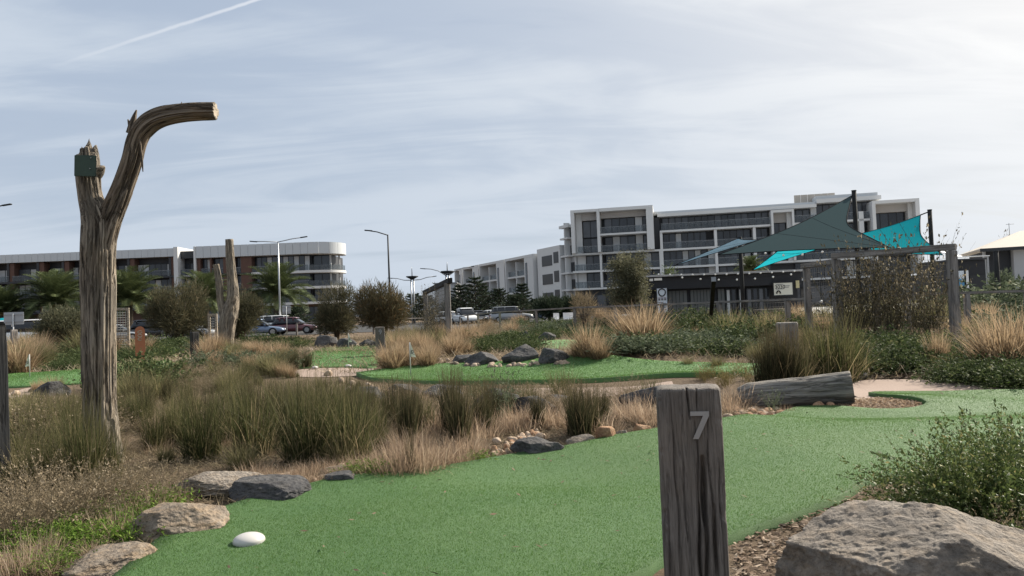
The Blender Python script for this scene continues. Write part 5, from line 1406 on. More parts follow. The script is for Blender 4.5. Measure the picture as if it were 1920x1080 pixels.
# terracotta totem
tp = at(262, 612, 22.0); zb = H(tp.x, tp.y); hgt = tp.z - zb; wd = 17 * mpp(22)
o = thing("totem", "terracotta round-topped totem with carved marks behind the tall trunk", "totem", (tp.x, tp.y, zb), math.atan2(-tp.x, tp.y))
bm = bmesh.new(); pr = [(-wd / 2, -0.05), (wd / 2, -0.05)] + [(wd / 2 * math.cos(q), hgt - wd / 2 + wd / 2 * math.sin(q)) for q in np.linspace(0, math.pi, 14)]
fc = bm.faces.new([bm.verts.new((x, 0, z)) for x, z in pr]); ex = bmesh.ops.extrude_face_region(bm, geom=[fc])
for q in ex['geom']:
    if isinstance(q, bmesh.types.BMVert): q.co.y += 0.14
obj("body", mesh_bm("totem_body", bm, M["terracotta"]), o)
for i, z in enumerate((0.16, 0.26, 0.36)):
    tube("carved_mark", o, [(0.055 * math.cos(q), -0.006, hgt - z + 0.035 * math.sin(q)) for q in np.linspace(0.6, 2 * math.pi if i != 2 else 5.4, 14)], 0.009, M["beige_panel"], 5)
# white chairs on the terrace
def chair(px, Y, rz, label):
    p = at(px, 585, Y); o = thing("terrace_chair", label, "chair", (p.x, p.y, H(p.x, p.y)), rz, "white terrace chairs")
    bx("seat", o, M["plastic_white"], -0.25, 0.25, -0.25, 0.25, 0.42, 0.46); bx("backrest", o, M["plastic_white"], -0.25, 0.25, 0.22, 0.26, 0.46, 0.95)
    for x in (-0.22, 0.22):
        for y in (-0.22, 0.22): bx("leg", o, M["plastic_white"], x - 0.02, x + 0.02, y - 0.02, y + 0.02, 0, 0.42)
for px, rz in ((1045, 0.4), (1060, -0.3), (1073, 0.1)): chair(px, 62, rz, "white plastic chair on the terrace by the bare reddish shrub")

# ================================================================== vehicles
def loft(stations, mat, name, n=10):
    """body from cross-sections along x: (x, z0, z1, half width bottom, half width top)"""
    rings = []
    for x, z0, z1, w0, w1 in stations:
        r_ = []
        for s in np.linspace(0, 2 * math.pi, n * 2, endpoint=False):
            c_, s_ = math.cos(s), math.sin(s)
            e = 0.35
            u, v = math.copysign(abs(c_) ** e, c_), math.copysign(abs(s_) ** e, s_)
            wv = w0 + (w1 - w0) * (v + 1) / 2
            r_.append((x, u * wv, (z0 + z1) / 2 + v * (z1 - z0) / 2))
        rings.append(r_)
    bm = bmesh.new(); R_ = [[bm.verts.new(p) for p in r_] for r_ in rings]; m_ = n * 2
    for a, b_ in zip(R_, R_[1:]):
        for i in range(m_): bm.faces.new((a[i], a[(i + 1) % m_], b_[(i + 1) % m_], b_[i]))
    bm.faces.new(R_[0]); bm.faces.new(R_[-1][::-1])
    return mesh_bm(name, bm, M[mat], True)
def car(label, px, py, Y, rz, paint, kind="hatch", name="parked_car", cat="car"):
    p = at(px, py, Y); o = thing(name, label, cat, (p.x, p.y, H(p.x, p.y) + 0.035), rz, "cars parked in the car park")
    tall = {"hatch": 1.46, "suv": 1.72, "ute": 1.76, "sedan": 1.42, "van": 1.95}[kind]; Ln = {"hatch": 4.1, "suv": 4.7, "ute": 5.2, "sedan": 4.6, "van": 4.9}[kind]
    belt = tall * 0.60; h = Ln / 2; wd = 0.9
    bon = belt * 0.98; fr = 0.45 if kind != "van" else 0.8
    obj("body", loft([(-h, 0.45, belt * 0.82, wd * 0.86, wd * 0.8), (-h + 0.12, 0.30, belt * 0.98, wd * 0.96, wd * 0.9), (-h + 0.9, 0.24, belt, wd, wd * 0.95), (0, 0.22, belt, wd, wd * 0.96), (h - 1.2, 0.24, bon * 0.96, wd, wd * 0.92), (h - 0.3, 0.28, bon * 0.82, wd * 0.95, wd * 0.84), (h, 0.38, bon * 0.62, wd * 0.82, wd * 0.74)], paint, "car_body"), o)
    r0, r1 = {"hatch": (-h + 0.25, -h + 0.75), "suv": (-h + 0.15, -h + 0.5), "ute": (-0.75, -0.45), "sedan": (-h + 0.75, -h + 1.35), "van": (-h + 0.1, -h + 0.3)}[kind]
    f0, f1 = (h - 1.15, h - 1.85) if kind != "van" else (h - 0.7, h - 1.1)
    obj("cabin_glass", loft([(r0, belt - 0.06, belt + 0.02, wd * 0.9, wd * 0.88), (r1, belt - 0.05, tall - 0.07, wd * 0.93, wd * 0.74), (f1, belt - 0.05, tall - 0.06, wd * 0.93, wd * 0.74), (f0, belt - 0.06, belt + 0.01, wd * 0.9, wd * 0.86)], "tint_glass", "cabin_glass"), o)
    obj("roof", loft([(r1 - 0.14, tall - 0.13, tall - 0.09, wd * 0.74, wd * 0.72), (r1 + 0.15, tall - 0.1, tall, wd * 0.79, wd * 0.70), (f1 - 0.1, tall - 0.1, tall, wd * 0.79, wd * 0.70), (f1 + 0.15, tall - 0.13, tall - 0.08, wd * 0.74, wd * 0.72)], paint, "car_roof"), o)
    for x in ((r1 + f1) / 2 - 0.1, r1 + 0.25, f1 - 0.12):
        for s in (-1, 1): bx("pillar", o, M[paint], x - 0.05, x + 0.05, s * wd * 0.80 - 0.03, s * wd * 0.80 + 0.03, belt - 0.03, tall - 0.08, (-s * 0.30, 0, 0))
    if kind == "ute":
        for s in (-1, 1): bx("tray_side", o, M[paint], -h + 0.05, -0.8, s * wd * 0.95 - 0.03, s * wd * 0.95 + 0.03, belt - 0.05, belt + 0.14)
    bm = bmesh.new(); bmesh.ops.create_cone(bm, cap_ends=True, segments=20, radius1=0.33, radius2=0.33, depth=0.22); tm = mesh_bm("tyre", bm, M["tyre"], False)
    bm = bmesh.new(); bmesh.ops.create_cone(bm, cap_ends=True, segments=14, radius1=0.21, radius2=0.18, depth=0.03); rm = mesh_bm("rim", bm, M["steel_grey"])
    for x in (-h + 0.85, h - 0.85):
        for s in (-1, 1):
            wv = obj("wheel", tm, o, (x, s * (wd - 0.09), 0.33), (R(90), 0, 0)); obj("rim", rm, wv, (0, 0, -s * 0.115))
    for s in (-1, 1):
        obj("headlight", loft([(h - 0.25, bon * 0.62, bon * 0.78, 0.16, 0.14), (h - 0.03, bon * 0.5, bon * 0.62, 0.12, 0.1)], "white_gloss", "headlight", 6), o, (0, s * wd * 0.62, 0))
        bx("tail_light", o, M["lamp_red"], -h - 0.005, -h + 0.1, s * wd * 0.66 - 0.1, s * wd * 0.66 + 0.1, belt * 0.66, belt * 0.84)
        bx("wing_mirror", o, M[paint], f0 - 0.35, f0 - 0.25, s * (wd + 0.10) - 0.08, s * (wd + 0.10) + 0.08, belt + 0.0, belt + 0.14)
    bx("number_plate", o, M["plastic_white"], h - 0.03, h + 0.01, -0.18, 0.18, 0.46, 0.57)
    return o
car("white delivery van with sloping nose beside the turquoise canopy", 48, 630, 52, R(12), "paint_white", "van", "parked_van", "van")
car("black low car parked next to the white van", 125, 632, 56, R(20), "paint_black", "sedan")
car("silver sedan parked behind the tall trunk", 215, 625, 62, R(15), "paint_silver", "sedan")
car("black wagon parked behind the terracotta totem", 300, 622, 66, R(5), "paint_black", "suv")
car("silver car under the dark feathery shrub", 355, 620, 64, R(-5), "paint_silver", "hatch")
car("blue-grey sedan parked left of the maroon car", 480, 620, 63, R(8), "paint_blue", "sedan")
car("maroon hatchback with a long sloping windscreen", 552, 618, 66, R(4), "paint_maroon", "hatch")
car("white four wheel drive with roof rails behind the maroon car", 528, 612, 78, R(6), "paint_white", "suv")
car("white utility truck facing the fence", 871, 592, 84, R(-70), "paint_white", "ute")
car("black sedan parked beside the white utility truck", 893, 592, 86, R(-75), "paint_black", "sedan")
car("silver wagon parked below the pine trees", 958, 592, 84, R(10), "paint_silver", "suv")
car("white sedan parked left of the silver wagon below the pines", 925, 592, 86, R(6), "paint_white", "sedan")
car("white hatchback half hidden by the end-on trellis", 846, 594, 88, R(15), "paint_white", "hatch")
car("dark blue hatchback parked near the white chairs", 1000, 590, 92, R(4), "paint_blue", "hatch")
# turquoise canopy over the car park
sail("shade_canopy", "turquoise canopy over the car park behind the grey sign back", [at(-70, 606, 70), at(20, 594, 74), at(76, 606, 70), at(20, 609, 64)], "sail_turquoise", 0.03)
for px, Y in ((-60, 70), (74, 70), (20, 65)): pole("canopy_pole", "thin pole holding the turquoise car park canopy", (px, 607), Y, 0.05, "steel_grey", cat="pole", cap=False, group="canopy poles")

# ================================================================== house and dark sheds on the right
hs = Facade("house", "house with pale hipped roof, dark upper cladding and a light grey wall", 1838, 65, 2060, 62)
XU = lambda px: hs.U(px, 500)
e0, ez, rz_ = XU(1836), 4.75, 6.0
hs.b("dark_wall", "dark_clad", XU(1852), XU(1899), 0.6, 8, 2.5, ez - 0.05)
hs.b("dark_wall", "soft_grey", XU(1850), XU(1899), 0.75, 8, 2.2, 2.49); hs.b("dark_wall", "dark_clad", XU(1852), XU(1899), 0.8, 8, 0, 2.19)
hs.b("pier", "soft_grey", XU(1846), XU(1850), 0.1, 0.6, 0, ez - 0.06)
hs.b("grey_wall", "soft_grey", XU(1899) + 0.02, XU(2060), -0.4, 8, 0, ez - 0.05)
hs.b("window", "tint_glass", XU(1915), XU(1945), -0.46, -0.39, 0.8, 2.4)
V = [(e0, -1.0, ez), (XU(2065), -1.0, ez), (XU(2065), 9.5, ez), (e0, 9.5, ez), (e0 + 4.0, 4.2, rz_ + 0.35), (XU(2065) - 4.0, 4.2, rz_ + 0.35)]
for nm, fcs in (("roof_plane", (0, 1, 5, 4)), ("roof_plane", (1, 2, 5)), ("roof_plane", (2, 3, 4, 5)), ("roof_plane", (3, 0, 4))):
    bm = bmesh.new(); fc = bm.faces.new([bm.verts.new(V[i]) for i in fcs]); ex = bmesh.ops.extrude_face_region(bm, geom=[fc])
    for q in ex['geom']:
        if isinstance(q, bmesh.types.BMVert): q.co.z += 0.12
    obj(nm, mesh_bm(nm, bm, M["roof_pale"]), hs.root)
hs.b("eave_board", "frame_dark", e0 - 0.05, XU(2065), -1.08, -1.01, ez - 0.16, ez + 0.10)
hs.b("soffit", "beige_panel", e0, XU(2065), -1.0, 0.5, ez - 0.05, ez - 0.01)
tube("aerial", hs.root, [(XU(1918), 4, rz_), (XU(1918), 4, rz_ + 1.2)], 0.025, M["steel_grey"], 6); tube("aerial_bar", hs.root, [(XU(1912), 4, rz_ + 1.1), (XU(1928), 4, rz_ + 1.1)], 0.02, M["steel_grey"], 6)
sh_ = Facade("shed", "flat black shed with posters between the trellis and the house", 1786, 46, 1849, 46)
SU = lambda px: sh_.U(px, 510); zt = sh_.Z(1815, 485)
sh_.b("wall", "kiosk_black", 0, SU(1848), 0.0, 4, 0, zt - 0.1); sh_.b("roof", "dark_clad", -0.1, SU(1849), -0.15, 4.1, zt - 0.09, zt)
sh_.b("recess_panel", "frame_dark", SU(1817), SU(1846), -0.05, -0.002, 0.1, zt - 1.0)
o, wd, ht = panel_thing("poster", "pale blue poster pair on the black shed", "poster", 1796, 1807, 508, 536, 45.8, "poster_blue"); bx("upper_sheet", o, M["poster_white"], -wd / 2, wd / 2, -0.01, -0.001, ht * 0.48, ht)
panel_thing("notice", "narrow white notice on the black shed", "notice", 1811, 1815.5, 507, 541, 45.8, "plastic_white")
pr_ = at(1806, 484, 56); rr = thing("awning", "bright white pitched awning roof behind the black shed", "awning", (pr_.x, pr_.y, 0))
bm = bmesh.new(); za = at(1800, 484, 56).z; zb_ = at(1790, 469, 58).z
fc = bm.faces.new([bm.verts.new(p) for p in ((-1.4, -1.5, za), (1.0, -1.5, za), (1.0, 1.5, za + 0.1), (-1.4, 1.5, zb_ + 0.1))]); ex = bmesh.ops.extrude_face_region(bm, geom=[fc])
for q in ex['geom']:
    if isinstance(q, bmesh.types.BMVert): q.co.z += 0.06
obj("roof", mesh_bm("awning_roof", bm, M["plastic_white"]), rr)
for x in (-1.3, 0.9):
    for y in (-1.4, 1.4): bx("post", rr, M["steel_grey"], x - 0.05, x + 0.05, y - 0.05, y + 0.05, 0, za)
rw = Facade("shed", "low grey shed seen beyond the end-on trellis", 786, 120, 856, 120); rw.b("wall", "soft_grey", rw.U(815, 545), rw.U(855, 545), 0, 8, 0, rw.Z(830, 532)); rw.b("roof", "frame_grey", rw.U(815, 545) - 0.2, rw.U(855, 545) + 0.2, -0.2, 8.2, rw.Z(830, 532) + 0.01, rw.Z(830, 530))
rw.b("door", "frame_grey", rw.U(830, 545), rw.U(840, 545), -0.06, -0.01, 0, 2.4)
# ================================================================== plants
def blade_arrays(g, n, Rb, h, lean, curl, wd, seg=3, hvar=0.35, out=0.8, tint=(0.45, 0.25), droop=1.0, mess=0.9):
    """n curved blades rising from a disc of radius Rb"""
    ph = g.uniform(0, 2 * np.pi, n); r = Rb * np.sqrt(g.random(n))
    B = np.column_stack([r * np.cos(ph), r * np.sin(ph), np.zeros(n)])
    az = ph + g.normal(0, mess, n)
    th0 = np.abs(g.normal(0, 1, n)) * lean * (0.25 + out * r / Rb)
    cu = curl * g.uniform(0.1, 1.0, n) ** 1.3
    Ln = h * (1 - hvar * g.random(n) ** 1.0)
    P = np.zeros((n, seg + 1, 3)); P[:, 0] = B
    for s in range(seg):
        t = (s + 0.5) / seg
        th = np.clip(th0 + cu * t ** 1.6 * droop, 0, 2.7)
        d = np.column_stack([np.sin(th) * np.cos(az), np.sin(th) * np.sin(az), np.cos(th)])
        P[:, s + 1] = P[:, s] + d * (Ln / seg)[:, None]
    P[:, :, 2] = np.maximum(P[:, :, 2], 0.004)
    fa = az + np.pi / 2 + g.normal(0, 0.6, n)
    W = np.column_stack([np.cos(fa), np.sin(fa), np.zeros(n)])
    w_ = wd * g.uniform(0.6, 1.3, n)
    prof = np.array([1 - 0.93 * (s / seg) ** 1.7 for s in range(seg + 1)])
    V = np.stack([P - W[:, None] * (w_[:, None] * prof)[..., None] / 2, P + W[:, None] * (w_[:, None] * prof)[..., None] / 2], 2)   # n, seg+1, 2, 3
    base = (np.arange(n) * (seg + 1) * 2)[:, None] + (np.arange(seg) * 2)[None]
    F = np.stack([base, base + 1, base + 3, base + 2], -1).reshape(-1, 4)
    tn = np.clip(g.normal(*tint, n), 0, 1)
    T = np.repeat(tn, (seg + 1) * 2); A = np.tile(np.repeat(np.linspace(0, 1, seg + 1), 2), n)
    return V.reshape(-1, 3), F, T, A
def join(parts):
    Vs, Fs, Ts, As, k = [], [], [], [], 0
    for V, F, T, A in parts: Vs.append(V); Fs.append(F + k); Ts.append(T); As.append(A); k += len(V)
    return np.concatenate(Vs), np.concatenate(Fs), np.concatenate(Ts), np.concatenate(As)
def plant_mesh(name, parts, mat):
    V, F, T, A = join(parts)
    return mesh_np(name, V, F, M[mat], {"tint": T, "along": A})
def leaf_arrays(g, C, N, size, asp=0.45, tint=(0.45, 0.25), jitter=0.6, fold=0.15):
    """diamond leaves at points C, pointing along N"""
    n = len(C); D = N + g.normal(0, jitter, (n, 3)); D /= np.linalg.norm(D, axis=1)[:, None] + 1e-9
    S = np.cross(D, g.normal(size=(n, 3))); S /= np.linalg.norm(S, axis=1)[:, None] + 1e-9
    L_ = (size * g.uniform(0.6, 1.3, n))[:, None]; W = L_ * asp / 2
    U_ = np.cross(D, S)
    V = np.stack([C, C + D * L_ * 0.45 + S * W + U_ * L_ * fold, C + D * L_, C + D * L_ * 0.45 - S * W + U_ * L_ * fold], 1)
    F = np.arange(n * 4).reshape(n, 4)
    T = np.repeat(np.clip(g.normal(*tint, n), 0, 1), 4); A = np.tile([0, 0.5, 1, 0.5], n)
    return V.reshape(-1, 3), F, T, A
def sprig_arrays(g, n, Rb, h, spread, leaves, lsize, asp=0.4, wd=0.006, tint=(0.45, 0.22), arch=0.5, start=0.25, dome=True):
    """leafy stems arching out from a base; leaves all along them"""
    ph = g.uniform(0, 2 * np.pi, n); th = np.arccos(1 - g.random(n) * (1 - math.cos(spread)))
    Ln = h * g.uniform(0.65, 1.1, n) * (1 + 0.35 * np.sin(th))
    B = np.column_stack([Rb * g.normal(0, 0.5, n), Rb * g.normal(0, 0.5, n), np.zeros(n)])
    ts = np.linspace(0, 1, 6); P = np.zeros((n, 6, 3)); P[:, 0] = B
    for s in range(5):
        a = np.clip(th + arch * (ts[s] ** 1.5) * (g.random(n) - 0.15), 0, 1.7)
        d = np.column_stack([np.sin(a) * np.cos(ph), np.sin(a) * np.sin(ph), np.cos(a)])
        P[:, s + 1] = P[:, s] + d * (Ln / 5)[:, None] + g.normal(0, 0.03 * h, (n, 3))
    P[:, :, 2] = np.maximum(P[:, :, 2], 0.01)
    out = []
    W = g.normal(size=(n, 3)); W /= np.linalg.norm(W, axis=1)[:, None]
    pr = np.array([1, .85, .7, .55, .4, .2]) * wd
    V = np.stack([P - W[:, None] * pr[None, :, None] / 2, P + W[:, None] * pr[None, :, None] / 2], 2)
    base = (np.arange(n) * 12)[:, None] + (np.arange(5) * 2)[None]
    F = np.stack([base, base + 1, base + 3, base + 2], -1).reshape(-1, 4)
    out.append((V.reshape(-1, 3), F, np.full(n * 12, 0.12), np.zeros(n * 12)))
    k = g.integers(0, n, leaves); t = start + (1 - start) * g.random(leaves) ** 0.8
    i = np.minimum((t * 5).astype(int), 4); f = (t * 5 - i)[:, None]
    C = P[k, i] * (1 - f) + P[k, i + 1] * f; D = P[k, i + 1] - P[k, i]; D /= np.linalg.norm(D, axis=1)[:, None] + 1e-9
    out.append(leaf_arrays(g, C, D, lsize, asp, tint, 0.75))
    return out
def needle_cloud(g, n, rx, ry, rz, ln, wd, tint=(0.45, 0.22), lumps=9, up=0.6, hollow=0.35, seed=0):
    """feathery shrub crown: fine sprays on the lumpy outside of a rounded mass"""
    d = g.normal(size=(n, 3)); d /= np.linalg.norm(d, axis=1)[:, None]
    r = (hollow + (1 - hollow) * g.random(n)) ** 0.6
    lump = 1 + 0.55 * fbm(d * 1.8, 3, seed) + 0.22 * fbm(d * 6, 2, seed + 4)
    C = d * (r * lump)[:, None] * np.array([rx, ry, rz])
    keep = C[:, 2] > -rz * (0.72 + 0.15 * fbm(C * 1.5, 2, seed + 2)); C, d = C[keep], d[keep]; n = len(C)
    D = d * 0.7 + np.array([0, 0, up]) + g.normal(0, 0.45, (n, 3)); D /= np.linalg.norm(D, axis=1)[:, None]
    S = np.cross(D, g.normal(size=(n, 3))); S /= np.linalg.norm(S, axis=1)[:, None] + 1e-9
    L_ = (ln * g.uniform(0.5, 1.4, n))[:, None]; W = (wd * g.uniform(0.6, 1.3, n))[:, None] / 2
    V = np.stack([C - S * W * 0.6, C + S * W * 0.6, C + D * L_ * 0.6 + S * W + np.array([0, 0, -0.04]) * L_, C + D * L_], 1)
    F = np.array([[0, 1, 2, 3]]) + (np.arange(n) * 4)[:, None]
    tn = np.clip(g.normal(*tint, n) + 0.18 * fbm(C / max(rx, rz) * 2.5, 2, seed + 7), 0, 1)
    return V.reshape(-1, 3), F, np.repeat(tn, 4), np.tile([0, 0, .6, 1], n)
G = lambda s: np.random.default_rng(s)

PROTO = {}     # kind -> (list of meshes, nominal height)
def proto(kind, h, meshes): PROTO[kind] = (meshes, h)
proto("rush", 1.0, [plant_mesh("rush", [blade_arrays(G(s), 330, 0.14, 1.0, 0.20, 0.3, 0.009, 3, 0.6, 0.8, (0.28, 0.22), 1, 1.3), blade_arrays(G(s + 50), 90, 0.16, 0.8, 0.45, 1.5, 0.008, 5, 0.4, 1.0, (0.85, 0.15), 1, 1.0)], "rush_leaf") for s in (1, 2, 3)])
proto("sedge", 0.8, [plant_mesh("sedge", [blade_arrays(G(s), 330, 0.22, 0.95, 0.30, 0.7, 0.0085, 4, 0.7, 0.7, (0.25, 0.24), 1, 1.4), blade_arrays(G(s + 90), 120, 0.22, 0.85, 0.6, 2.0, 0.008, 6, 0.5, 1.0, (0.62, 0.25), 1, 1.2), blade_arrays(G(s + 60), 140, 0.24, 0.5, 1.0, 1.4, 0.008, 5, 0.5, 1.0, (0.95, 0.1), 1, 1.2)], "sedge_leaf") for s in (11, 12, 13, 14, 15)])
proto("tussock", 0.6, [plant_mesh("tussock", [blade_arrays(G(s), 430, 0.16, 0.74, 0.50, 1.0, 0.012, 4, 0.55, 1.0, (0.48, 0.3)), blade_arrays(G(s + 90), 110, 0.18, 0.5, 0.8, 2.0, 0.012, 5, 0.5, 1.0, (0.2, 0.2))], "tussock_leaf") for s in (21, 22, 23)])
proto("olive_tussock", 0.6, [plant_mesh("olive_tussock", [blade_arrays(G(s), 360, 0.18, 0.74, 0.55, 1.0, 0.013, 4, 0.55, 1.0, (0.42, 0.3)), blade_arrays(G(s + 90), 110, 0.2, 0.5, 0.8, 2.0, 0.012, 5, 0.5, 1.0, (0.7, 0.25))], "olive_tussock_leaf") for s in (31, 32, 33)])
proto("straw", 0.3, [plant_mesh("straw", [blade_arrays(G(s), 170, 0.2, 0.38, 0.55, 1.5, 0.0055, 5, 0.7, 1.0, (0.45, 0.3)), blade_arrays(G(s + 90), 150, 0.24, 0.26, 1.1, 1.2, 0.006, 4, 0.6, 1.0, (0.3, 0.25))], "straw_leaf") for s in (41, 42, 43)])
proto("twig", 0.5, [plant_mesh("twig", sprig_arrays(G(s), 240, 0.16, 0.46, 1.3, 3600, 0.022, 0.30, 0.004, (0.5, 0.3), 0.35, 0.25), "twig_leaf") for s in (51, 52)])
proto("cover", 0.3, [plant_mesh("cover", sprig_arrays(G(s), 220, 0.30, 0.36, 1.5, 3400, 0.038, 0.5, 0.005, (0.42, 0.24), 0.9, 0.15), "cover_leaf") for s in (61, 62, 63)])
proto("salt", 0.3, [plant_mesh("salt", sprig_arrays(G(s), 200, 0.28, 0.36, 1.45, 2800, 0.042, 0.42, 0.005, (0.45, 0.24), 0.8, 0.15), "salt_leaf") for s in (66, 67, 68)])
proto("bright", 0.2, [plant_mesh("bright", sprig_arrays(G(s), 130, 0.16, 0.24, 1.4, 1100, 0.04, 0.32, 0.004, (0.5, 0.25), 0.5, 0.1), "bright_leaf") for s in (71, 72)])
proto("bush", 0.6, [plant_mesh("bush", sprig_arrays(G(s), 420, 0.30, 0.62, 1.45, 20000, 0.028, 0.40, 0.005, (0.45, 0.27), 0.5, 0.12), "bush_leaf") for s in (81, 82)])
proto("heath", 0.35, [plant_mesh("heath", sprig_arrays(G(s), 34, 0.16, 0.38, 0.7, 1000, 0.026, 0.3, 0.006, (0.5, 0.28), 0.2, 0.1), "heath_leaf") for s in (91, 92)])
proto("sprig", 0.3, [plant_mesh("sprig", sprig_arrays(G(s), 36, 0.10, 0.34, 0.6, 700, 0.026, 0.3, 0.004, (0.6, 0.2), 0.2, 0.15), "salt_leaf") for s in (95, 96)])
proto("climber", 1.0, [plant_mesh("climber", sprig_arrays(G(s), 72, 0.30, 1.15, 0.62, 820, 0.045, 0.6, 0.010, (0.5, 0.32), 0.5, 0.05), "climber_leaf") for s in (97, 98)])
NAME = {"rush": ("rush_clump", "rush"), "sedge": ("sedge_clump", "sedge"), "tussock": ("tussock_grass", "grass tussock"), "olive_tussock": ("tussock_grass", "grass tussock"), "straw": ("dry_grass_tuft", "dry grass"),
        "twig": ("twiggy_bush", "bush"), "cover": ("groundcover_plant", "groundcover"), "salt": ("saltbush", "bush"), "bright": ("leafy_tuft", "leafy plant"), "bush": ("leafy_bush", "bush"),
        "heath": ("heath_bush", "bush"), "sprig": ("grey_sprig", "leafy plant"), "climber": ("climbing_shrub", "climber")}
LOOK = {"rush": "dark upright rush clump", "sedge": "olive drooping sedge clump", "tussock": "straw coloured grass tussock", "olive_tussock": "olive and straw grass tussock", "straw": "low bleached dry grass tuft",
        "twig": "brown twiggy rounded bush", "cover": "dark green low leafy groundcover", "salt": "grey-green low saltbush", "bright": "bright green low leafy tuft", "bush": "glossy green leafy bush",
        "heath": "golden olive upright heath bush", "sprig": "small grey-green upright sprig", "climber": "brown-leaved climbing shrub"}
rp = random.Random(3); PC = 0
def plant(kind, px, py, hpx, where, wide=1.0, label=None, Y=None):
    """one plant rooted where the pixel meets the ground, hpx tall in photo pixels"""
    global PC
    PC += 1
    g = gp(px, py) if Y is None else at(px, py, Y)
    g.z = H(g.x, g.y)
    ms, h0 = PROTO[kind]; s = hpx * mpp(g.y) / h0
    o = obj(NAME[kind][0], ms[PC % len(ms)], None, (g.x, g.y, g.z - 0.01), (rp.uniform(-.05, .05), rp.uniform(-.05, .05), rp.uniform(0, 6.28)), (s * wide, s * wide, s))
    lab = label or (LOOK[kind] + " " + where)
    return tag(o, lab, NAME[kind][1], None if label else LOOK[kind] + ("es " if LOOK[kind].endswith("bush") else "s ") + where)
def scatter(kinds, poly, n, hr, where, wide=(0.9, 1.3), seed=0, top=None):
    """plants spread over a patch of the picture, denser towards the far side as seen from here"""
    g = random.Random(seed); xs_, ys_ = [p[0] for p in poly], [p[1] for p in poly]; c = 0
    while c < n:
        px, py = g.uniform(min(xs_), max(xs_)), g.uniform(min(ys_), max(ys_))
        if not inside(poly, np.array([px]), np.array([py]))[0]: continue
        kd = g.choice(kinds); hh = g.uniform(*hr) * (0.55 if kd in ("straw", "bright") else 1)
        if top: hh = min(hh, max(12, py - top))
        plant(kd, px, py, hh, where, g.uniform(*wide) * (1.25 if top else 1)); c += 1
# --- foreground left
for px, py, h, w_, lab in ((110, 990, 150, 1.0, "largest brown twiggy bush left of the tall dead trunk"), (30, 1015, 125, 1.0, "brown twiggy bush next to the dark leaning post's foot"), (262, 950, 112, 1.0, "tan twiggy rounded bush beside the pale grey slab rock"), (60, 950, 100, 1.0, "brown twiggy bush right of the dark leaning post"), (185, 955, 85, 0.9, "small twiggy bush in front of the tall dead trunk"), (225, 940, 80, 0.9, "small twiggy bush touching the tan rounded one"), (150, 960, 95, 0.9, "twiggy bush between the largest one and the trunk")):
    plant("twig", px, py, h, "", w_, lab)
for px, py, h in ((160, 915, 190), (140, 900, 150), (205, 905, 120)): plant("sedge", px, py, h, "around the tall trunk's foot", 0.6)
scatter(["bright"], [(20, 1080), (40, 1020), (200, 960), (330, 935), (260, 1000), (120, 1078)], 16, (45, 70), "between tan boulders and the twiggy bushes", (1.2, 1.8), 4)
scatter(["straw"], [(20, 1078), (60, 990), (200, 960), (300, 960), (200, 1040), (100, 1078)], 9, (70, 120), "beside the tan boulders", (0.7, 1.1), 5)
for px, py, h in ((35, 1080, 80), (90, 1050, 70)): plant("straw", px, py, h, "beside the tan boulders", 0.6)
# --- big sedge bed
for px, py, h, w_, lab in ((380, 862, 150, 0.8, "beside the tall trunk's straw clearing"), (475, 858, 160, 0.8, "behind the flat pale grey slab rock"), (575, 864, 172, 0.85, "in the middle of the dense bed, largest of its row"), (655, 862, 165, 0.85, "behind the bright leafy tufts"), (540, 835, 130, 0.8, "just behind the largest of the row"), (330, 835, 108, 0.8, "nearest the tall trunk's right side"), (430, 830, 118, 0.8, "between two front sedges of the dense bed"), (620, 835, 140, 0.8, "behind the one by the bright leafy tufts"), (700, 835, 100, 0.8, "at the right end of the dense bed"), (290, 845, 90, 0.75, "at the tall trunk's right foot")):
    plant("sedge", px, py, h, "", w_, "olive drooping sedge clump " + lab)
scatter(["straw", "twig", "straw", "olive_tussock"], [(230, 870), (250, 770), (560, 740), (710, 760), (700, 860), (560, 880), (330, 890)], 44, (28, 60), "low between the sedges of the dense bed", (0.9, 1.3), 61)
for px, py, h, lab in ((690, 795, 88, "near the right end"), (400, 795, 80, "near the trunk's end"), (350, 805, 84, "beside the trunk's clearing"), (530, 832, 118, "in the centre")): plant("rush", px, py, h, "", 1.0, "dark upright rush clump inside the dense sedge bed " + lab)
scatter(["sedge", "sedge", "rush"], [(230, 850), (240, 740), (560, 705), (700, 730), (690, 800), (560, 830), (330, 840)], 24, (40, 90), "in the dense bed behind the tall trunk", (0.65, 0.95), 6, 706)
scatter(["sedge", "olive_tussock", "twig", "straw"], [(20, 900), (10, 770), (60, 750), (150, 755), (150, 880), (70, 920)], 24, (70, 115), "between the leaning post and the tall trunk", (0.9, 1.3), 7, 736)
for px, py, h in ((600, 830, 135), (560, 800, 100), (510, 790, 90), (650, 820, 125), (470, 790, 90)): plant("rush", px, py, h, "in the dense bed behind the tall trunk", 1.1)
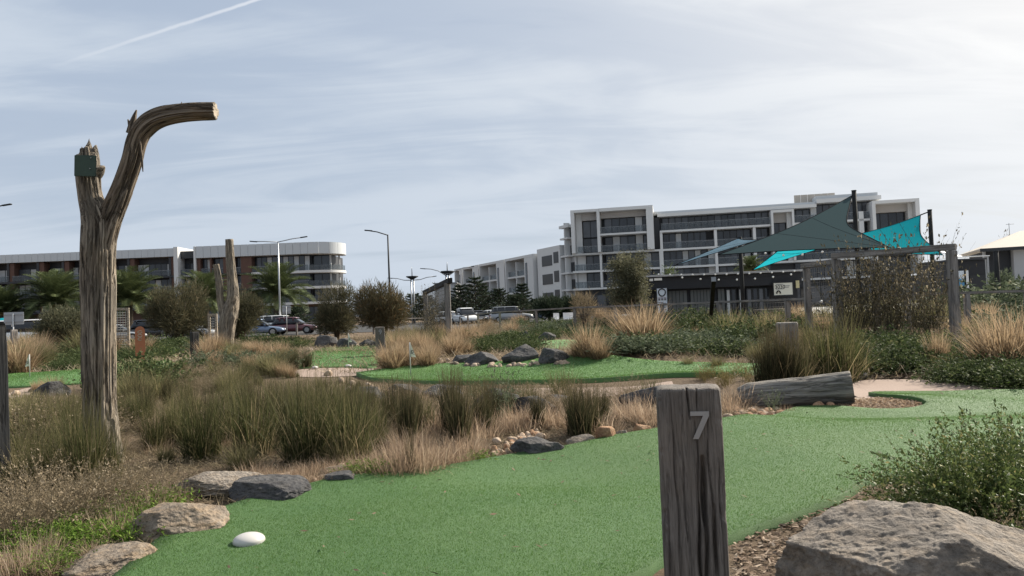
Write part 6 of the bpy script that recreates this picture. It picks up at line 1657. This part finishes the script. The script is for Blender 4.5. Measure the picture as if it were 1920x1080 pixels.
for px, py, h, w_, lab in ((765, 838, 150, 0.75, "tall slim dark rush clump beside the dense sedge bed"), (778, 820, 130, 0.7, "slim dark rush clump just behind the tall slim one"), (862, 838, 165, 0.75, "tallest dark rush clump between the sedge bed and the pale pebbles"), (845, 815, 150, 0.75, "dark rush clump leaning behind the tallest rush"),
        (905, 815, 120, 0.9, "spreading dark rush clump left of the big dark boulder"), (925, 800, 110, 0.8, "short dark rush clump in front of the big dark boulder"), (1092, 822, 128, 1.0, "dense dark rush clump above the flat grey stone"), (1078, 815, 120, 0.8, "dark rush clump touching the dense one's left side"), (1110, 815, 110, 0.8, "dark rush clump behind the rust coloured angular stone"),
        (1010, 805, 90, 0.9, "small rush clump behind the rough layered rock"), (1130, 790, 80, 0.8, "small rush clump below the sandy strip near post seven"), (735, 800, 110, 0.9, "rush clump at the dense sedge bed's right edge"), (955, 790, 90, 0.9, "rush clump between the two largest dark boulders")):
    plant("rush", px, py, h, "", w_, lab)
scatter(["straw"], [(700, 890), (720, 830), (900, 770), (1100, 760), (1230, 780), (1225, 810), (1100, 815), (950, 830), (860, 870), (760, 890)], 44, (55, 95), "along the far edge of the foreground green", (0.9, 1.4), 8)
scatter(["straw"], [(430, 925), (470, 890), (700, 880), (690, 897), (540, 925)], 22, (45, 75), "between the sedges and the foreground green", (0.9, 1.4), 9)
scatter(["twig", "straw", "sedge"], [(690, 800), (720, 740), (900, 745), (1060, 750), (1220, 745), (1230, 775), (1000, 790), (800, 810)], 34, (45, 75), "in the dry bed below the middle green", (0.9, 1.3), 10)
for px, py, h, w_ in ((760, 892, 80, 0.9), (735, 893, 65, 1.0), (800, 885, 60, 1.0), (780, 893, 100, 0.5)): plant("straw", px, py, h, "along the far edge of the foreground green", w_)
plant("rush", 770, 893, 95, "", 0.45, "thin rush clump at the far edge of the foreground green among straw")
for px, py, h in ((690, 893, 26), (672, 893, 22), (705, 888, 24)): plant("bright", px, py, h, "in front of the sedges beside the foreground green", 1.3)
plant("bright", 898, 866, 16, "", 1.6, "small bright green tuft beside pale pebbles at the foreground green")
for px, py, h in ((640, 870, 70), (700, 840, 60), (690, 810, 70)): plant("olive_tussock", px, py, h * 0.7, "among the sedges", 1.0)
plant("sprig", 940, 800, 90, "", 0.7, "pale green sprig between two upright rush clumps")
plant("sprig", 1452, 775, 38, "", 0.8, "small grey-green sprig in front of the log")
for px, py, h in ((1380, 768, 55), (1365, 775, 50), (1395, 765, 45), (1475, 778, 22), (1415, 775, 20), (1215, 790, 60), (1185, 785, 55)): plant("straw", px, py, h, "beside the log's left end", 0.9)
scatter(["heath"], [(1260, 732), (1280, 712), (1400, 704), (1440, 712), (1400, 728), (1300, 738)], 13, (15, 32), "between the middle green and the log", (0.8, 1.1), 12)
for px, py, h, w_ in ((1462, 722, 165, 1.0), (1436, 718, 140, 0.9), (1492, 722, 150, 0.9), (1450, 720, 150, 0.9), (1476, 720, 140, 0.9)): plant("rush", px, py, h, "in front of the post numbered two", w_, None, 10.3)
for px, py, h, w_ in ((1560, 718, 135, 1.1), (1530, 716, 130, 1.0), (1590, 712, 105, 1.1)): plant("sedge", px, py, h, "behind the log", w_)
# --- leafy bush in the right foreground
for px, py, h, w_, lab in ((1825, 985, 150, 0.9, "glossy leafy bush spilling towards the huge boulder"), (1895, 1000, 190, 1.0, "tall leafy bush behind the huge boulder"), (1970, 950, 160, 1.1, "leafy bush at the end of the row behind the huge boulder")):
    plant("bush", px, py, h, "", w_, lab)
for px, py, h in ((1690, 950, 60), (1900, 1060, 120)): plant("twig", px, py, h, "under the leafy bushes", 1.2)
# --- mid left beds
scatter(["tussock", "olive_tussock"], [(5, 700), (10, 660), (150, 650), (240, 655), (240, 672), (140, 690), (60, 697)], 16, (38, 55), "behind the narrow green", (0.9, 1.3), 13)
scatter(["cover"], [(60, 700), (60, 668), (140, 655), (240, 655), (300, 660), (300, 676), (150, 692)], 20, (16, 26), "behind the narrow green", (1.0, 1.5), 14)
for px, py, h, k_ in ((35, 700, 70, "tussock"), (100, 740, 36, "tussock"), (70, 735, 22, "tussock"), (268, 668, 40, "tussock"), (205, 665, 45, "tussock")): plant(k_, px, py, h, "near the narrow green", 1.1)
plant("cover", 270, 728, 54, "", 1.0, "dark rounded leafy shrub right of the tall trunk")
plant("cover", 250, 722, 44, "", 1.0, "dark leafy shrub touching the tall trunk's right side")
scatter(["cover", "bright"], [(255, 668), (290, 650), (365, 648), (365, 664), (300, 672)], 11, (16, 24), "before the dark number post", (1.2, 1.6), 15)
scatter(["olive_tussock", "tussock", "salt"], [(380, 690), (385, 660), (470, 655), (570, 662), (560, 690), (480, 700)], 24, (20, 34), "around the forked stump", (1.0, 1.4), 16)
for px, py, h in ((400, 668, 46), (412, 664, 38), (385, 672, 34)): plant("tussock", px, py, h, "at the forked stump's foot", 1.0)
for px, py, h in ((550, 692, 46), (575, 690, 40), (530, 690, 40)): plant("rush", px, py, h, "left of the small green", 1.3)
for px, py, h in ((530, 706, 30), (545, 708, 26)): plant("tussock", px, py, h, "left of the small green", 1.0)
scatter(["cover", "olive_tussock"], [(430, 655), (480, 640), (600, 640), (590, 655), (500, 660)], 12, (11, 18), "below the parked cars", (1.2, 1.8), 17)
scatter(["olive_tussock", "sedge", "twig"], [(300, 720), (330, 690), (560, 698), (540, 725), (400, 740)], 22, (24, 44), "between the forked stump and the dense sedges", (1.0, 1.4), 18)
# --- middle
scatter(["tussock", "tussock", "olive_tussock"], [(722, 692), (728, 655), (790, 640), (870, 640), (880, 665), (800, 688)], 24, (26, 44), "between the small green and the pebble bed", (0.9, 1.25), 19)
for px, py, h in ((735, 695, 55), (800, 690, 45), (850, 668, 42), (760, 690, 48), (780, 650, 34), (870, 650, 44)): plant("tussock", px, py, h, "between the small green and the pebble bed", 1.0)
scatter(["cover"], [(860, 664), (900, 650), (960, 646), (1000, 650), (990, 660), (900, 664)], 16, (16, 22), "behind the pebble bed's boulders", (1.1, 1.5), 20)
scatter(["cover", "salt"], [(930, 645), (960, 618), (1080, 612), (1190, 615), (1190, 640), (1090, 640), (1000, 637)], 34, (11, 18), "along the fence behind the far green", (1.2, 1.7), 21)
scatter(["tussock", "twig"], [(880, 650), (890, 622), (960, 615), (1000, 612), (960, 630), (920, 648)], 12, (22, 32), "near the fence's far end", (1.0, 1.4), 22)
for px, py, h, w_ in ((1105, 672, 66, 1.0), (1125, 676, 45, 1.0), (1085, 672, 40, 1.0), (1212, 650, 80, 1.25), (1192, 648, 70, 1.2), (1150, 612, 34, 1.0), (1125, 604, 30, 1.0), (1095, 606, 30, 1.0), (1175, 612, 30, 1.0)): plant("tussock", px, py, h, "beside the hedge right of the middle green", w_)
scatter(["salt", "cover", "salt"], [(1175, 662), (1195, 645), (1260, 628), (1420, 636), (1440, 666), (1300, 664)], 44, (18, 30), "in the bed behind the middle green", (1.2, 1.6), 23, 622)
scatter(["tussock", "olive_tussock", "cover"], [(1250, 640), (1260, 610), (1340, 600), (1480, 600), (1560, 615), (1560, 650), (1420, 650)], 36, (24, 42), "between the fence and the post numbered two", (0.9, 1.3), 24)
for px, py, h in ((1370, 640, 58), (1395, 636, 50), (1310, 632, 40), (1440, 640, 60), (1345, 690, 26), (1290, 688, 22), (1420, 680, 40)): plant("olive_tussock", px, py, h, "around the black leaning post", 1.0)
# --- trellis bed
for i, (px, py, Y, h) in enumerate([(1590, 640, 18.6, 150), (1620, 640, 18.3, 170), (1655, 640, 18.0, 185), (1690, 640, 17.7, 190), (1725, 640, 17.4, 180), (1755, 640, 17.1, 150), (1605, 650, 17.8, 110), (1670, 650, 17.4, 115), (1740, 655, 16.8, 110)]):
    plant("climber", px, py, h * 0.90, "", 0.62, "brown-leaved climbing shrub " + ["against the large trellis's left post", "one step right of the large trellis's left post", "left of the large trellis's middle post", "over the large trellis's middle post", "right of the large trellis's middle post", "against the large trellis's right post", "low in front of the large trellis's left half", "low in front of the large trellis's middle", "low in front of the large trellis's right half"][i], Y)
scatter(["cover", "cover", "olive_tussock", "twig"], [(1580, 690), (1590, 655), (1780, 650), (1780, 700), (1650, 702)], 30, (26, 44), "in front of the large trellis", (1.1, 1.5), 25)
scatter(["cover", "cover", "bright"], [(1770, 715), (1790, 690), (1920, 690), (1990, 700), (1990, 735), (1900, 728)], 22, (28, 46), "beside the path right of the trellis", (1.1, 1.5), 26)
for px, py, h, w_ in ((1885, 700, 118, 1.0), (1920, 690, 110, 1.0), (1855, 690, 90, 0.9), (1760, 690, 72, 0.6), (1800, 640, 50, 1.0)): plant("tussock", px, py, h, "right of the large trellis", w_)
scatter(["olive_tussock", "salt", "cover"], [(1790, 690), (1800, 640), (1920, 620), (1990, 620), (1990, 690)], 22, (30, 46), "right of the large trellis below the rail", (1.1, 1.5), 27)
scatter(["salt", "tussock", "cover"], [(1800, 590), (1800, 566), (1990, 560), (1990, 590)], 16, (18, 30), "along the right hand fence", (1.1, 1.5), 28)
for px, Y, h in ((1845, 27, 46), (1838, 28, 40), (1860, 26, 36)): plant("tussock", px, 575, h, "behind the right hand fence", 1.0, None, Y)
for px, Y, h in ((1880, 36, 50), (1910, 36, 60), (1850, 40, 45), (1935, 34, 60), (1890, 32, 40)): plant("salt", px, 575, h, "in front of the pale roofed house", 1.5, None, Y)
for px, Y, h in ((1640, 30, 60), (1700, 28, 60), (1590, 30, 50), (1560, 28, 45), (1750, 28, 55), (1530, 30, 40)): plant("olive_tussock", px, 575, h, "behind the large trellis", 1.4, None, Y)
# climber on the end-on trellis
for px, Y, h in ((803, 28.5, 125), (812, 30, 110), (822, 29.5, 90), (806, 27.5, 70)): plant("climber", px, 640, h * 0.75, "on the end-on trellis", 0.33, None, Y)
for px, Y, h in ((940, 52, 20), (955, 53, 22), (925, 52, 16), (985, 50, 14), (1000, 50, 16), (1130, 44, 26), (1145, 44, 26), (760, 48, 22), (740, 46, 24)): plant("twig", px, 600, h, "beyond the post and rail fence", 1.5, None, Y)

# --- greener filling in the near left bed and tufts hugging the rocks
scatter(["rush", "sedge", "olive_tussock"], [(20, 930), (15, 780), (145, 770), (150, 900), (90, 940)], 22, (60, 110), "left of the tall trunk", (0.7, 1.0), 71, 738)
scatter(["olive_tussock", "rush", "sedge"], [(225, 830), (230, 740), (330, 730), (330, 800)], 12, (40, 80), "just right of the tall trunk", (0.7, 1.0), 72)
for px, py, h in ((330, 948, 45), (250, 1005, 40), (300, 940, 40), (520, 925, 30), (560, 915, 34), (610, 908, 30), (400, 915, 30), (240, 1060, 40), (170, 1048, 44)): plant("straw", px, py, h, "pressed against the left rocks", 0.9)
for px, py, h in ((285, 960, 34), (230, 1020, 36), (265, 985, 26)): plant("bright", px, py, h, "pressed against the tan boulder", 1.3)
# --- litter, chips and bed cover: too fine to count
def litter(name, label, poly_px, n, ln, wd, mat, flat=0.25, z=0.0, tint=(0.5, 0.28)):
    poly = ground_poly(poly_px, False); P = np.array(poly); (x0, y0), (x1, y1) = P.min(0), P.max(0)
    X, Y = RNG.uniform(x0, x1, n * 4), y0 + (y1 - y0) * RNG.random(n * 4) ** 1.4
    k = inside(poly, X, Y) & ~inside(p7, X, Y) & ~inside(p2, X, Y); X, Y = X[k][:n], Y[k][:n]; n = len(X)
    a, e = RNG.uniform(0, 6.283, n), RNG.uniform(0, flat, n); D = np.column_stack([np.cos(a) * np.cos(e), np.sin(a) * np.cos(e), np.sin(e)])
    S = np.column_stack([-np.sin(a), np.cos(a), RNG.normal(0, 0.5, n)]); L_ = (ln * RNG.uniform(0.4, 1.4, n))[:, None]; W = (wd * RNG.uniform(0.5, 1.3, n))[:, None] / 2
    C = np.column_stack([X, Y, Hn(X, Y) + 0.004 + RNG.random(n) * 0.02 + z])
    V = np.stack([C - S * W, C + S * W, C + D * L_ + S * W * 0.6, C + D * L_ - S * W * 0.6], 1).reshape(-1, 3)
    T = np.repeat(np.clip(RNG.normal(*tint, n), 0, 1), 4)
    o = obj(name, mesh_np(name, V, np.arange(n * 4).reshape(n, 4), M[mat], {"tint": T, "along": T}))
    return tag(o, label, kind="stuff")
litter("wood_chips", "brown and pale wood chips around the huge boulder", [(1370, 1180), (1380, 1010), (1480, 975), (1600, 935), (1660, 895), (1800, 860), (2050, 850), (2100, 1180)], 9000, 0.035, 0.012, "chip", 0.3)
litter("wood_chips", "dark wood chips along the path below the trellis bed", [(1640, 712), (1640, 690), (1780, 695), (2000, 715), (2000, 738), (1780, 712)], 6000, 0.06, 0.02, "chip", 0.3, 0, (0.3, 0.2))
litter("loose_gravel", "loose pale gravel in front of the log", [(1480, 776), (1560, 756), (1640, 748), (1715, 752), (1735, 763), (1700, 772), (1560, 772)], 3500, 0.022, 0.018, "straw_leaf", 0.5, 0, (0.5, 0.3))
litter("dry_litter", "bleached straw litter over the planted beds", [(0, 1080), (5, 760), (300, 720), (700, 715), (1240, 735), (1420, 745), (1420, 790), (1235, 812), (860, 880), (520, 935), (235, 1080)], 60000, 0.10, 0.005, "twig_leaf", 0.7, 0, (0.35, 0.3))
litter("dry_litter", "fallen twigs and straw over the far beds", [(0, 700), (0, 660), (380, 640), (860, 625), (1200, 600), (1560, 600), (1800, 630), (1980, 690), (1780, 705), (1440, 720), (1240, 700), (1050, 690), (700, 705), (540, 700), (300, 710)], 60000, 0.22, 0.014, "twig_leaf", 0.9, 0, (0.5, 0.28))

# ================================================================== shrubs and trees
def shrub(name, label, cat, px, base, top, wpx, Y, mats, n, ln, wd, seed, up=0.6, group=None, stem=True, squash=1.0):
    a, c = at(px, base, Y), at(px, top, Y); zb = H(a.x, a.y); hgt = c.z - zb; rx = wpx * mpp(Y) / 2 * 1.05
    o = thing(name, label, cat, (a.x, a.y, zb), seed, group)
    gl = random.Random(seed * 7 + 1); lobes = [(0, 0, 0.50, 0.80, 0.47)]      # a main mass and smaller ones leaning out of it
    for k_ in range(6):
        q = k_ * 1.05 + gl.uniform(-.3, .3); lobes.append((0.52 * math.cos(q), 0.52 * math.sin(q), gl.uniform(0.26, 0.70), gl.uniform(0.36, 0.52), gl.uniform(0.22, 0.32)))
    tot = sum(l[3] ** 2 for l in lobes)
    for i, mt in enumerate(mats):
        parts = []
        for k_, (lx, ly, lz, lr_, lh) in enumerate(lobes):
            V_, F_, T_, A_ = needle_cloud(G(seed + i + 31 * k_), int(n / len(mats) * lr_ ** 2 / tot), rx * lr_, rx * squash * lr_, hgt * lh, ln, wd, (0.42 if i == 0 else 0.5, 0.24), 9, up, 0.25, seed + k_)
            parts.append((V_ + np.array([lx * rx, ly * rx, lz * hgt]), F_, T_, A_))
        obj("crown", plant_mesh("crown", parts, mt), o)
    g = random.Random(seed); paths = []
    for i in range(7):
        q = i * 0.9; rr = rx * 0.55
        paths.append(([(0.05 * math.cos(q), 0.05 * math.sin(q), 0), (rr * 0.3 * math.cos(q), rr * 0.3 * math.sin(q), hgt * 0.3), (rr * math.cos(q), rr * math.sin(q), hgt * g.uniform(.55, .8))], np.array([0.06, 0.045, 0.012]) * max(1, rx / 1.5)))
    obj("trunk", tubes_mesh("trunk", paths, M["bark"], 6), o)
    return o
shrub("feathery_shrub", "big dark feathery shrub between the tall trunk and the forked stump", "shrub", 336, 640, 526, 122, 46, ["oak_needle"], 16000, 0.30, 0.035, 1)
shrub("feathery_shrub", "dark feathery shrub directly behind the forked stump", "shrub", 455, 640, 545, 80, 48, ["oak_needle"], 10000, 0.30, 0.035, 2)
shrub("feathery_shrub", "grey-brown feathery shrub at the rounded end of the brick building", "shrub", 632, 640, 530, 84, 44, ["oak_needle"], 11000, 0.28, 0.032, 3)
shrub("feathery_shrub", "rust tinged rounded feathery shrub near post nine", "shrub", 720, 640, 522, 112, 42, ["rust_needle", "oak_needle"], 17000, 0.28, 0.032, 4)
shrub("feathery_shrub", "olive bushy shrub below the palms left of the tall trunk", "shrub", 118, 640, 575, 90, 46, ["olive_leaf"], 9000, 0.22, 0.05, 5)
shrub("feathery_shrub", "dark low shrub beside the white chairs", "shrub", 1030, 592, 552, 60, 80, ["pine_leaf"], 4000, 0.4, 0.09, 6)
shrub("feathery_shrub", "dark low hedge shrub left of the bare reddish shrub", "shrub", 1062, 592, 556, 50, 82, ["pine_leaf"], 4000, 0.4, 0.09, 7)
shrub("feathery_shrub", "dark shrub behind the white utility truck", "shrub", 850, 596, 556, 50, 100, ["pine_leaf"], 4000, 0.4, 0.09, 8)
shrub("bare_shrub", "bare reddish twiggy shrub left of the olive tree", "shrub", 1096, 606, 546, 46, 38, ["twig_leaf"], 1600, 0.30, 0.02, 9, 0.9)
shrub("bare_shrub", "twiggy dark tree showing above the pale roof", "shrub", 1890, 520, 434, 34, 85, ["rust_needle"], 1400, 0.4, 0.07, 10, 0.9)
shrub("feathery_shrub", "grey leafy shrub in front of the dark clad house", "shrub", 1878, 560, 505, 50, 50, ["salt_leaf"], 5000, 0.25, 0.05, 14)
shrub("feathery_shrub", "leafy planter shrub on the kiosk's roof edge", "shrub", 1256, 540, 495, 50, 49, ["cover_leaf"], 3500, 0.25, 0.06, 12)
# olive-leaved tree in front of the kiosk
def leafy_tree(label, px, base, top, wpx, Y, seed, mat, nclump=60, per=150, lsz=0.09):
    a, c = at(px, base, Y), at(px, top, Y); zb = H(a.x, a.y); hgt = c.z - zb; rx = wpx * mpp(Y) / 2; g = G(seed)
    o = thing("leafy_tree", label, "tree", (a.x, a.y, zb))
    lm = []; cl = []
    for i in range(16):
        q = g.uniform(0, 6.28); z0 = hgt * g.uniform(0.12, 0.6); rr = rx * g.uniform(0.5, 1.0) * (1.1 - 0.5 * z0 / hgt); z1 = z0 + hgt * g.uniform(0.15, 0.38)
        lm.append(([(0, 0, z0), (rr * 0.5 * math.cos(q), rr * 0.5 * math.sin(q), (z0 + z1) / 2), (rr * math.cos(q), rr * math.sin(q), min(z1, hgt))], np.array([0.05, 0.03, 0.008])))
    trunk = obj("trunk", tubes_mesh("trunk", [([(0, 0, -0.05), (0.06, 0, hgt * 0.4), (0, 0.05, hgt * 0.9)], np.array([0.11, 0.08, 0.02]))] + lm, M["bark"], 7), o)
    parts = []
    for i in range(nclump):
        pth = lm[i % len(lm)][0]; t_ = g.uniform(0.45, 1.0); p0, p1, p2_ = [np.array(v) for v in pth]
        cc = (1 - t_) ** 2 * p0 + 2 * t_ * (1 - t_) * p1 + t_ ** 2 * p2_ + g.normal(0, rx * 0.14, 3)
        C = cc + g.normal(0, rx * 0.15, (per, 3)) * np.array([1, 1, 0.9]); N_ = C - cc + np.array([0, 0, 0.02])
        N_ /= np.linalg.norm(N_, axis=1)[:, None] + 1e-9
        parts.append(leaf_arrays(g, C, N_, lsz, 0.35, (0.45 + g.normal(0, 0.1), 0.2), 0.7))
    obj("crown", plant_mesh("crown", parts, mat), o)
leafy_tree("small olive-leaved tree in front of the kiosk's left end", 1187, 605, 472, 86, 34, 5, "olive_leaf", 80, 170, 0.10)
# palms
def palm_frond(seed, L_=3.2):
    g = G(seed); n = 70; t = np.linspace(0, 1, 12)
    th = 0.05 + 1.15 * t ** 1.4
    P = np.zeros((12, 3))
    for i in range(11): P[i + 1] = P[i] + np.array([math.sin(th[i]), 0, math.cos(th[i])]) * L_ / 11
    V, F, T, A, k = [], [], [], [], 0
    Vr, Fr = tube_arrays(P, np.linspace(0.05, 0.012, 12), 4, False)
    V.append(Vr); F.append(Fr[0]); k = len(Vr); T.append(np.full(k, 0.7)); A.append(np.zeros(k))
    for i in range(n):
        s = 0.12 + 0.86 * i / n; j = min(int(s * 11), 10); f = s * 11 - j; c = P[j] * (1 - f) + P[j + 1] * f; d = P[j + 1] - P[j]; d /= np.linalg.norm(d)
        ll = 0.75 * math.sin(math.pi * (0.15 + 0.8 * s)) + 0.12
        for sd_ in (-1, 1):
            v = d * 0.75 + np.array([0, sd_ * 0.85, 0]) + np.array([-d[2], 0, d[0]]) * 0.28 + g.normal(0, 0.08, 3); v /= np.linalg.norm(v)
            wv = d * 0.020
            e = c + v * ll - np.array([0, 0, 0.10 * ll])
            V.append(np.array([c - wv, c + wv, e + wv * 0.4, e - wv * 0.4])); F.append(np.array([[0, 1, 2, 3]]) + k); k += 4
            T.append(np.full(4, np.clip(g.normal(0.45, 0.2), 0, 1))); A.append(np.zeros(4))
    return mesh_np("frond", np.concatenate(V), np.concatenate(F), M["palm_leaf"], {"tint": np.concatenate(T), "along": np.concatenate(A)})
FR = [palm_frond(s) for s in (1, 2, 3)]
def palm(label, px, cy, wpx, Y, seed, nf=62):
    c = at(px, cy, Y); zb = H(c.x, c.y); hgt = c.z - zb; s = wpx * mpp(Y) / 2 / 2.35; g = random.Random(seed)
    o = thing("palm_tree", label, "palm", (c.x, c.y, zb), seed, "date palms")
    zz = np.linspace(0, hgt, 14)
    tube("trunk", o, [(0, 0, z) for z in zz], [0.34 + 0.05 * (i % 2) for i in range(14)], M["palm_bark"], 12)
    tube("crown_shaft", o, [(0, 0, hgt - 0.5), (0, 0, hgt - 0.1), (0, 0, hgt + 0.2)], [0.36, 0.42, 0.2], M["palm_dead"], 12)
    for i in range(nf):
        q = i * 2.39996; tl = -0.05 + 1.75 * (i / nf) ** 1.0
        fo_ = obj("frond", FR[i % 3], o, (0.12 * math.cos(q), 0.12 * math.sin(q), hgt), (0, 0, 0), (s * g.uniform(0.85, 1.1),) * 3)
        fo_.rotation_mode = 'QUATERNION'
        from mathutils import Quaternion
        fo_.rotation_quaternion = Quaternion((0, 0, 1), q) @ Quaternion((0, 1, 0), tl + g.uniform(-.1, .1)) @ Quaternion((0, 0, 1), g.uniform(-.3, .3) * 0)
for px, cy, wpx, Y, sd_, lab in ((8, 585, 90, 82, 1, "date palm cut by the frame's edge behind the grey sign back"), (105, 570, 112, 84, 2, "full date palm left of the tall trunk"), (242, 565, 112, 84, 3, "date palm with an orange crown right of the tall trunk"),
                                   (385, 560, 90, 92, 4, "date palm rising behind the big dark feathery shrub"), (519, 553, 104, 86, 5, "date palm beside the pale twin-armed street lamp"), (1408, 505, 46, 60, 6, "small palm behind the kiosk's roof")):
    palm(lab, px, cy, wpx, Y, sd_)
# layered pines
def pine(label, px, top, wpx, Y, seed, tiers=11):
    c = at(px, top, Y); zb = H(c.x, c.y); hgt = c.z - zb; rx = wpx * mpp(Y) / 2 * 1.35; g = G(seed)
    o = thing("pine_tree", label, "pine tree", (c.x, c.y, zb), seed, "layered pines")
    tube("trunk", o, [(0, 0, -0.1), (0, 0, hgt * 0.5), (0, 0, hgt)], [0.16, 0.09, 0.02], M["bark"], 8)
    parts, lim = [], []
    for i in range(tiers):
        f = i / tiers; z = hgt * (0.08 + 0.88 * f); r = rx * (1 - f) ** 0.75 * g.uniform(0.85, 1.1) + 0.15
        for b in range(7):
            q = b * 0.9 + i * 0.5 + g.uniform(-.15, .15); rr = r * g.uniform(0.8, 1.1)
            tip = np.array([rr * math.cos(q), rr * math.sin(q), z + 0.28 * rr]); st = np.array([0, 0, z])
            lim.append(([tuple(st), tuple((st + tip) / 2 - np.array([0, 0, 0.03 * rr])), tuple(tip)], np.array([0.04, 0.03, 0.012])))
            m_ = 46; t_ = g.random(m_) ** 0.8; C = st + (tip - st) * t_[:, None] + g.normal(0, 0.05, (m_, 3))
            side = np.array([-math.sin(q), math.cos(q), 0]); N_ = (tip - st) / np.linalg.norm(tip - st) * 0.8 + side * g.choice([-1, 1], m_)[:, None] * 0.8 + np.array([0, 0, 0.35])
            parts.append(leaf_arrays(g, C, N_, 0.34, 0.26, (0.45, 0.22), 0.2, 0.05))
    obj("limbs", tubes_mesh("limbs", lim, M["bark"], 4), o); obj("crown", plant_mesh("crown", parts, "pine_leaf"), o)
for px, top, wpx, Y, sd_, lab in ((862, 530, 56, 96, 1, "dark pine standing right behind the end-on trellis"), (890, 514, 66, 94, 2, "tallest layered pine before the white wing"), (903, 526, 40, 104, 3, "slim dark pine behind the tallest pine"), (934, 538, 60, 96, 4, "layered pine before the white wing's second box"),
                                   (978, 528, 46, 100, 5, "dark pointed pine before the white wing's largest box"), (968, 552, 80, 88, 6, "low wide pine with open branches before the white wing"), (800, 552, 60, 100, 7, "dark pine behind the end-on trellis's climber"), (775, 548, 60, 108, 8, "dark pine below the ornate lamp near the rust tinged shrub"), (548, 575, 70, 82, 9, "low layered pine beside the street lamp and palm"), (1005, 560, 40, 92, 10, "small dark pine near the joining block")):
    pine(lab, px, top, wpx, Y, sd_)
